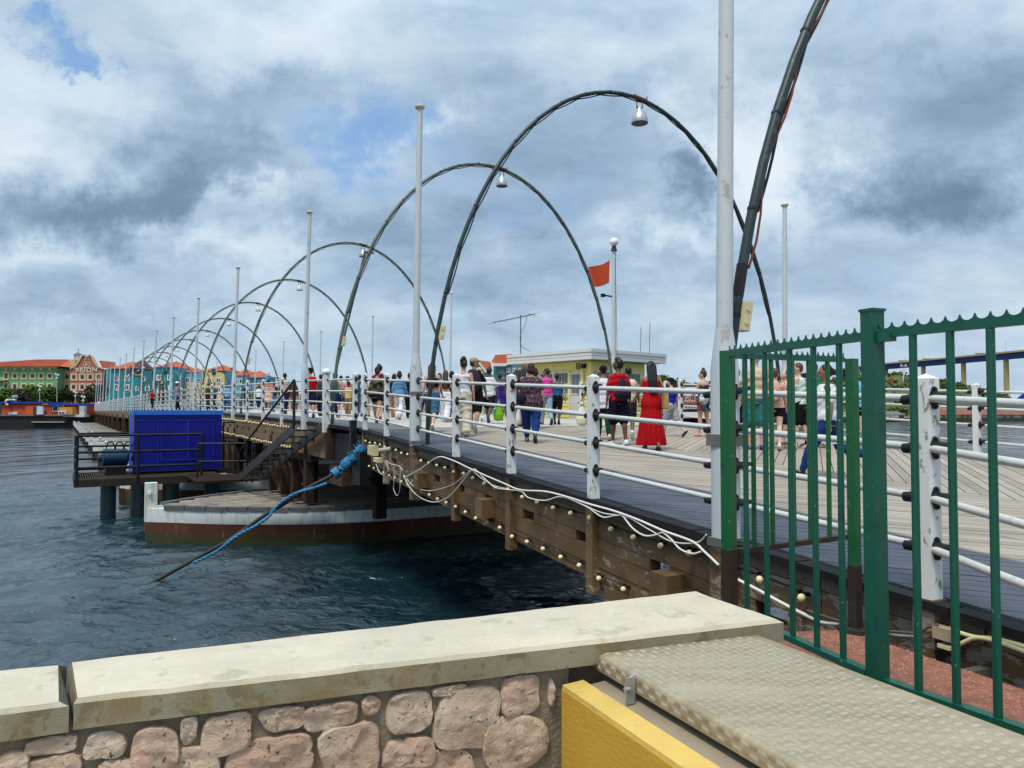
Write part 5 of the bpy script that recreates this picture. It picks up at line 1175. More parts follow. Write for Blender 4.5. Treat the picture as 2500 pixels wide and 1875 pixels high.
class Bld:
    """a far building surveyed on its front plane y = Y; boxes behind it have real depth"""
    def __init__(s, name, lab, px, Y, cat='building'): s.Y = Y; s.root = empty(name, (bear(px, Y).x, Y, -2.7), lab, cat)
    def X(s, px): return (px - 1250) / FOC * s.Y
    def Z(s, py): return at(1250, py, s.Y).z
    def block(s, x0, x1, yt, yb, mat, name='wall', d=14, off=0.0, kind=None):
        g = MB(); X0, X1, Zt, Zb = s.X(x0), s.X(x1), s.Z(yt), s.Z(yb) if yb else -2.8; y = s.Y + off
        g.box(((X0 + X1) / 2, y + d / 2, (Zt + Zb) / 2), (X1 - X0, d, Zt - Zb)); return g.build(name, mat, s.root)
    def poly(s, pts, mat, name='gable', d=.5, off=0.0):
        g = MB(); g.prism([(s.X(x), s.Y + off, s.Z(y)) for x, y in pts], (0, d, 0)); return g.build(name, mat, s.root, fix=True)
    def window(s, cx, cy, w, h, frame, surround=.25, off=0.0, split=False):
        X, Z, k = s.X(cx), s.Z(cy), s.Y / FOC; W, H = w * k, h * k; y = s.Y + off
        g = MB(); t = surround
        if t:
            for dx in (-1, 1): g.box((X + dx * (W / 2 + t / 2), y - .06, Z), (t, .16, H + 2 * t))
            for dz in (-1, 1): g.box((X, y - .06, Z + dz * (H / 2 + t / 2)), (W, .16, t))
        if split: g.box((X, y - .05, Z), (.14, .12, H))
        f = g.build('window', frame, s.root)
        g = MB(); g.box((X, y + .02, Z), (W, .10, H)); g.build('pane', FGL, f)
    def hip(s, x0, x1, ye, xr0, xr1, yr, d, over=.4, mat=None, off=0.0, tiles=True):
        mat = mat or ROOF; X0, X1, R0, R1 = s.X(x0) - over, s.X(x1) + over, s.X(xr0), s.X(xr1); Ze, Zr = s.Z(ye), s.Z(yr); y0, y1 = s.Y - over + off, s.Y + d + over + off; ym = (y0 + y1) / 2
        r0, r1 = (R0, ym, Zr), (R1, ym, Zr)
        if abs(R1 - R0) < .01: r1 = r0
        a, b, c, e = (X0, y0, Ze), (X1, y0, Ze), (X1, y1, Ze), (X0, y1, Ze)
        g = MB(); g.add([a, b, c, e, r0, (R1, ym, Zr)], [(0, 1, 5, 4), (1, 2, 5), (2, 3, 4, 5), (3, 0, 4), (3, 2, 1, 0)]); ro = g.build('roof', mat, s.root)
        if tiles:                                                       # raised tile courses on the slope facing the water
            g = MB(); n = max(6, int((X1 - X0) / .75)); A, B, C_, D_ = Vector(a), Vector(b), Vector((R1, ym, Zr)), Vector(r0)
            for i in range(n):
                x = X0 + (X1 - X0) * (i + .5) / n
                if x < R0: f = (x - X0) / max(R0 - X0, .01)
                elif x > R1: f = (X1 - x) / max(X1 - R1, .01)
                else: f = 1.0
                p = Vector((x, y0, Ze + .05)); q = Vector((x, y0 + (ym - y0) * f, Ze + (Zr - Ze) * f + .05))
                if f > .06: g.beam(p, q, .16, .12)
            g.build('roof_tiles', mat, ro, kind='stuff')
# --- green building
G1 = wall_m('green_render', (.14, .37, .20)); CT = trim((.58, .50, .26)); b = Bld('green_building', 'green rendered building with cream trim and orange hipped roof', 60, 232)
b.block(-120, 137, 898, 0, G1, d=20); b.hip(-120, 140, 895, 24, 106, 871, 26, 1.6)
b.block(-120, 137.5, 894, 899.5, CT, 'cornice', 1, -.5)
for x in (14.5, 36, 57.5, 79, 100, 121): b.poly([(x - 4, 899.5), (x + 4, 899.5), (x + 2.5, 903), (x, 906), (x - 2.5, 903)], CT, 'corbel', .35, -.36)
for cy in (918, 943): 
    for x in (36, 58, 79, 100, 121): b.window(x, cy, 8, 9.5, CT, .45)
    b.window(14.5, cy - .5, 7, 13, CT, .4)
for y in (928, 953): b.block(-40, 21, y, y + 1.2, CT, 'balcony_floor', 2, -2); 
g = MB()
for y in (922, 947):
    for x in np.arange(-30, 21, 2.2): g.beam((b.X(x), b.Y - 1.9, b.Z(y)), (b.X(x), b.Y - 1.9, b.Z(y + 6)), .1, .1, up=(1, 0, 0))
    g.beam((b.X(-30), b.Y - 1.9, b.Z(y)), (b.X(21), b.Y - 1.9, b.Z(y)), .15, .15)
g.build('balcony_railing', trim((.45, .55, .45)), b.root)
# --- cream wing and gabled red hotel
C1 = wall_m('cream_render', (.50, .43, .23)); b = Bld('cream_building', 'cream wing with stepped gable between the green and the red building', 155, 236)
b.block(134, 172, 905, 0, C1); b.poly([(143, 906), (155, 890), (155, 876.5), (168, 876.5), (168, 890), (175, 900), (175, 906)], C1, 'gable', 8, 3)
for cy in (920, 944):
    for x in (142, 163): b.window(x, cy, 8, 9, trim((.5, .40, .22)), .4)
b = Bld('lantern_turret', 'small lantern turret with grey pointed roof and cross', 182, 240, 'turret')
b.block(168, 196, 885, 905, C1, 'wall', 6); b.block(172, 192, 880, 885.2, CT, 'cornice', 5, .4)
g = MB()
for x in (175, 179, 184, 188): g.tube([(b.X(x), b.Y + 1, b.Z(880)), (b.X(x), b.Y + 1, b.Z(865))], .22, 8)
g.build('column', trim((.62, .60, .52)), b.root); g = MB(); x, y = b.X(181.7), b.Y + 1.6
g.rings([(x, y, b.Z(865.5), 1.35, 1.35), (x, y, b.Z(864.5), 1.3, 1.3), (x, y, b.Z(861), .5, .5), (x, y, b.Z(858.5), .08, .08)], 8); g.build('roof', M('grey_roof', (.13, .15, .17), .6), b.root)
g = MB(); g.beam((x, y, b.Z(859)), (x, y, b.Z(850)), .1, .1, up=(1, 0, 0)); g.beam((x - .3, y, b.Z(853)), (x + .3, y, b.Z(853)), .1, .1); g.build('cross', DARKSTEEL, b.root)
HR = wall_m('terracotta_render', (.36, .135, .095)); b = Bld('terracotta_hotel', 'terracotta hotel with curved gable and BRION lettering', 210, 228)
b.block(170, 250, 901, 0, HR, d=18); HT = trim((.62, .46, .31))
gab = [(171, 901), (174, 897), (180, 895), (186, 891), (193, 880), (199, 869), (203, 867), (206, 867), (207, 870), (215, 870), (216, 867), (219, 867), (223, 871), (229, 882), (236, 893), (243, 896), (247, 898), (249, 901)]
b.poly(gab, HR, 'gable', 1.0, -.05); g = MB()
for p, q in zip(gab, gab[1:]): g.beam((b.X(p[0]), b.Y - .1, b.Z(p[1])), (b.X(q[0]), b.Y - .1, b.Z(q[1])), .5, .35)
g.build('gable_coping', HT, b.root); b.block(206.5, 216, 871, 879, HT, 'niche_frame', .2, -.2); b.block(208, 214.5, 872.5, 877.5, HR, 'niche', .1, -.28); b.block(247, 258, 904, 0, HR, 'wall', 10, 2)
b.poly([(231, 880), (236, 879), (246, 897), (240, 897)], ROOF, 'roof', 8, 2)
for y in (920.5, 945):
    for x in (180, 200.5, 220, 240.5): b.window(x, y, 8.5, 9.5, HT, .5); b.poly([(x - 6.5, y - 7), (x - 3, y - 8.2), (x, y - 9.6), (x + 3, y - 8.2), (x + 6.5, y - 7)], HT, 'window_crest', .3, -.2)
for x in (181, 239): b.block(x - 2.5, x + 2.5, 896.5, 899.5, HT, 'gable_stone', .3, -.25)
def text(s, size, loc, mat, parent, name='lettering', ext=.05, sx=1.0, wld=None):
    cu = bpy.data.curves.new(name, 'FONT'); cu.body = s; cu.size = size; cu.extrude = ext; cu.align_x = 'CENTER'; cu.align_y = 'CENTER'; cu.space_character = 1.08
    o = bpy.data.objects.new(name, cu); COL.objects.link(o); dg = bpy.context.evaluated_depsgraph_get(); me = bpy.data.meshes.new_from_object(o.evaluated_get(dg)); bpy.data.objects.remove(o)
    o = bpy.data.objects.new(name, me); COL.objects.link(o); me.materials.clear(); me.materials.append(mat); o.parent = parent; o.location = Vector(loc) - parent_world(parent); o.rotation_euler = (math.pi / 2, 0, 0); o.scale = (sx, 1, 1); return o
LM = trim((.78, .70, .58)); text('BRION', 1.55, (b.X(210.5), b.Y - .2, b.Z(903.3)), LM, b.root, sx=1.32); text('CITY HOTEL', .42, (b.X(210.5), b.Y - .2, b.Z(908.8)), LM, b.root, sx=1.3); text('B', 1.25, (b.X(210.5), b.Y - .2, b.Z(889.6)), LM, b.root)
g = MB(); cx, cz = b.X(210.5), b.Z(890)
g.tube([(cx + .92 * math.cos(i * math.pi / 12), b.Y - .1, cz + .92 * math.sin(i * math.pi / 12)) for i in range(25)], .07, 5)
for yy_, x0, x1 in ((898, 193, 228), (908.9, 193, 199), (908.9, 222, 228)): g.beam((b.X(x0), b.Y - .15, b.Z(yy_)), (b.X(x1), b.Y - .15, b.Z(yy_)), .08, .08)
g.build('sign_rings', LM, b.root)
# --- turquoise, yellow and blue waterfront blocks
TQ = wall_m('turquoise_render', (.015, .26, .32)); TQ2 = wall_m('teal_render', (.01, .20, .26)); LB = wall_m('light_blue_render', (.10, .40, .52)); YL = wall_m('pale_yellow_render', (.62, .49, .19)); SB_ = wall_m('sky_blue_render', (.10, .36, .50)); PE = wall_m('cream_yellow_render', (.64, .53, .29)); WF = trim((.75, .76, .74))
b = Bld('turquoise_building', 'turquoise building with orange gabled roof at the left end of the colourful row', 300, 225)
b.block(258, 342, 900, 0, TQ); b.block(342, 375, 906, 0, TQ2, off=-1.0); b.hip(272, 330, 900, 302.5, 304, 880, 10, .6); b.hip(322, 346, 901, 333, 334, 876.5, 8, .2, M('maroon_roof', (.13, .05, .045), .7))
for cy in (924, 946):
    for x, w in ((284, 7), (309.5, 9)): b.window(x, cy, w, 9 if cy < 930 else 11, WF, .25, split=True)
b.window(354, 925, 6, 7, WF, .25, -1.02); b.window(336, 949, 6, 8, WF, .25, 0.0); b.window(364, 949, 7, 8, WF, .25, -1.02, True)
b = Bld('teal_building', 'teal building with light blue attic and orange pyramid roof', 405, 222)
b.block(374, 436, 898, 0, LB); b.poly([(374, 916), (380, 910), (392, 906), (405, 905), (418, 906), (430, 910), (433, 914), (433, 985), (374, 985)], TQ2, 'wall', .5, -.3)
b.hip(378, 430, 897, 404.5, 405, 878.5, 14, .5); b.block(397, 409, 894, 907, LB, 'dormer', 1.5, -.6); b.window(403, 901, 8, 8, LB, .1, -.65); b.poly([(398, 907.5), (408, 907.5), (405, 911), (401, 911)], FGL, 'round_vent', .2, -.5)
for x, y, w, h in ((389, 922, 7, 9), (415, 922, 7, 9), (390, 950, 6, 9), (417, 948, 6, 9)): b.window(x, y, w, h, WF, .3, -.35, True)
b = Bld('low_blue_building', 'light blue building with cream ground floor and small orange roof', 462, 226)
b.block(436, 492, 910, 0, SB_); b.block(437, 491, 934, 985, PE, 'lower_wall', .5, -.4); b.hip(446, 482, 909, 463.5, 464, 896, 10, .2)
b.window(457, 928, 8, 10, WF, .2, 0, True); b.window(442, 928, 8, 4, WF, .15); b.window(484, 928, 8, 4, WF, .15); b.window(461, 966, 8, 9, WF, .2, -.45)
b = Bld('yellow_building', 'yellow waterfront building with arched top under an orange pyramid roof', 522, 220)
b.block(491, 553, 906.6, 0, SB_); b.poly([(496, 918), (500, 912), (510, 909), (524, 907.5), (536, 909), (545, 912), (549, 917), (549, 985), (496, 985)], YL, 'wall', .6, -.4)
b.hip(496, 549, 905.5, 523, 523.4, 887.6, 14, .5); b.block(517, 529, 900, 909, SB_, 'dormer', 1, -.8); b.window(523, 904.5, 8, 6, SB_, .1, -.82); g = MB(); g.tube([(b.X(523), b.Y - .42, b.Z(911.5)), (b.X(523), b.Y - .6, b.Z(911.5))], .45, 14); g.build('round_vent', FGL, b.root)
for x in (512, 535): b.window(x, 929, 8, 9, WF, .25, -.45, True); b.window(x, 952, 7, 9, WF, .25, -.45, True)
b = Bld('sky_blue_building', 'sky blue building with twin orange gabled roofs', 598, 224)
b.block(553, 652, 918, 0, SB_); b.hip(570, 607, 917, 582, 583, 897.5, 12, .2); b.hip(592, 612, 915, 596, 611, 904.5, 14, .1, off=2); b.hip(604, 645, 922, 618, 619, 903, 12, .2, off=-.6)
for x, y, w, h in ((558, 930, 5, 8), (576, 931, 7, 9), (590, 931, 10, 9), (606, 931, 4, 6), (574, 955, 7, 10), (591, 955, 7, 10), (635, 933, 5, 7)): b.window(x, y, w, h, WF, .2, 0, True)
b.hip(552, 562, 912, 557, 557.2, 894, 6, .1, M('maroon_roof', (.13, .05, .045), .7)); b.block(552, 562, 911, 925, TQ2, 'turret', 5, -.5)
b = Bld('small_tower', 'small blue tower with dark pyramid roof and cross right of the blue building', 648, 226, 'tower')
b.block(643, 656, 924, 0, SB_, d=5); b.hip(641, 658, 924, 648.5, 648.7, 915, 6, .2, M('slate_roof', (.05, .07, .09), .6), tiles=False); g = MB(); x = b.X(648.6); g.beam((x, b.Y + 3, b.Z(915)), (x, b.Y + 3, b.Z(908)), .1, .1, up=(1, 0, 0)); g.beam((x - .35, b.Y + 3, b.Z(911)), (x + .35, b.Y + 3, b.Z(911)), .1, .1); g.build('cross', DARKSTEEL, b.root)
b = Bld('low_pink_house', 'low white house with orange roof behind the bridge railing', 640, 205); b.block(622, 655, 945, 0, wall_m('white_render', (.6, .58, .55)), d=8); b.hip(620, 657, 945, 630, 650, 936, 8, .4)
b.block(658, 672, 922, 0, wall_m('white_render', (.6, .58, .55)), 'turret', 6, 5)
b = Bld('low_house_row', 'low pale houses with pink roofs seen between the walkers', 850, 210); b.block(700, 1160, 968, 0, wall_m('pink_render', (.45, .25, .2)), d=8); b.block(690, 1160, 964, 968, SB_, 'roof', 9, -.5)
# --- teal gabled houses left of the kiosk
TE2 = wall_m('sea_green_render', (.15, .36, .37)); TE3 = wall_m('slate_teal_render', (.07, .22, .25))
b = Bld('teal_gabled_house', 'sea green house with steep orange roof left of the kiosk', 1185, 150)
b.poly([(1150, 905), (1162, 880), (1166, 878), (1198, 912), (1205, 915), (1205, 1010), (1150, 1010)], TE2, 'wall', 8); g = MB(); g.prism([(b.X(1166), b.Y - .2, b.Z(879)), (b.X(1196), b.Y + 2, b.Z(881.5)), (b.X(1202), b.Y + 2, b.Z(904)), (b.X(1187), b.Y - .2, b.Z(908))], (0, .3, 0)); g.build('roof', ROOF, b.root, fix=True)
g = MB(); g.beam((b.X(1164), b.Y - .3, b.Z(878.5)), (b.X(1187), b.Y - .3, b.Z(909)), .3, .35); g.build('barge_board', WF, b.root)
for x, y in ((1160, 890), (1176, 926), (1189, 926), (1176, 950)): b.window(x, y, 5, 6, WF, .12)
b = Bld('slate_teal_house', 'tall slate teal house with white framed windows and orange roof behind the kiosk', 1250, 142)
b.poly([(1235, 893), (1252, 865), (1262, 868), (1300, 893), (1300, 1010), (1235, 1010)], TE3, 'wall', 10); b.block(1204, 1236, 891, 1010, TE2, 'wall', 8, 1)
g = MB(); g.prism([(b.X(1209), b.Y, b.Z(866.5)), (b.X(1251.5), b.Y, b.Z(864)), (b.X(1236), b.Y - .3, b.Z(891)), (b.X(1199), b.Y - .3, b.Z(885))][::-1], (0, .5, 0)); g.build('roof', ROOF, b.root, fix=True)
g = MB(); g.beam((b.X(1253), b.Y - .4, b.Z(864)), (b.X(1236), b.Y - .5, b.Z(892)), .28, .3); g.beam((b.X(1198), b.Y - .4, b.Z(884)), (b.X(1204), b.Y - .5, b.Z(892)), .25, .3); g.beam((b.X(1203), b.Y - .5, b.Z(891)), (b.X(1236), b.Y - .5, b.Z(891)), .3, .5); g.build('barge_board', WF, b.root)
b.block(1221, 1234, 897, 1000, trim((.35, .42, .38)), 'glazed_bay', .4, .7)
for y in range(897, 1005, 13): b.block(1220, 1235, y, y + 1.2, WF, 'bay_bar', .3, .4)
for x in (1241, 1256, 1270, 1286):
    for y in (904, 926, 944, 963): b.window(x, y, 6, 8, WF, .13, 0, True)
b.poly([(1275, 893), (1281, 900), (1289, 893), (1293, 884), (1280, 884)], ROOF, 'dormer_roof', 1, -.8)
# --- floating kitchen barge with the orange building
BG = empty('restaurant_barge', tuple(at(90, 1040, 172)), 'long black barge carrying an orange building with blue roof edges', 'barge'); b = Bld.__new__(Bld); b.Y = 170; b.root = BG
OR = wall_m('orange_render', (.52, .075, .03)); BR = M('blue_roof_edge', (.01, .06, .42), .5); BLK = M('black_hull', (.012, .012, .014), .7, var=.4)
b.block(-60, 212, 1015.5, 1046, BLK, 'hull', 12); b.block(-60, 165, 1012, 1015.6, M('grey_deck_edge', (.18, .16, .14), .8), 'deck_edge', 12, -.3); b.block(162, 214, 1012, 1018, WT, 'white_sponson', 2, -1.2)
b.block(5, 103, 983, 1012, OR, 'wall', 8); b.block(100, 200, 987, 1012, OR, 'wall', 7, .3); b.block(65, 100, 990, 1012, wall_m('orange_lit_render', (.60, .11, .03)), 'wall', .4, -.3)  # the lit section carries its light as a brighter orange wall colour
b.block(2, 103, 981, 984.6, BR, 'roof_edge', 9, -.6); b.block(121, 205, 985, 988.6, BR, 'roof_edge', 9, -.6); b.block(100, 121, 985.5, 988, trim((.35, .2, .12)), 'roof_edge', 8, 0)
b.block(85, 96, 993, 1011.8, FGL, 'doorway', .2, -.5); b.block(95, 110, 992, 1011.8, trim((.55, .62, .75)), 'poster_board', .6, -.7); b.window(135, 997, 11, 13, WF, .15, .2); b.window(149, 997, 11, 13, WF, .15, .2)
b.block(158, 190, 994, 1012, wall_m('ochre_render', (.55, .28, .07)), 'ochre_box', 3, -2); b.block(158, 177, 1003, 1012, WT, 'white_vent_box', 1, -2.3); b.window(163.5, 1008, 5, 5, WT, .05, -2.35); b.window(171, 1008, 5, 5, WT, .05, -2.35); b.block(197, 209, 991, 1012, trim((.45, .5, .55)), 'grey_gate', 1, -.5); b.block(25, 46, 1006, 1011.8, WT, 'louvre', .4, -.4); b.block(-60, 6, 988, 1012, FGL, 'shadowed_wall', 6, 1)  # the last wall block is coloured near black to stand for shade
g = MB(); x = lambda p: b.X(p); z = lambda p: b.Z(p); g.tube(smoothpts([Vector((x(27), b.Y - 1, z(990))), Vector((x(23), b.Y - 1, z(985))), Vector((x(24), b.Y - 1, z(978))), Vector((x(32), b.Y, z(977))), Vector((x(39), b.Y, z(978)))], 5), .30, 10); g.rings([(x(33), b.Y + .5, z(973), .35, .35), (x(33), b.Y + .5, z(971), .6, .6), (x(33), b.Y + .5, z(966), .6, .6), (x(33), b.Y + .5, z(965), .45, .45)], 12); g.build('exhaust_duct', GALV, BG, smooth=True)
b.block(82, 163, 1029, 1031.5, M('rope_fender', (.35, .33, .28), .8), 'rubbing_strip', .5, -.6)
# white party tent by the bridge head
tn = empty('party_tent', tuple(at(228, 1010, 178)), 'small white pyramid tent next to the far end of the bridge', 'tent'); b = Bld.__new__(Bld); b.Y = 176; b.root = tn
b.hip(216, 244, 996, 229, 231, 981, 4, .1, M('tent_canvas', (.75, .76, .78), .6), tiles=False)
g = MB()
for xx in (217.5, 227, 236, 243): g.tube([(b.X(xx), b.Y, b.Z(996)), (b.X(xx), b.Y, b.Z(1022))], .12, 6)
g.build('tent_pole', WT, tn); b.block(225, 232, 1008, 1026, WT, 'white_counter', 1)
b.block(232, 242, 1006, 1026, trim((.45, .33, .14)), 'tan_panel', 1, .5)
# flag of the island
P0f = at(349, 985, 196); fpo = MB().tube([P0f, at(349, 893, 196)], .12, 8).build('thin_flagpole', M('dark_pole', (.06, .06, .06), .5), None); tag(fpo, 'thin dark flagpole in front of the turquoise building', 'flag pole')
fr_ = empty('curacao_flag'.replace('curacao', 'island'), tuple(at(347, 905, 196)), 'large dark blue flag with a yellow stripe before the turquoise building', 'flag')
def fsh(v0, v1, mt, nm, o=0.0):
    nu, nv = 12, 3; vs = []
    for i in range(nu + 1):
        for j in range(nv + 1):
            u, v = i / nu, v0 + (v1 - v0) * j / nv; p = at(347 - u * 30 , 901 + v * 17 + 3 * math.sin(u * 3.1) - 2 * u, 196); p.y += .5 * math.sin(u * 9) + o; vs.append(p)
    g = MB(); g.add(vs, [(i * (nv + 1) + j, (i + 1) * (nv + 1) + j, (i + 1) * (nv + 1) + j + 1, i * (nv + 1) + j + 1) for i in range(nu) for j in range(nv)]); g.build(nm, mt, fr_, smooth='all')
NV = M('flag_navy', (.008, .012, .14), .7, var=.15, bump=0); fsh(0, .62, NV, 'blue_field'); fsh(.62, .80, M('flag_yellow', (.75, .65, .03), .7, var=.1, bump=0), 'yellow_stripe'); fsh(.80, 1, NV, 'blue_field')
# ------------------------------------------------------------------ trees
def leaf_mat(name, a, b_):
    m, nt, b = base_mat(name); v = pos_n(nt); n1 = noise_n(nt, v, .9, 3); n2 = noise_n(nt, v, 6, 3)
    c = mix_n(nt, ramp_n(nt, n1, [(.35, (0,) * 3), (.65, (1,) * 3)]), a, b_); c = mix_n(nt, 1.0, c, ramp_n(nt, n2, [(.3, (.6,) * 3), (.7, (1.25,) * 3)]), 'MULTIPLY')
    nt.links.new(c, b.inputs['Base Color']); b.inputs['Roughness'].default_value = .7; b.inputs['Specular IOR Level'].default_value = .2; return m
LF = [leaf_mat('bright_foliage', (.035, .085, .010), (.085, .15, .020)), leaf_mat('dark_foliage', (.018, .040, .012), (.045, .075, .022)), leaf_mat('brownish_foliage', (.040, .038, .022), (.075, .075, .035))]
BARK = M('bark', (.09, .07, .05), .9, var=.3)
def crown(c, r, n, leaf, rs, clumps=9):
    cs = []
    for i in range(clumps):
        d = Vector((rs.uniform(-1, 1), rs.uniform(-1, 1), rs.uniform(-.7, 1)))
        if d.length > 1: d.normalize()
        cs.append((Vector((c[0] + d.x * r[0] * .62, c[1] + d.y * r[1] * .62, c[2] + d.z * r[2] * .6)), rs.uniform(.35, .6)))
    vs = []; fs = []
    for i in range(n):
        cc, k = rs.choice(cs); d = Vector((rs.gauss(0, 1), rs.gauss(0, 1), rs.gauss(0, 1))).normalized() * (rs.random() ** .4)
        p = cc + Vector((d.x * r[0] * k, d.y * r[1] * k, d.z * r[2] * k)); a = Vector((rs.gauss(0, 1), rs.gauss(0, 1), rs.gauss(0, .6))).normalized(); b_ = a.cross(Vector((rs.gauss(0, 1), rs.gauss(0, 1), rs.gauss(0, 1)))).normalized(); s = leaf * rs.uniform(.6, 1.3)
        k0 = len(vs); vs += [p - a * s, p - b_ * s * .6, p + a * s, p + b_ * s * .6]; fs.append((k0, k0 + 1, k0 + 2, k0 + 3))
    return vs, fs
def tree(px, ybase, Y, w, h, li, lab, n=900, seed=0, name='leafy_tree', group='trees along the left far shore'):
    base = at(px, ybase, Y); base.z = -2.7; k = Y / FOC; W, H = w * k / 2, h * k; rs = random.Random(seed + int(px)); root = empty(name, tuple(base), lab, 'tree', group)
    top = at(px, ybase, Y).z + H; cz = top - H * .5
    g = MB(); g.tube([base, Vector((base.x + rs.uniform(-.4, .4), base.y, (base.z + cz) / 2)), Vector((base.x + rs.uniform(-.6, .6), base.y, cz))], [.32, .24, .12], 7)
    for i in range(5): a = rs.uniform(0, 6.28); g.tube([Vector((base.x, base.y, (base.z + cz) / 2)), Vector((base.x + math.cos(a) * W * .6, base.y + math.sin(a) * W * .5, cz + rs.uniform(-.2, .4) * H * .4))], [.14, .04], 5)
    g.build('trunk', BARK, root); vs, fs = crown((base.x, base.y, cz), (W * 1.15, W * .9, H * .55), n, .38 * (H / 5), rs, 11); g = MB(); g.v = [tuple(v) for v in vs]; g.f = fs; g.build('crown', LF[li], root)
TL = [(8, 60, 42, 0, 'bright green tree at the left edge of the picture'), (42, 58, 40, 2, 'brownish tree below the first windows of the green building'), (84, 66, 46, 0, 'broad bright green tree in front of the green building'), (112, 50, 44, 0, 'yellow green tree before the right end of the green building'),
      (146, 56, 42, 1, 'dark green tree before the cream wing'), (178, 50, 34, 2, 'dull brownish tree left under the terracotta hotel'), (208, 44, 34, 2, 'sparse brown tree under the terracotta hotel'), (232, 52, 50, 1, 'dark tree right of the terracotta hotel near the tent')]
for i, (px, w, h, li, lab) in enumerate(TL): tree(px, 988, 196 + (i % 3) * 4, w, h, li, lab, 1500, i)
for i, (px, w, h, lab) in enumerate([(575, 44, 24, 'round green bush before the sky blue building'), (612, 40, 30, 'taller green bush right of the round pole sticker'), (650, 48, 26, 'green bush behind the woman in pink'), (735, 50, 26, 'green bush behind the brown sleeves of a walker'), (780, 44, 22, 'green bush behind the man in red'), (690, 40, 24, 'green bush behind the man in beige'), (900, 60, 20, 'low green bush beyond the middle of the railing')]): tree(px, 992, 188, w, h, 0, lab, 900, i + 20, 'bush', 'bushes beyond the right railing')
pr = empty('palm_tree', tuple(at(390, 985, 190)), 'fan palm in front of the teal building', 'tree'); rs = random.Random(4); c = at(391, 943, 190); g = MB(); g.tube([at(390, 990, 190), c], [.3, .2], 8); g.build('trunk', BARK, pr); g = MB()
for i in range(34):
    a = rs.uniform(0, 6.28); e = rs.uniform(-.5, 1.2); d = Vector((math.cos(a) * math.cos(e), math.sin(a) * math.cos(e), math.sin(e))); s = d.cross(Vector((0, 0, 1))).normalized()
    for j in range(7): f = (j - 3) * .16; q = (d + s * f).normalized(); g.add([c + d * .3, c + q * 1.5 + s * .07, c + q * rs.uniform(1.7, 2.2) - Vector((0, 0, .25)), c + q * 1.5 - s * .07], [(0, 1, 2, 3)])
g.build('crown', LF[0], pr)
# lamp posts on the left shore
for px, y0, yb, lab in ((139, 912, 985, 'slim lamp post with cluster head before the cream wing'), (184, 955, 985, 'lamp post with round lamp before the terracotta hotel'), (97, 940, 985, 'thin pole before the bright green tree'), (203, 966, 988, 'short post with pink flowers near the tent')):
    r_ = empty('street_lamp', tuple(at(px, yb, 186)), lab, 'street lamp'); a, t_ = at(px, yb, 186), at(px, y0, 186); MB().tube([a, t_], .10, 6).build('pole', M('pale_pole', (.45, .43, .38), .6), r_)
    g = MB(); [g.ball(t_ + Vector((dx, 0, dz)), .28, 8, 5) for dx, dz in ((.3, -.4), (-.3, -.2), (0, -1.2))]; g.build('lamp_head', WT, r_, smooth='all')
# ------------------------------------------------------------------ east side: hill, high road bridge, houses
HILL = M('scrub_hillside', (.085, .11, .028), .95, var=.5, scale=.14, bump=0, dirt=(.24, .20, .09), dirt_amt=.55, dirt_scale=.06, dirt_lo=.55)
prof = [(1500, 960), (1600, 948), (1700, 943), (1800, 940), (1950, 936), (2030, 931), (2080, 924), (2120, 921), (2160, 916), (2190, 914), (2220, 922), (2260, 930), (2300, 938), (2340, 946), (2400, 956), (2435, 966), (2470, 984), (2520, 1002)]
def hz_(px):
    for (a, ya), (b_, yb) in zip(prof, prof[1:]):
        if a <= px <= b_: return ya + (yb - ya) * (px - a) / (b_ - a)
    return prof[0][1] if px < prof[0][0] else 1004
vs = []; nx, ny = 130, 26
for i in range(nx + 1):
    px = 1480 + 1060 * i / nx
    for j in range(ny + 1):
        v = j / ny; Y = 330 + 150 * v; ztop = at(1250, hz_(px), 440).z; f = math.sin(min(1, v / .74) * math.pi / 2) if v < .74 else math.cos((v - .74) / .26 * 1.3); x = (px - 1250) / FOC * 440 * (.8 + .27 * v)
        q = Vector((x * .04, Y * .04, 0)); vs.append((x, Y, -3 + (ztop + 3) * f + mnoise.noise(q) * 1.6 * f + mnoise.noise(q * 5) * .5))
g = MB(); g.add(vs, [(i * (ny + 1) + j, (i + 1) * (ny + 1) + j, (i + 1) * (ny + 1) + j + 1, i * (ny + 1) + j + 1) for i in range(nx) for j in range(ny)]); tag(g.build('hill', HILL, smooth='all'), kind='structure')
rs = random.Random(12); V = []; Fc = []
for i in range(1300):
    k = rs.randrange(len(vs)); x, y, z = vs[k]; s = rs.uniform(.8, 2.2)
    for j in range(9):
        p = Vector((x + rs.gauss(0, s * .5), y + rs.gauss(0, s * .5), z + rs.uniform(0, s * .9))); a = Vector((rs.gauss(0, 1), rs.gauss(0, 1), rs.gauss(0, 1))).normalized(); c = a.cross(Vector((0, 0, 1))).normalized(); e = a.cross(c); q = s * .45; k0 = len(V); V += [p - c * q, p - e * q, p + c * q, p + e * q]; Fc.append((k0, k0 + 1, k0 + 2, k0 + 3))
g = MB(); g.v = [tuple(v) for v in V]; g.f = Fc; tag(g.build('scrub', leaf_mat('scrub_leaves', (.04, .065, .015), (.10, .12, .035))), 'low scrub bushes covering the hillside', 'shrubs', kind='stuff')
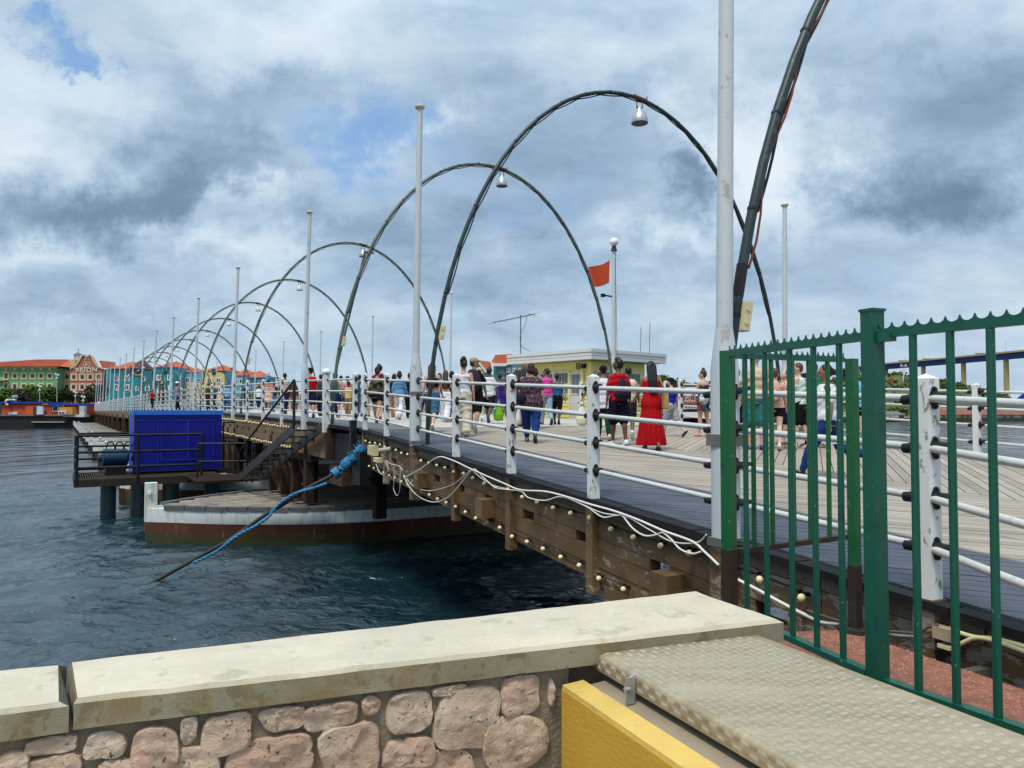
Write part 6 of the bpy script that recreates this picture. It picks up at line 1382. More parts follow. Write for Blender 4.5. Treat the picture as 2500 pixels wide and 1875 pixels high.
for i, (px, yt, w, h) in enumerate([(1612, 915, 40, 40), (1660, 925, 46, 34), (1700, 935, 50, 26), (1740, 932, 44, 28), (1790, 936, 50, 26), (1560, 940, 50, 26), (1900, 930, 70, 40), (1960, 926, 60, 40)]):
    tree(px, yt + h, 262, w * 1.4, h, 1 if i % 2 else 0, ['tall green tree right of the kiosk', 'green tree behind the boy in blue', 'dark tree left of the woman with the bun', 'dark tree behind the near white pole', 'dark tree behind the gate corner', 'low tree beside the kiosk roof', 'green tree behind the gate bars', 'bushy tree left of the hill'][i], 1500, i + 50, 'leafy_tree', 'trees on the east shore')
JB = empty('high_road_bridge', tuple(at(2350, 1000, 720)), 'high blue girder road bridge on tan piers far behind the hill', 'bridge'); JBL = M('girder_blue', (.012, .035, .16), .6, var=.1); JT = M('pier_tan', (.42, .33, .15), .7, var=.15, scale=.3)
jp = [(1960, 912, 1000), (2060, 901, 925), (2158, 888.5, 860), (2256, 880, 800), (2352, 871, 745), (2456, 861, 690), (2560, 851, 645), (2800, 832, 560)]
for (a, ya, Ya), (c, yc, Yc) in zip(jp, jp[1:]):
    p, q = at(a, ya, Ya), at(c, yc, Yc); h = 5.0; g = MB(); g.beam(p - Vector((0, 0, h / 2 + 1)), q - Vector((0, 0, h / 2 + 1)), 8, h); g.build('girder', JBL, JB); g = MB(); g.beam(p - Vector((0, 0, .2)), q - Vector((0, 0, .2)), 12, 1.5); g.build('road_deck', JT, JB)
for px, py, Y in ((2060, 906, 925), (2163, 897, 860), (2254, 888, 800), (2352, 880, 745), (2414.6, 874, 712), (2456, 870, 690)):
    p = at(px, py, Y); g = MB()
    w = 3.2 if px not in (2414.6,) else 1.2
    g.box((p.x, Y, (p.z - 5) / 2), (w, w, p.z + 5)); g.build('pier', JT if px > 2100 else JBL, JB)
for px, py, Y in ((2253, 852, 800), (2351, 842, 745), (2455, 832, 690), (2210, 870, 830)):
    p = at(px, py, Y); q = at(px, py + 28, Y); o = MB().tube([q, p], .14, 4); g = o; g.build('lamp_mast', trim((.35, .35, .33)), JB)
g = MB()
for px, py, Y in ((2205, 882.5, 830), (2395, 865, 720), (2265, 878, 795)): p = at(px, py, Y); g.box((p.x, p.y, p.z), (9, 3, 2.4))
g.build('distant_trucks', trim((.25, .22, .18)), JB)
cr = empty('gantry_crane_leg', tuple(at(2490, 1000, 330)), 'slanting deep blue steel leg at the right edge', 'crane'); MB().beam(at(2478, 984, 330), at(2520, 948, 330), 1.4, 1.4).build('leg', M('crane_blue', (.01, .02, .25), .5), cr)
mast = empty('radio_mast', tuple(at(2206, 940, 390)), 'white pole with antennas standing on the hill', 'mast'); MB().tube([at(2206, 950, 390), at(2206, 898, 390)], .35, 6).build('pole', WT, mast); g = MB(); [g.beam(at(2206 + d, 896, 390), at(2206 + d, 889, 390), .25, .25, up=(1, 0, 0)) for d in (-7, -4, 4, 7)]; g.beam(at(2199, 893, 390), at(2213, 893, 390), .2, .2); g.beam(at(2200, 911, 390), at(2212, 911, 390), .25, .25); g.build('antennas', WT, mast)
rd = empty('red_round_sign', tuple(at(2178, 940, 380)), 'red round topped sign on the hill', 'sign'); g = MB(); g.tube([at(2178, 942, 380), at(2178, 928, 380)], .3, 6); p = at(2178, 928, 380); g.tube([p, p + Vector((0, -.4, 0))], .75, 14); g.build('disc', M('signal_red', (.45, .05, .04), .6), rd)
# houses on the east quay
RW = wall_m('brick_red_render', (.34, .085, .075)); b = Bld('red_white_mansion', 'red mansion with white shutters and white porch behind the boy in blue', 1680, 245)
b.block(1625, 1765, 958, 0, RW, d=12); b.poly([(1655, 946), (1652, 934), (1672, 946)], PE, 'gable', .5, -1); b.block(1655, 1765, 945, 950, WF, 'cornice', 12, -.6); b.block(1655, 1765, 949.5, 958.5, wall_m('pink_roof_band', (.50, .2, .16)), 'roof_slope', 12, -.3); b.block(1660, 1700, 962, 965, WF, 'cornice', 1, -1)
b.block(1655, 1712, 980, 986, ROOF, 'porch_roof', 3, -3.2); b.block(1662, 1702, 988, 999, WF, 'porch_wall', .5, -2.6); b.block(1662, 1765, 1006, 1020, WF, 'white_fence', .3, -3)
for x in (1670.5, 1678, 1684, 1690, 1697): b.window(x, 993, 4, 8, WF, .1, -2.75)
for x in (1677, 1691, 1720, 1736, 1752): b.window(x, 973, 7, 9, WF, .35, 0, True)
for x in (1720, 1736, 1752): b.window(x, 994, 6, 9, WF, .25, 0)
b = Bld('white_quay_house', 'small white house with grey roof on the quay left of the near post', 2185, 262); b.block(2140, 2206, 1012, 1027, WF, d=8); b.poly([(2138, 1012.5), (2165, 1004), (2188, 1004), (2208, 1012.5)], M('grey_green_roof', (.30, .34, .32), .7), 'roof', 9, -.5); b.block(2194, 2206, 1014, 1026, FGL, 'doorway', .4, -.1); b.block(2172, 2175, 1016, 1021, trim((.5, .08, .05)), 'red_sign', .2, -.1)
CR = M('rusty_corrugated_roof', (.40, .20, .15), .8, var=.3, scale=.8, dirt=(.26, .12, .08), dirt_amt=.6, dirt_scale=.4)
cols = [(.55, .50, .14), (.45, .48, .10), (.42, .36, .42), (.52, .45, .48), (.30, .50, .36), (.62, .62, .35), (.55, .50, .14)]
for i, (x0, x1) in enumerate([(2288, 2338), (2338, 2372), (2372, 2400), (2400, 2440), (2440, 2480), (2480, 2530), (2530, 2600)]):
    b = Bld('quay_warehouse', ['pale yellow warehouse on the quay beside the near railing post', 'mustard yellow warehouse behind the second far post', 'mauve warehouse between two green bars', 'pink grey warehouse between two green bars', 'mint green warehouse near the right edge', 'cream yellow warehouse at the right edge', 'last yellow warehouse outside the frame'][i], x0, 262); b.block(x0, x1, 1011, 1026, wall_m('warehouse_%d' % i, cols[i]), d=10)
    g = MB(); g.add([(b.X(x0), b.Y - .8, b.Z(1011.5)), (b.X(x1), b.Y - .8, b.Z(1011.5)), (b.X(x1) - 1, b.Y + 9, b.Z(994 + i)), (b.X(x0) - 1, b.Y + 9, b.Z(993 + i))], [(0, 1, 2, 3)]); g.v += [(x, y, z - .2) for x, y, z in g.v]; g.f += [(7, 6, 5, 4), (0, 4, 5, 1), (1, 5, 6, 2), (2, 6, 7, 3), (3, 7, 4, 0)]; g.build('roof', CR, b.root)
    g = MB()
    for j in range(14): f = (j + .5) / 14; g.beam((b.X(x0) + (b.X(x1) - b.X(x0)) * f, b.Y - .8, b.Z(1011.5) + .08), (b.X(x0) + (b.X(x1) - b.X(x0)) * f - 1, b.Y + 9, b.Z(993.5 + i) + .08), .12, .1)
    g.build('roof_ribs', CR, b.root, kind='stuff')
    for j in range(2): cx = x0 + (x1 - x0) * (.3 + .4 * j); b.window(cx, 1019, 5, 9, trim((.3, .28, .25)), .1, 0, True)
b = Bld('far_low_houses', 'cluster of small pale houses on the east shore behind the gate', 1900, 262); rs = random.Random(21)
for i in range(16):
    x = 1780 + i * 19; h = rs.uniform(12, 30); b.block(x, x + 17, 1027 - h, 0, wall_m('house_%d' % (i % 5), [(.5, .45, .3), (.55, .5, .45), (.3, .35, .3), (.5, .25, .2), (.2, .22, .2)][i % 5]), 'wall', 8, rs.uniform(0, 6))
    b.hip(x - 1, x + 18, 1027 - h, x + 5, x + 12, 1022 - h, 8, .3, [CR, M('grey_green_roof', (.30, .34, .32), .7)][i % 2], tiles=False)
# moored blue tender and white fence posts seen right of the kiosk
bo = empty('blue_boat_cabin', tuple(at(1630, 1030, 60)), 'blue and white boat cabin moored beyond the right side of the bridge', 'boat'); b = Bld.__new__(Bld); b.Y = 42; b.root = bo
b.block(1617, 1646, 1018, 1024, BLUE2, 'roof', 1.5); b.block(1617, 1646, 1024, 1027, WT, 'white_band', 1.5, -.02); b.block(1618, 1645, 1027, 1085, BLUE, 'wall', 1.4, .05); b.block(1646, 1664, 1022, 1088, WT, 'white_side', 1.2, .1)
# ================================================================== people
def cloth(name, c, **k): return M('cloth_' + name, c, .85, var=k.pop('var', .18), scale=k.pop('scale', 5), bump=.9, bscale=k.pop('bscale', 16), spec=.1, **k)
def skin(i): return M('skin_%d' % i, [(.55, .33, .24), (.42, .235, .15), (.24, .12, .07), (.12, .058, .034), (.62, .40, .31)][i], .5, var=.06, scale=4, bump=.03)
HAIR = {'black': M('hair_black', (.008, .007, .007), .5, var=.3, scale=20, bump=.4, bscale=60), 'brown': M('hair_brown', (.045, .022, .012), .5, var=.4, scale=14, bump=.5, bscale=50, stretch=(2, 2, .4)), 'auburn': M('hair_auburn', (.085, .030, .013), .5, var=.5, scale=14, bump=.6, bscale=46, stretch=(2, 2, .4)),
        'dkbrown': M('hair_dark_brown', (.022, .012, .009), .5, var=.4, scale=14, bump=.5, bscale=50), 'ginger': M('hair_ginger_brown', (.10, .045, .020), .5, var=.4, scale=14, bump=.5, bscale=50), 'blond': M('hair_light', (.22, .13, .06), .5, var=.3, scale=14, bump=.5, bscale=50), 'redwine': M('hair_redbrown', (.05, .012, .010), .6, var=.4, scale=14, bump=.5, bscale=50)}
def speckle(name, base, cols, sc_, lo=.52):
    nm = 'cloth_' + name
    if nm in _mats: return _mats[nm]
    m, nt, b = base_mat(nm); v = pos_n(nt); c = base
    for i, cc in enumerate(cols):
        mp = nd(nt, 'ShaderNodeVectorMath', operation='ADD'); nt.links.new(v, mp.inputs[0]); mp.inputs[1].default_value = (i * 7.3, i * 3.1, i * 5.7)
        f = ramp_n(nt, noise_n(nt, mp.outputs[0], sc_, 2, .5), [(lo, (0,) * 3), (lo + .02, (1,) * 3)]); c = mix_n(nt, f, c, cc)
    nt.links.new(c, b.inputs['Base Color']); b.inputs['Roughness'].default_value = .85; _mats[nm] = m; return m
_rm = bpy.data.objects.new('tmp_remesh', bpy.data.meshes.new('tmp')); COL.objects.link(_rm)
_m1 = _rm.modifiers.new('r', 'REMESH'); _m1.mode = 'VOXEL'; _m2 = _rm.modifiers.new('s', 'SMOOTH'); _m2.factor = .5
def fuse(g, vox, sm, name, mat, M4, parent, disp=None, extra=None):
    """grow one continuous surface over the overlapping limbs"""
    me = bpy.data.meshes.new('t'); me.from_pydata(g.v, [], g.f); bm = bmesh.new(); bm.from_mesh(me); bmesh.ops.recalc_face_normals(bm, faces=bm.faces); bm.to_mesh(me); bm.free()
    _rm.data = me; _m1.voxel_size = vox; _m2.iterations = sm
    dg = bpy.context.evaluated_depsgraph_get(); dg.update(); out = bpy.data.meshes.new_from_object(_rm.evaluated_get(dg)); out.name = name
    n = len(out.vertices); co = np.empty(n * 3); out.vertices.foreach_get('co', co); co = co.reshape(-1, 3)
    if disp is not None: co = disp(co)
    out.vertices.foreach_set('co', co.ravel())
    if extra is not None and extra.f:
        b2 = bmesh.new(); b2.from_mesh(out); vv = [b2.verts.new(v) for v in extra.v]
        for f in extra.f: b2.faces.new([vv[i] for i in f])
        bmesh.ops.recalc_face_normals(b2, faces=b2.faces); b2.to_mesh(out); b2.free()
    out.transform(M4); out.materials.clear(); out.materials.append(mat); out.polygons.foreach_set('use_smooth', [True] * len(out.polygons))
    o = bpy.data.objects.new(name, out); COL.objects.link(o); o.parent = parent; return o
def capsule(g, pts, rad, n=12, flat=1.0):
    """tube with rounded ends"""
    pts = [Vector(p) for p in pts]; d0 = (pts[0] - pts[1]).normalized(); d1 = (pts[-1] - pts[-2]).normalized()
    P = [pts[0] + d0 * rad[0] * .95, pts[0] + d0 * rad[0] * .6] + pts + [pts[-1] + d1 * rad[-1] * .6, pts[-1] + d1 * rad[-1] * .95]; Rr = [rad[0] * .3, rad[0] * .8] + list(rad) + [rad[-1] * .8, rad[-1] * .3]
    g.tube(P, Rr, n, flat=flat)
def folds(amp, f=26, z0=0, z1=9, ph=0.0):
    def fn(co):
        a = np.arctan2(co[:, 1], co[:, 0]); k = np.clip((z1 - co[:, 2]) / max(z1 - z0, .01), 0, 1); r = 1 + amp * k * np.sin(a * f / 2 + ph + 3 * np.sin(co[:, 2] * 5)); co[:, 0] *= r; co[:, 1] *= r; return co
    return fn
def wrink(amp, seed):
    def fn(co):
        s = seed; d = amp * (np.sin(co[:, 2] * 31 + co[:, 0] * 17 + s) * np.sin(co[:, 0] * 23 - co[:, 2] * 9 + s * 2) + .6 * np.sin(co[:, 2] * 53 + co[:, 1] * 37 + s)); co[:, 1] += d * np.sign(co[:, 1] + 1e-6); co[:, 0] += d * .6 * np.sign(co[:, 0]); return co
    return fn
def person(pos, H, head, label, sk=0, hair='black', hs='short', top=None, bot=None, phase=.6, wide=1.0, fem=False, shoe=(.6, .6, .6), turn=0.0, look=0.0, big=False, arms=(None, None), hat=None, name='person', kid=False, lean=0.0, tilt=0.0):
    """pos: feet on the deck; head: heading in degrees, 0 = away from the camera (+Y), positive = to the left"""
    S = H / 1.75; root = empty(name, tuple(pos), label, 'person', 'people walking on the bridge')
    M4 = Matrix.Rotation(R(head), 4, 'Z') @ Matrix.Scale(S, 4); w = wide; fw_ = .92 if fem else 1.0
    # skeleton ------------------------------------------------------
    a1, a2 = R(24) * phase, R(-20) * phase; kb1, kb2 = R(6) * abs(phase), R(38) * abs(phase) if phase > 0 else R(6)
    if phase < 0: a1, a2 = -R(20) * abs(phase), R(24) * abs(phase); kb1, kb2 = R(38) * abs(phase), R(6)
    hipz = .93; legs = []
    for sgn, a, kb in ((-1, a1, kb1), (1, a2, kb2)):
        hp = Vector((sgn * .088 * w * fw_ * 1.03, 0, hipz)); kn = hp + Vector((sgn * .01, math.sin(a), -math.cos(a))) * .43; b = a - kb; an = kn + Vector((-sgn * .01, math.sin(b), -math.cos(b))) * .42; legs.append((hp, kn, an, b))
    low = min(l[2].z + (-.085 if abs(l[3]) < .4 else -.11) for l in legs); dz = -low
    for i, (hp, kn, an, b) in enumerate(legs): legs[i] = (hp + Vector((0, 0, dz)), kn + Vector((0, 0, dz)), an + Vector((0, 0, dz)), b)
    def U(x, y, z): z += dz; y += lean * max(0, z - .95); return Vector((x, y, z))
    sw = (.160 if fem else .172) * (1 + (w - 1) * .5)
    armj = []
    for i, sgn in enumerate((-1, 1)):
        sp = arms[i]; sh = U(sgn * sw, -.005, 1.40)
        if sp is None: f = R(20) * phase * (-1 if sgn < 0 else 1); sp = (f, R(9), R(18))
        f, out, el = sp; ud = Vector((sgn * math.sin(out), math.sin(f) * math.cos(out), -math.cos(f) * math.cos(out))); e = sh + ud * .28; f2 = f + el
        fd = Vector((sgn * math.sin(out) * .5, math.sin(f2), -math.cos(f2))).normalized(); wr = e + fd * .25; armj.append((sh, e, wr, fd, sgn))
    tor = [(.80, .150, .105), (.90, .168, .118), (.98, .158, .108), (1.08, .132 if fem else .145, .098), (1.20, .142 if fem else .158, .108), (1.30, .152 if fem else .178, .115), (1.37, .162 if fem else .19, .105), (1.425, .125 if fem else .14, .085), (1.46, .07, .06)]
    if fem: tor = [(z, rx * (1.10 if z < 1 else 1.0), ry * (1.08 if z < 1 else 1.0)) for z, rx, ry in tor]
    def trings(z0, z1, inf, bulge=0.0):
        out = []; zs = sorted(set([z0, z1] + [z for z, _, _ in tor if z0 < z < z1]))
        for z in zs:
            for (za, xa, ya), (zb, xb, yb) in zip(tor, tor[1:]):
                if za <= z <= zb: k = (z - za) / (zb - za); rx, ry = xa + (xb - xa) * k, ya + (yb - ya) * k
            if z < tor[0][0]: rx, ry = tor[0][1], tor[0][2]
            if z > tor[-1][0]: rx, ry = tor[-1][1], tor[-1][2]
            rx *= w; ry *= w * (1.0 if w <= 1 else 1 + (w - 1) * .6); p = U(0, 0, z); out.append((p.x, p.y, p.z, rx + inf + bulge, ry + inf + bulge))
        return out
    hd = U(0, .02, 1.625); lk = Matrix.Rotation(R(look), 3, 'Z') @ Matrix.Rotation(R(-tilt), 3, 'X')
    g = MB(); g.rings(trings(.82, 1.46, 0), 16); g.tube([U(0, -.005, 1.42), U(0, .005, 1.50), U(0, .012, 1.56)], [.062, .050, .052], 12)
    g.ball(hd + Vector((0, 0, .015)), (.077, .095, .112), 14, 10, lk); g.ball(hd + lk @ Vector((0, .035, -.045)), (.055, .062, .07), 12, 8, lk)
    for sgn in (-1, 1): g.ball(hd + lk @ Vector((sgn * .077, -.005, -.005)), (.014, .022, .034), 8, 6, lk)
    g.ball(hd + lk @ Vector((0, .108, -.022)), (.016, .024, .026), 8, 6, lk); g.ball(hd + lk @ Vector((0, .085, .02)), (.05, .02, .02), 8, 6, lk)
    for hp, kn, an, b in legs:
        lw = 1 + (w - 1) * .8; th = (.092 if fem else .085) * lw; mid = kn.lerp(an, .3) + Vector((0, -.018, 0))
        capsule(g, [hp, hp.lerp(kn, .5), kn, mid, kn.lerp(an, .7), an], [th, th * .85, .055 * lw, .058 * lw, .043 * lw, .036])
        fd = Vector((0, math.cos(b), math.sin(b))) if b > -1.3 else Vector((0, .3, -.95)); capsule(g, [an + Vector((0, 0, -.03)) - fd * .03, an + fd * .13 + Vector((0, 0, -.045)) * math.cos(b)], [.038, .034], 10)
    fing = MB()
    for (sh, e, wr, fd, sgn) in armj:
        aw = (.9 if fem else 1.0) * (1 + (w - 1) * .7); capsule(g, [sh, sh.lerp(e, .5), e, e.lerp(wr, .35), wr], [.052 * aw, .046 * aw, .037 * aw, .038 * aw, .025 * aw], 10)
        pm = wr + fd * .055; side = Vector((0, 1, 0)).cross(fd).normalized() if abs(fd.y) < .9 else Vector((1, 0, 0)); fwd = fd.cross(side).normalized()
        if fwd.y < 0: fwd = -fwd
        g.ball(pm, (.020, .040, .048), 10, 8, Matrix((tuple(side), tuple(fwd), tuple(-fd))).transposed())
        for k, (o_, L) in enumerate(((.026, .07), (.009, .08), (-.009, .075), (-.025, .058))):          # four curled fingers
            b0 = pm + fwd * o_ + fd * .03; b1 = b0 + (fd + side * -.12 * sgn).normalized() * L * .5; b2 = b1 + (fd * .55 - side * .75 * sgn).normalized() * L * .5; fing.tube([b0, b1, b2], [.0095, .009, .006], 6)
        t0 = wr + fwd * .022 + fd * .02; fing.tube([t0, t0 + (fwd * .7 + fd * .7).normalized() * .035, t0 + (fwd * .35 + fd).normalized() * .065], [.012, .010, .007], 6)
    fuse(g, .0165 if big else .021, 3, 'body', skin(sk), M4, root, extra=fing)
    # clothes -------------------------------------------------------
    vx = .018 if big else .022
    if top:
        kind, mt = top[0], top[1]; z0 = {'tee': .90, 'crop': 1.13, 'tank': .95, 'long': .90, 'dress': .55, 'romper': .70, 'maxi': .10, 'offdress': .55, 'loose': .86, 'tunic': .74}[kind]; z1 = {'tank': 1.40, 'crop': 1.36, 'offdress': 1.33, 'maxi': 1.36, 'romper': 1.36, 'dress': 1.40}.get(kind, 1.452)
        inf = {'loose': .034, 'tunic': .04, 'tee': .024, 'tank': .015, 'crop': .013}.get(kind, .018); g = MB(); rr = trings(max(z0, .80), z1, inf)
        if kind in ('tee', 'loose', 'tunic'): rr = [(x, y, z, max(rx, (.150 if not fem else .142) * w + inf), max(ry, .112 * w + inf)) if z - dz < 1.3 else (x, y, z, rx, ry) for x, y, z, rx, ry in rr]
        if z0 < .80:
            p = U(0, 0, z0); fl = {'dress': (.22, .18), 'offdress': (.24, .20), 'romper': (.215, .17), 'maxi': (.27, .24), 'tunic': (.22, .165)}[kind]; rr = [(p.x, p.y, p.z, fl[0] * w, fl[1] * w)] + ([(0, 0, .5 + dz, .215 * w, .19 * w)] if kind == 'maxi' else []) + rr
        g.rings(rr, 22)
        for (sh, e, wr, fd, sgn) in armj:
            if kind in ('tee', 'loose', 'tunic'): k = .70; aw = (.9 if fem else 1) * (1 + (w - 1) * .5); capsule(g, [sh + Vector((-sgn * .035, 0, -.012)), sh.lerp(e, k)], [.052 * aw + inf * .3, .052 * aw + inf * .5], 12)
            elif kind == 'long': capsule(g, [sh + Vector((-sgn * .03, 0, 0)), e, wr], [.064, .058, .042], 12)
            elif kind == 'offdress': capsule(g, [sh.lerp(e, .25), sh.lerp(e, .8)], [.075, .085], 12)
            elif kind in ('tank', 'dress', 'romper', 'maxi', 'crop') and fem is not None:
                q = U(sgn * .075, 0, 1.43); g.tube([U(sgn * .10, -.085 * w, 1.33), q + Vector((0, -.05, .01)), q + Vector((0, .05, .01)), U(sgn * .10, .085 * w, 1.30)], .017 if kind != 'tank' else .03, 6)
        dp = folds(.12, 26, 0, 1.05) if kind == 'maxi' else (folds(.05, 22, .5, .95) if kind in ('dress', 'offdress', 'romper') else wrink(.0075 if kind != 'loose' else .010, pos[0] * 3))
        fuse(g, vx, 2, {'maxi': 'dress', 'dress': 'dress', 'offdress': 'dress', 'romper': 'romper'}.get(kind, 'shirt'), mt, M4, root, dp)
    if bot:
        kind, mt = bot; g = MB(); g.rings(trings(.84, 1.03 if kind != 'skirt' else 1.06, .014), 16); lw = 1 + (w - 1) * .85
        for hp, kn, an, b in legs:
            if kind == 'shorts': capsule(g, [hp + Vector((0, 0, -.02)), hp.lerp(kn, .5), hp.lerp(kn, .88)], [.108 * lw, .104 * lw, .098 * lw])
            elif kind == 'mini': capsule(g, [hp + Vector((0, 0, -.02)), hp.lerp(kn, .38)], [.106 * lw, .100 * lw])
            elif kind == 'bermuda': capsule(g, [hp, hp.lerp(kn, .5), kn + Vector((0, 0, -.01))], [.110 * lw, .112 * lw, .105 * lw])
            elif kind == 'capri': capsule(g, [hp, hp.lerp(kn, .5), kn, kn.lerp(an, .38)], [.108 * lw, .098 * lw, .070 * lw, .066 * lw])
            elif kind == 'slim': capsule(g, [hp, hp.lerp(kn, .5), kn, kn.lerp(an, .35), an + Vector((0, 0, .02))], [.106 * lw, .096 * lw, .076 * lw, .076 * lw, .050])
            elif kind == 'trousers': capsule(g, [hp, hp.lerp(kn, .5), kn, kn.lerp(an, .5), an + Vector((0, 0, .0))], [.106 * lw, .100 * lw, .084 * lw, .076 * lw, .064])
            elif kind == 'wide': capsule(g, [hp, hp.lerp(kn, .5), kn, kn.lerp(an, .5), an + Vector((0, 0, .01))], [.110 * lw, .112 * lw, .108 * lw, .112 * lw, .112])
            elif kind == 'flare': capsule(g, [hp, hp.lerp(kn, .5), kn, kn.lerp(an, .5), an + Vector((0, 0, .0))], [.106 * lw, .092 * lw, .072 * lw, .095 * lw, .13])
        fuse(g, vx, 2, {'shorts': 'shorts', 'mini': 'shorts', 'bermuda': 'shorts'}.get(kind, 'trousers'), mt, M4, root, wrink(.008 if kind in ('wide', 'flare', 'trousers') else .005, pos[1]))
    # shoes
    if shoe:
        mt = cloth('shoe_%d_%d_%d' % tuple(int(c * 50) for c in shoe[:3]), shoe[:3]); flat = len(shoe) > 3
        for hp, kn, an, b in legs:
            fd = Vector((0, math.cos(b), math.sin(b))); u = Vector((0, -math.sin(b), math.cos(b))); rot = Matrix((tuple(Vector((1, 0, 0))), tuple(fd), tuple(u))).transposed()
            g = MB(); c = an + fd * .055 - u * .052
            if not flat: g.ball(c, (.046, .138, .036), 12, 8, rot); g.ball(an - fd * .01 - u * .035, (.044, .055, .052), 10, 8, rot)
            g.rings([(0, 0, -.034, .046, .142), (0, 0, -.018, .048, .145)], 14, m=Matrix.Translation(c) @ rot.to_4x4())
            if flat: g.tube([c + fd * .05 + Vector((-.04, 0, 0)), c + fd * .05 + u * .03, c + fd * .05 + Vector((.04, 0, 0))], .010, 5)
            g.v = [tuple(M4 @ Vector(v)) for v in g.v]; me = bpy.data.meshes.new('shoe'); me.from_pydata(g.v, [], g.f); me.materials.append(mt); me.polygons.foreach_set('use_smooth', [True] * len(me.polygons)); o = bpy.data.objects.new('shoe', me); COL.objects.link(o); o.parent = root
    # hair and hats
    def add(nm, g, mt, vox=None, sm=2):
        if vox: return fuse(g, vox, sm, nm, mt, M4, root)
        g.v = [tuple(M4 @ Vector(v)) for v in g.v]; me = bpy.data.meshes.new(nm); me.from_pydata(g.v, [], g.f); me.materials.append(mt); me.polygons.foreach_set('use_smooth', [True] * len(me.polygons)); o = bpy.data.objects.new(nm, me); COL.objects.link(o); o.parent = root; return o
    if hs != 'none':
        g = MB(); hm = HAIR[hair]; up = 1.12 if hs == 'afro' else 1.0
        g.ball(hd + lk @ Vector((0, -.018, .038)), (.084 * up, .096 * up, .098 * up), 14, 10, lk); g.ball(hd + lk @ Vector((0, -.045, -.0)), (.076 * up, .066 * up, .075 * up), 12, 8, lk)
        if hs == 'quiff': g.ball(hd + lk @ Vector((0, .03, .11)), (.07, .07, .05), 10, 8, lk)
        if hs == 'bob': g.ball(hd + lk @ Vector((0, -.035, -.03)), (.108, .085, .10), 12, 8, lk)
        if hs in ('long', 'longer'):
            L = .30 if hs == 'long' else .42; bz = hd + lk @ Vector((0, -.065, .02)); w_ = .105
            pts = [bz, bz + Vector((0, -.035, -.12)), bz + Vector((.0, -.05, -.12 - L * .4)), bz + Vector((.01, -.055 * w, -.12 - L * .8)), bz + Vector((.0, -.06 * w, -.12 - L))]
            pts = [Vector((p.x, p.y - (.03 + (w - 1) * .1), p.z)) if i > 1 else p for i, p in enumerate(pts)]
            for dx in (-.048, 0, .048): capsule(g, [p + Vector((dx * (1.1 if i < 3 else .8), 0, 0)) for i, p in enumerate(pts)], [.050, .050, .044, .038, .018], 10)
        if hs in ('bun', 'highbun', 'topknot'): g.ball(hd + lk @ (Vector((0, -.11, .02)) if hs == 'bun' else Vector((0, -.055, .135)) if hs == 'highbun' else Vector((0, -.02, .15))), (.048, .045, .048), 10, 8, lk)
        if hs == 'updo':
            for k in range(7): a = k * .9; g.ball(hd + lk @ Vector((.05 * math.cos(a), -.07 + .02 * math.sin(a * 2), .07 + .06 * math.sin(a))), .042, 8, 6)
            g.ball(hd + lk @ Vector((0, -.07, .14)), (.06, .055, .055), 10, 8)
        if hs == 'tail': capsule(g, [hd + lk @ Vector((0, -.10, .02)), hd + lk @ Vector((0, -.15, -.08)), hd + lk @ Vector((0, -.13, -.24))], [.04, .045, .02], 10)
        add('hair', g, hm, .014 if big else .018, 1)
    if hat:
        hk, hc = hat; mt = cloth('hat_%d_%d_%d' % tuple(int(c * 50) for c in hc), hc); g = MB(); g.ball(hd + lk @ Vector((0, -.005, .060)), (.096, .108, .088), 14, 8, lk)
        d_ = -1 if hk == 'back' else 1
        for k in range(1): pts = [hd + lk @ Vector((x, d_ * (.10 + .085 * math.cos(x * 16)), .055 - abs(x) * .2)) for x in np.linspace(-.085, .085, 9)]; base = [hd + lk @ Vector((x, d_ * .075, .06)) for x in np.linspace(-.085, .085, 9)]; nb = len(g.v); g.v += [tuple(p) for p in pts + base] + [tuple(p + Vector((0, 0, .012))) for p in pts + base]; n9 = 9; g.f += [(nb + i, nb + i + 1, nb + n9 + i + 1, nb + n9 + i) for i in range(8)] + [(nb + 18 + i, nb + 18 + n9 + i, nb + 18 + n9 + i + 1, nb + 18 + i + 1) for i in range(8)] + [(nb + i, nb + 18 + i, nb + 18 + i + 1, nb + i + 1) for i in range(8)]
        add('cap', g, mt)
    g = MB()
    for sgn in (-1, 1): g.ball(hd + lk @ Vector((sgn * .031, .088, .006)), (.013, .008, .008), 8, 6, lk)
    add('eyes', g, M('eye_dark', (.02, .015, .012), .2, var=.1, bump=0)); g = MB(); g.ball(hd + lk @ Vector((0, .093, -.058)), (.024, .008, .008), 8, 6, lk); add('lips', g, M('lips', (.30, .11, .09), .5, var=.1, bump=0))
    W = Matrix.Translation(Vector(pos)) @ M4
    return root, {'W': W, 'hd': hd, 'lk': lk, 'arms': armj, 'U': U, 'w': w}
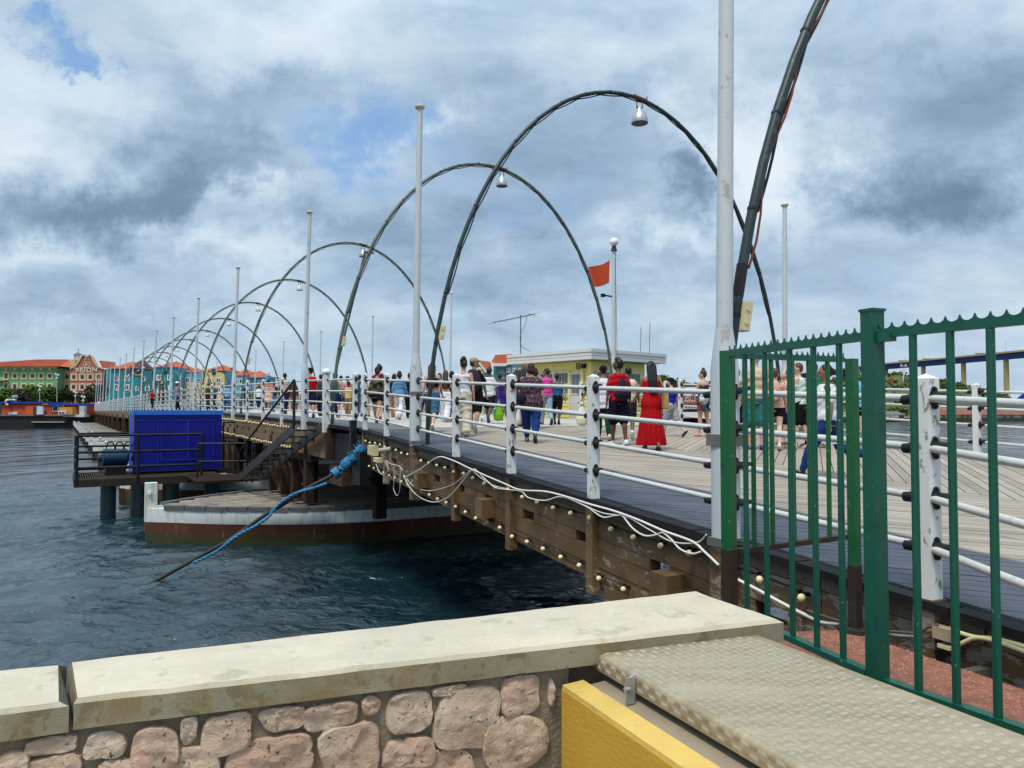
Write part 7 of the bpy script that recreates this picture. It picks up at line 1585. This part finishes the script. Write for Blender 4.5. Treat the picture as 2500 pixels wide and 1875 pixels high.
def bag(info, kind, col, label, cat='bag', side=1, size=1.0, name='bag', mt=None):
    W, U, w = info['W'], info['U'], info['w']; mt = mt or cloth('bag_%d_%d_%d' % tuple(int(c * 60) for c in col), col); loc = W @ U(0, -.2, 1.2); root = empty(name, tuple(loc), label, cat); g = MB(); s = size
    def put(nm, g, sm=True, fus=None):
        if fus:
            o = fuse(g, fus, 2, nm, mt, W, None); o.parent = root; o.data.transform(Matrix.Translation(-Vector(loc))); return o
        g.v = [tuple(W @ Vector(v)) for v in g.v]; return g.build(nm, mt, root, smooth='all' if sm else False, fix=True)
    if kind == 'backpack':
        c = U(0, -.20 * (1 + (w - 1) * .6), 1.22); g.ball(c, (.145 * s, .085 * s, .215 * s), 16, 12); g.ball(c + Vector((0, -.06, -.08)), (.115 * s, .05 * s, .11 * s), 12, 8); put('pack_body', g, fus=.022)
        g = MB()
        for sg in (-1, 1): g.tube(smoothpts([c + Vector((sg * .07, .03, .17)), U(sg * .10, -.02, 1.475), U(sg * .115, .12 * w, 1.36), U(sg * .13, .10 * w, 1.2), c + Vector((sg * .10, .05, -.12))], 5), .016, 6)
        put('shoulder_strap', g)
    elif kind == 'drawstring':
        c = U(.03, -.185, 1.14); g.rings([(c.x, c.y, c.z - .22, .14, .05), (c.x, c.y - .02, c.z - .12, .165, .075), (c.x, c.y - .01, c.z + .03, .15, .07), (c.x, c.y, c.z + .16, .06, .04), (c.x, c.y, c.z + .19, .04, .03)], 16); put('sack', g, fus=.022); g = MB()
        for sg in (-1, 1): g.tube([c + Vector((0, 0, .18)), U(sg * .11, -.07, 1.45), U(sg * .125, .10, 1.36)], .008, 5); g.tube([c + Vector((sg * .13, 0, -.2)), U(sg * .17, -.02, 1.2)], .008, 5)
        put('cord', g)
    elif kind == 'tote':                                                # on the shoulder
        sg = side; c = U(sg * (.235 + (w - 1) * .15), -.06, 1.0); g.hexa([c + Vector((-.05, -.17 * s, -.17 * s)), c + Vector((.06, -.17 * s, -.17 * s)), c + Vector((.06, .17 * s, -.17 * s)), c + Vector((-.05, .17 * s, -.17 * s))], [c + Vector((-.03, -.19 * s, .17 * s)), c + Vector((.03, -.19 * s, .17 * s)), c + Vector((.03, .19 * s, .17 * s)), c + Vector((-.03, .19 * s, .17 * s))]); put('bag_body', g, fus=.02)
        g = MB(); g.tube(smoothpts([c + Vector((0, -.12 * s, .15 * s)), U(sg * .17, -.06, 1.38), U(sg * .15, .0, 1.47), U(sg * .17, .06, 1.38), c + Vector((0, .12 * s, .15 * s))], 5), .011, 6); put('strap', g)
    elif kind == 'carrier':                                             # hanging from the hand
        sh, e, wr, fd, sg = info['arms'][0 if side < 0 else 1]; h = wr + fd * .09; g.rings([(h.x, h.y, h.z - .46 * s, .05 * s, .04 * s), (h.x, h.y, h.z - .43 * s, .10 * s, .07 * s), (h.x, h.y, h.z - .33 * s, .115 * s, .08 * s), (h.x, h.y, h.z - .22 * s, .075 * s, .05 * s), (h.x + .01, h.y, h.z - .10 * s, .035 * s, .025 * s), (h.x, h.y, h.z, .022, .018)], 14); put('bag_body', g, fus=.018)
        g = MB(); g.tube([h + Vector((-.03, 0, -.1 * s)), h, h + Vector((.03, 0, -.1 * s))], .010, 5); put('handle', g)
    elif kind == 'belt':                                                # round bag behind the hip
        c = U(side * .17 * w, -.16 * w, .98); g.ball(c, (.10 * s, .07 * s, .10 * s), 14, 10); put('bag_body', g, fus=.018); g = MB(); g.tube([c, U(-side * .12, -.16 * w, 1.3), U(-side * .1, -.03, 1.47)], .008, 5); put('strap', g)
    return root
A = -26
def deckp(x, y):  # point on the deck below a walker
    p = Vector((x, y, 0)) - P0; t = p.xy.dot(dN.xy)
    if t < T1: return Vector((x, y, -1.09 + .0445 * t + .002))
    t2 = (Vector((x, y, 0)) - H0).xy.dot(dM.xy); return Vector((x, y, zmain(t2) + .002))
def bp(px, y): return deckp((px - 1250) / FOC * y, y)
wht, blk, nav = cloth('white', (.66, .67, .74)), cloth('black', (.010, .010, .012)), cloth('navy', (.010, .014, .045)); red = cloth('red', (.44, .008, .012)); jean = cloth('denim', (.035, .10, .22), var=.2); djean = cloth('dark_denim', (.012, .04, .16), var=.2)
crm = cloth('cream', (.60, .53, .42)); kha = cloth('khaki', (.24, .17, .08)); beig = cloth('beige', (.50, .40, .29)); teal = cloth('teal', (.01, .15, .15)); grn = cloth('kelly_green', (.01, .22, .10)); W3 = (.75, .75, .75); B3 = (.02, .02, .02)
dn = lambda a, b_, c: (R(a), R(b_), R(c))
person(bp(433, 44), 1.66, 150, 'distant person in white cap and grey dress behind the railing above the blue cabin', 2, 'black', 'short', ('dress', cloth('mauve_grey', (.25, .25, .33))), ('trousers', nav), .4, fem=True, hat=('front', (.8, .8, .8)))
person(bp(508, 44), 1.68, 160, 'distant woman with dark hair blowing, olive top and dark trousers', 1, 'black', 'bob', ('tank', cloth('olive', (.08, .09, .03))), ('trousers', cloth('dark_green_grey', (.02, .035, .03))), .5, fem=True)
person(bp(522, 45), 1.66, 150, 'distant person in grey blue shirt right beside the woman in olive', 1, 'black', 'short', ('tee', cloth('grey_blue', (.09, .12, .18))), ('trousers', nav), .5)
i_ = person(bp(554, 42), 1.50, 30, 'person in pale blue shirt half hidden by the pole with the sticker', 3, 'black', 'short', ('long', cloth('pale_blue', (.22, .42, .62))), ('trousers', jean), .4)
r_, i_ = person(bp(655, 39), 1.66, 5, 'woman in an off shoulder pink flowered dress with a blue bag', 2, 'black', 'short', ('offdress', speckle('pink_floral', (.62, .36, .27), [(.42, .12, .10), (.70, .55, .45)], 18)), None, .3, fem=True, wide=1.12, shoe=W3); bag(i_, 'carrier', (.005, .01, .55), 'bright blue carrier bag held by the woman in pink', side=-1, size=1.2)
r_, i_ = person(bp(669, 40), 1.62, 0, 'person in jeans with a pale round backpack next to the woman in pink', 3, 'black', 'short', ('tee', cloth('dark_print', (.05, .035, .035))), ('slim', cloth('mid_denim', (.08, .25, .48))), .5, shoe=(.3, .2, .15)); bag(i_, 'backpack', (.5, .5, .55), 'pale backpack worn by the person in jeans', size=.7)
person(bp(695, 34), 1.80, 0, 'man in beige shirt and dark trousers standing by the railing', 3, 'black', 'short', ('tee', beig), ('trousers', nav), .25, shoe=B3)
person(bp(716, 37), 1.62, 10, 'person with brown sleeves and pink skirt behind the man in beige', 2, 'dkbrown', 'bob', ('long', cloth('rust_brown', (.10, .035, .02))), None, .4, fem=True, shoe=W3)
person(deckp(-7.25, 27.6), 1.80, 20, 'man in red shirt, navy shorts and black cap beside the second pole', 1, 'black', 'short', ('tee', red), ('bermuda', nav), .55, wide=1.05, look=55, hat=('front', (.012, .012, .015)), shoe=(.10, .06, .04))
person(deckp(-6.35, 27.5), 1.68, -25, 'woman in bright green top and navy trousers with a grey cap', 1, 'dkbrown', 'longer', ('tank', grn), ('slim', cloth('ink_blue', (.01, .02, .09))), .9, fem=True, look=60, hat=('front', (.35, .35, .36)), shoe=(.4, .38, .32))
person(bp(848, 31.5), 1.62, 0, 'man in pink shirt and cap behind the child in yellow', 1, 'black', 'short', ('tee', cloth('pink_red', (.55, .20, .22))), ('shorts', nav), .4, hat=('back', (.10, .08, .12)), shoe=B3)
person(bp(851, 30.2), 1.36, 0, 'child in yellow shirt and khaki trousers', 3, 'black', 'afro', ('tee', cloth('soft_yellow', (.62, .48, .18))), ('trousers', kha), .3, shoe=(.5, .5, .5))
person(bp(877, 32), 1.70, 0, 'person in a dark teal top half hidden by the paired posts', 2, 'black', 'short', ('tee', cloth('petrol', (.02, .10, .14))), ('trousers', jean), .3)
r_, i_ = person(bp(925, 24.6), 1.80, 0, 'man with dark quiff in a maroon shirt carrying a backpack', 0, 'black', 'quiff', ('tee', cloth('maroon', (.22, .012, .02))), ('shorts', blk), .5, wide=1.1, shoe=(.25, .05, .04), look=50, tilt=-12); bag(i_, 'backpack', (.05, .012, .03), 'dark maroon backpack on the man with the quiff', size=.9)
person(bp(921, 22.6), 1.63, -5, 'woman in red headscarf, camouflage jacket, black top and shorts', 1, 'redwine', 'updo', ('long', speckle('camo', (.13, .10, .05), [(.04, .035, .02), (.010, .010, .012)], 6)), ('mini', blk), .8, fem=True, wide=1.2, shoe=(.35, .2, .2))
person(bp(975, 26.3), 1.68, -5, 'woman in denim blue blouse and flared white trousers', 2, 'redwine', 'bob', ('long', cloth('chambray', (.12, .27, .50), var=.2)), ('flare', wht), .7, fem=True, wide=1.05, shoe=(.2, .1, .06))
person(bp(1025, 25.2), 1.66, -8, 'person in white tee and navy trousers behind the first full arch', 1, 'black', 'short', ('tee', wht), ('trousers', nav), .9, shoe=W3)
person(deckp(-1.93, 18.6), 1.69, -4, 'woman with long auburn hair, black crop top and denim shorts', 0, 'auburn', 'longer', ('crop', blk), ('bermuda', cloth('washed_denim', (.05, .14, .25), var=.15)), .75, fem=True, wide=1.02, big=True, shoe=(.72, .70, .62))
person(bp(1088, 24.2), 1.64, -4, 'woman with brown ponytail, dark top and wide white trousers', 0, 'brown', 'longer', ('crop', cloth('dark_brown', (.03, .02, .02))), ('wide', wht), .6, fem=True, shoe=(.6, .5, .4))
person(bp(1103, 24.6), 1.62, 0, 'dark haired person in navy mostly hidden by a white post', 2, 'black', 'bob', ('tee', nav), ('trousers', nav), .4)
person(deckp(-1.09, 17.35), 1.74, -2, 'woman with curly updo, white tank top and cream wide trousers', 1, 'brown', 'updo', ('tank', wht), ('wide', crm), .35, fem=True, big=True, arms=(dn(-8, 10, 10), dn(-20, 12, 12)), shoe=(.55, .42, .28))
r_, i_ = person(deckp(-.90, 18.3), 1.82, -6, 'man in tan cap with a large black backpack and black shorts', 1, 'brown', 'short', ('tee', blk), ('shorts', blk), .8, big=True, wide=1.08, hat=('front', (.36, .27, .16)), look=-60, shoe=W3); bag(i_, 'backpack', (.032, .032, .052), 'large black backpack on the man with the tan cap', size=1.3, name='backpack')
person(bp(1170, 25.2), 1.76, 0, 'man in salmon tee, olive shorts and pale cap', 0, 'blond', 'short', ('tee', cloth('salmon', (.66, .22, .15))), ('shorts', cloth('dark_olive', (.12, .10, .06))), .6, wide=1.1, hat=('back', (.45, .40, .32)), shoe=W3)
r_, i_ = person(bp(1194, 23.4), 1.74, -12, 'man in oversized white tee and black shorts swinging a green bag', 3, 'black', 'short', ('loose', wht), ('shorts', blk), .95, wide=1.08, arms=(None, dn(2, 14, 4)), shoe=(.08, .10, .12)); bag(i_, 'carrier', (.16, .42, .02), 'lime green carrier bag held by the man in the white tee', side=1, size=1.45)
person(bp(1220, 26.5), 1.62, 0, 'person in indigo dress beyond the green bag', 3, 'black', 'bun', ('dress', cloth('indigo', (.03, .02, .22))), None, .5, fem=True, shoe=(.6, .5, .35))
person(bp(1276, 21.4), 1.62, 0, 'woman with long black hair dressed in black beside a white post', 1, 'black', 'longer', ('tee', blk), ('wide', blk), .2, fem=True, shoe=B3)
person(bp(1306, 20.4), 1.64, -4, 'person with dark hair and light jeans behind the speckled blouse', 2, 'redwine', 'bob', ('tee', cloth('plum', (.05, .02, .03))), ('slim', cloth('light_denim', (.10, .24, .42))), .7, fem=True, shoe=(.2, .1, .07))
r_, i_ = person(deckp(.40, 16.02), 1.66, -6, 'large woman in a speckled dark blouse and blue jeans', 1, 'redwine', 'bob', ('tunic', speckle('speckled', (.035, .018, .035), [(.45, .33, .30), (.20, .05, .08)], 55, .62)), ('slim', djean), .6, fem=True, wide=1.34, big=True, shoe=(.08, .06, .03), arms=(dn(2, 14, 24), dn(-10, 12, 14))); bag(i_, 'carrier', (.75, .72, .72), 'small white carrier bag in the left hand of the woman in the speckled blouse', side=-1, size=.95); bag(i_, 'belt', (.02, .018, .04), 'dark purple shoulder bag at the hip of the woman in the speckled blouse', side=-1, size=1.4)
person(bp(1334, 22.8), 1.70, 8, 'person in hot pink tee and pale jeans with hair tied back', 2, 'dkbrown', 'bun', ('tee', cloth('hot_pink', (.66, .06, .33))), ('slim', cloth('pale_denim', (.24, .38, .52))), .7, look=50, fem=True, shoe=(.05, .05, .08))
r_, i_ = person(deckp(1.36, 23.3), 1.56, -10, 'woman in bright blue top and black capri leggings with a tan bag', 3, 'black', 'bun', ('tank', cloth('cerulean', (.012, .13, .32))), ('capri', blk), .5, fem=True, wide=1.14, shoe=(.05, .03, .02)); bag(i_, 'tote', (.48, .33, .20), 'tan shoulder bag of the woman in the bright blue top', side=1, size=.75)
r_, i_ = person(deckp(2.02, 17.0), 1.64, -2, 'person in white shirt with a backwards cap carrying plastic bags', 1, 'black', 'short', ('tunic', wht), ('trousers', cloth('bottle_green', (.01, .04, .03))), .5, wide=1.25, hat=('back', (.012, .012, .014)), arms=(dn(6, 42, 38), None), shoe=(.7, .68, .62))
bag(i_, 'carrier', (.62, .68, .55), 'pale carrier bag with a yellow smile print left of the white post', side=-1, size=1.35, mt=speckle('print_bag', (.66, .70, .60), [(.75, .62, .05), (.10, .09, .08)], 7, .66))
person(deckp(2.33, 19.6), 1.60, -2, 'person in a flowered skirt and black cap behind the white shirt, one red sole showing', 1, 'black', 'short', ('tee', speckle('bw_floral', (.03, .03, .03), [(.5, .45, .4)], 22)), ('shorts', blk), .95, hat=('back', (.012, .012, .014)), shoe=(.55, .10, .08))
r_, i_ = person(deckp(2.17, 15.69), 1.76, 12, 'man in red tee and black shorts with a drawstring bag', 3, 'black', 'quiff', ('tee', red), ('bermuda', cloth('ink', (.008, .009, .022))), .30, wide=1.0, look=48, tilt=-14, big=True, shoe=(.72, .76, .80), arms=(dn(-4, 10, 10), dn(-4, 12, 16))); bag(i_, 'drawstring', (.018, .018, .04), 'navy drawstring bag on the back of the man in red', name='backpack')
person(deckp(2.62, 17.3), 1.66, -10, 'person in off white shirt behind the man in red', 3, 'black', 'short', ('tee', crm), ('shorts', blk), .8, shoe=W3)
r_, i_ = person(deckp(2.66, 14.72), 1.70, 4, 'woman in a long red dress with black hair to the waist', 2, 'black', 'longer', ('maxi', cloth('deep_red', (.36, .006, .010), scale=3)), None, .35, fem=True, wide=1.06, big=True, shoe=(.06, .03, .02, 1), arms=(dn(14, 12, 50), dn(8, 12, 55))); bag(i_, 'tote', (.42, .28, .12), 'tan tote bag on the shoulder of the woman in red', side=1, size=1.15)
person(deckp(3.62, 19.6), 1.60, 0, 'person in light blue almost hidden behind the tote bag', 0, 'blond', 'short', ('tee', cloth('light_blue', (.18, .42, .72))), ('shorts', beig), .4)
person(deckp(3.81, 18.39), 1.42, 40, 'boy in blue tank top, grey shorts and black cap', 4, 'brown', 'short', ('tank', cloth('royal_blue', (.008, .03, .32))), ('bermuda', cloth('heather_grey', (.34, .34, .35))), .75, kid=True, hat=('front', (.015, .014, .013)), tilt=-18, shoe=(.04, .03, .14, 1), arms=(dn(10, 8, 60), dn(12, 8, 60)))
r_, i_ = person(deckp(4.59, 18.45), 1.60, 35, 'woman with a bun and sunglasses in a flowered romper', 0, 'brown', 'topknot', ('romper', speckle('tropical', (.012, .014, .05), [(.02, .20, .20), (.20, .19, .03), (.22, .04, .10)], 9, .58)), None, .25, fem=True, big=True, look=25, shoe=(.65, .25, .22, 1), arms=(dn(20, 8, 45), dn(18, 8, 45))); bag(i_, 'belt', (.4, .5, .6), 'small white and blue patterned bag of the woman in the romper', side=-1, size=1.5, mt=speckle('blue_print', (.62, .66, .66), [(.03, .12, .35), (.35, .2, .12)], 22, .57))
person(deckp(4.82, 15.22), 1.93, -12, 'tall man in beige shirt and teal shorts behind the gate bars', 0, 'brown', 'none', ('tee', cloth('sand', (.55, .43, .32))), ('bermuda', cloth('sea_teal', (.03, .16, .16))), .08, wide=1.15, big=True, shoe=(.03, .08, .16))
r_, i_ = person(deckp(5.23, 15.3), 1.62, -20, 'person in black shorts and patterned pink backpack behind the bars', 4, 'ginger', 'short', ('tee', cloth('peach', (.62, .35, .28))), ('mini', blk), .45, fem=True, big=True, shoe=(.72, .60, .56)); bag(i_, 'backpack', (.3, .15, .12), 'pink and brown patterned backpack behind the gate bars', size=.95, mt=speckle('pink_brown', (.50, .26, .20), [(.10, .04, .03), (.66, .45, .38)], 9, .55), name='backpack')
person(deckp(5.82, 15.6), 1.74, 62, 'boy in mint tee and black shorts looking left', 0, 'ginger', 'short', ('tee', cloth('mint', (.55, .70, .60))), ('shorts', blk), .30, big=True, look=12, shoe=(.40, .36, .27), arms=(dn(30, 8, 60), dn(28, 8, 60)))
person(deckp(5.92, 16.6), 1.60, 70, 'boy with ginger hair and red shirt reading a paper', 4, 'ginger', 'short', ('tee', cloth('signal_red', (.50, .03, .02))), ('shorts', nav), .2, look=10, tilt=-25, shoe=(.2, .18, .15), arms=(dn(20, 8, 80), dn(20, 8, 80)))
r_, i_ = person(deckp(4.50, 11.0), 1.67, 68, 'woman in white tee and jeans striding left behind the bars', 2, 'black', 'bun', ('tee', wht), ('slim', djean), 1.15, fem=True, wide=1.12, big=True, look=8, shoe=(.02, .035, .035), arms=(dn(-10, 10, 14), dn(10, 10, 20)))
person(deckp(6.28, 16.0), 1.76, 30, 'person in green shirt behind the woman in white tee', 2, 'black', 'short', ('tee', grn), ('trousers', cloth('petrol2', (.02, .05, .07))), .3, shoe=(.3, .28, .2))
person(deckp(7.10, 15.85), 1.66, 10, 'person in light blue tee and black shorts left of the thick green post', 4, 'blond', 'short', ('tee', cloth('sky_blue', (.17, .38, .72))), ('mini', blk), .3, fem=True, big=True, shoe=(.4, .4, .42))
person(deckp(4.85, 16.6), 1.62, 20, 'person in dusty pink at the right side of the near white pole', 4, 'ginger', 'short', ('tee', cloth('dusty_rose', (.40, .10, .12))), ('shorts', nav), .3)
person(bp(1262, 23.5), 1.66, -6, 'person with dark brown hair just left of the speckled blouse, mostly hidden', 1, 'dkbrown', 'long', ('tee', cloth('slate', (.10, .11, .14))), ('slim', jean), .5, fem=True, shoe=B3)
person(bp(1145, 27), 1.66, 0, 'person in tan shorts walking beyond the black backpack', 0, 'brown', 'short', ('tee', wht), ('shorts', beig), .7, shoe=(.6, .4, .3))
person(bp(1000, 28), 1.66, 0, 'person in black behind the tall white pole', 2, 'black', 'short', ('tee', blk), ('trousers', blk), .5, shoe=B3)
person(bp(962, 29), 1.66, 0, 'person in tan trousers left of the flared white trousers', 1, 'black', 'bob', ('tee', nav), ('trousers', cloth('tan_trousers', (.38, .23, .12))), .5, fem=True, shoe=(.2, .1, .06))
person(bp(783, 30.5), 1.66, 0, 'person in dark grey behind the thick capped post', 2, 'black', 'short', ('tee', cloth('charcoal', (.05, .05, .06))), ('trousers', nav), .5, shoe=B3)
person(bp(602, 46), 1.66, 0, 'distant person in dark top right of the pole with the sticker', 2, 'black', 'short', ('tee', nav), ('shorts', blk), .5, shoe=W3)
person(bp(632, 52), 1.68, 0, 'distant person in white left of the woman in pink', 1, 'brown', 'short', ('tee', wht), ('trousers', nav), .5, shoe=W3)
person(bp(372, 62), 1.68, 170, 'distant person in red behind the far railing posts', 2, 'black', 'short', ('tee', red), ('trousers', nav), .5, shoe=W3)
person(bp(396, 58), 1.68, 10, 'distant person in brown behind the far railing posts', 2, 'black', 'short', ('tee', cloth('rust_brown', (.10, .035, .02))), ('shorts', nav), .5, shoe=W3)
for i_c, (px, yy, hh, lab, tc, bc, hr) in enumerate([(832, 33, 1.70, 'walker in grey tee between the green top and the pink shirt', (.25, .25, .26), 'shorts', 'black'), (893, 30, 1.68, 'walker in white tee behind the paired white posts', (.66, .67, .74), 'trousers', 'dkbrown'), (942, 31, 1.72, 'walker in dark blue right of the camouflage jacket', (.02, .04, .12), 'trousers', 'black'),
    (1012, 30, 1.62, 'walker in orange tee right behind the tall white pole', (.60, .20, .06), 'shorts', 'brown'), (1073, 28, 1.66, 'walker in black tee between two women with long hair', (.02, .02, .022), 'trousers', 'black'), (1120, 30, 1.70, 'walker in pale tee left of the cream wide trousers', (.55, .50, .42), 'shorts', 'brown'), (1240, 29, 1.66, 'walker in red tee beyond the indigo dress', (.44, .05, .04), 'shorts', 'black'), (720, 45, 1.68, 'distant walker in white right of the man in beige', (.66, .67, .70), 'shorts', 'brown'), (800, 40, 1.70, 'distant walker in navy left of the green top', (.02, .03, .09), 'trousers', 'black')]):
    person(bp(px, yy), hh, -4 + i_c, lab, i_c % 4, hr, ['short', 'long', 'bun'][i_c % 3], ('tee', cloth('walker_%d' % i_c, tc)), (bc, [nav, beig, jean][i_c % 3]), [.6, -.5, .8][i_c % 3], fem=i_c % 3 > 0, shoe=[(.6, .6, .6), (.1, .08, .07), (.3, .25, .2)][i_c % 3])
# held things
def small(name, lab, cat, g, mt): return tag(g.build(name, mt, None), lab, cat)
sh, e, wr, fd, sg = i_['arms'][0]; p = i_['W'] @ (wr + fd * .12)
g = MB(); g.box(p + Vector((.10, -.05, -.16)), (.42, .14, .035), .2); small('folder', 'white flat folder carried low by the striding woman', 'folder', g, wht)
bpy.data.objects.remove(_rm)
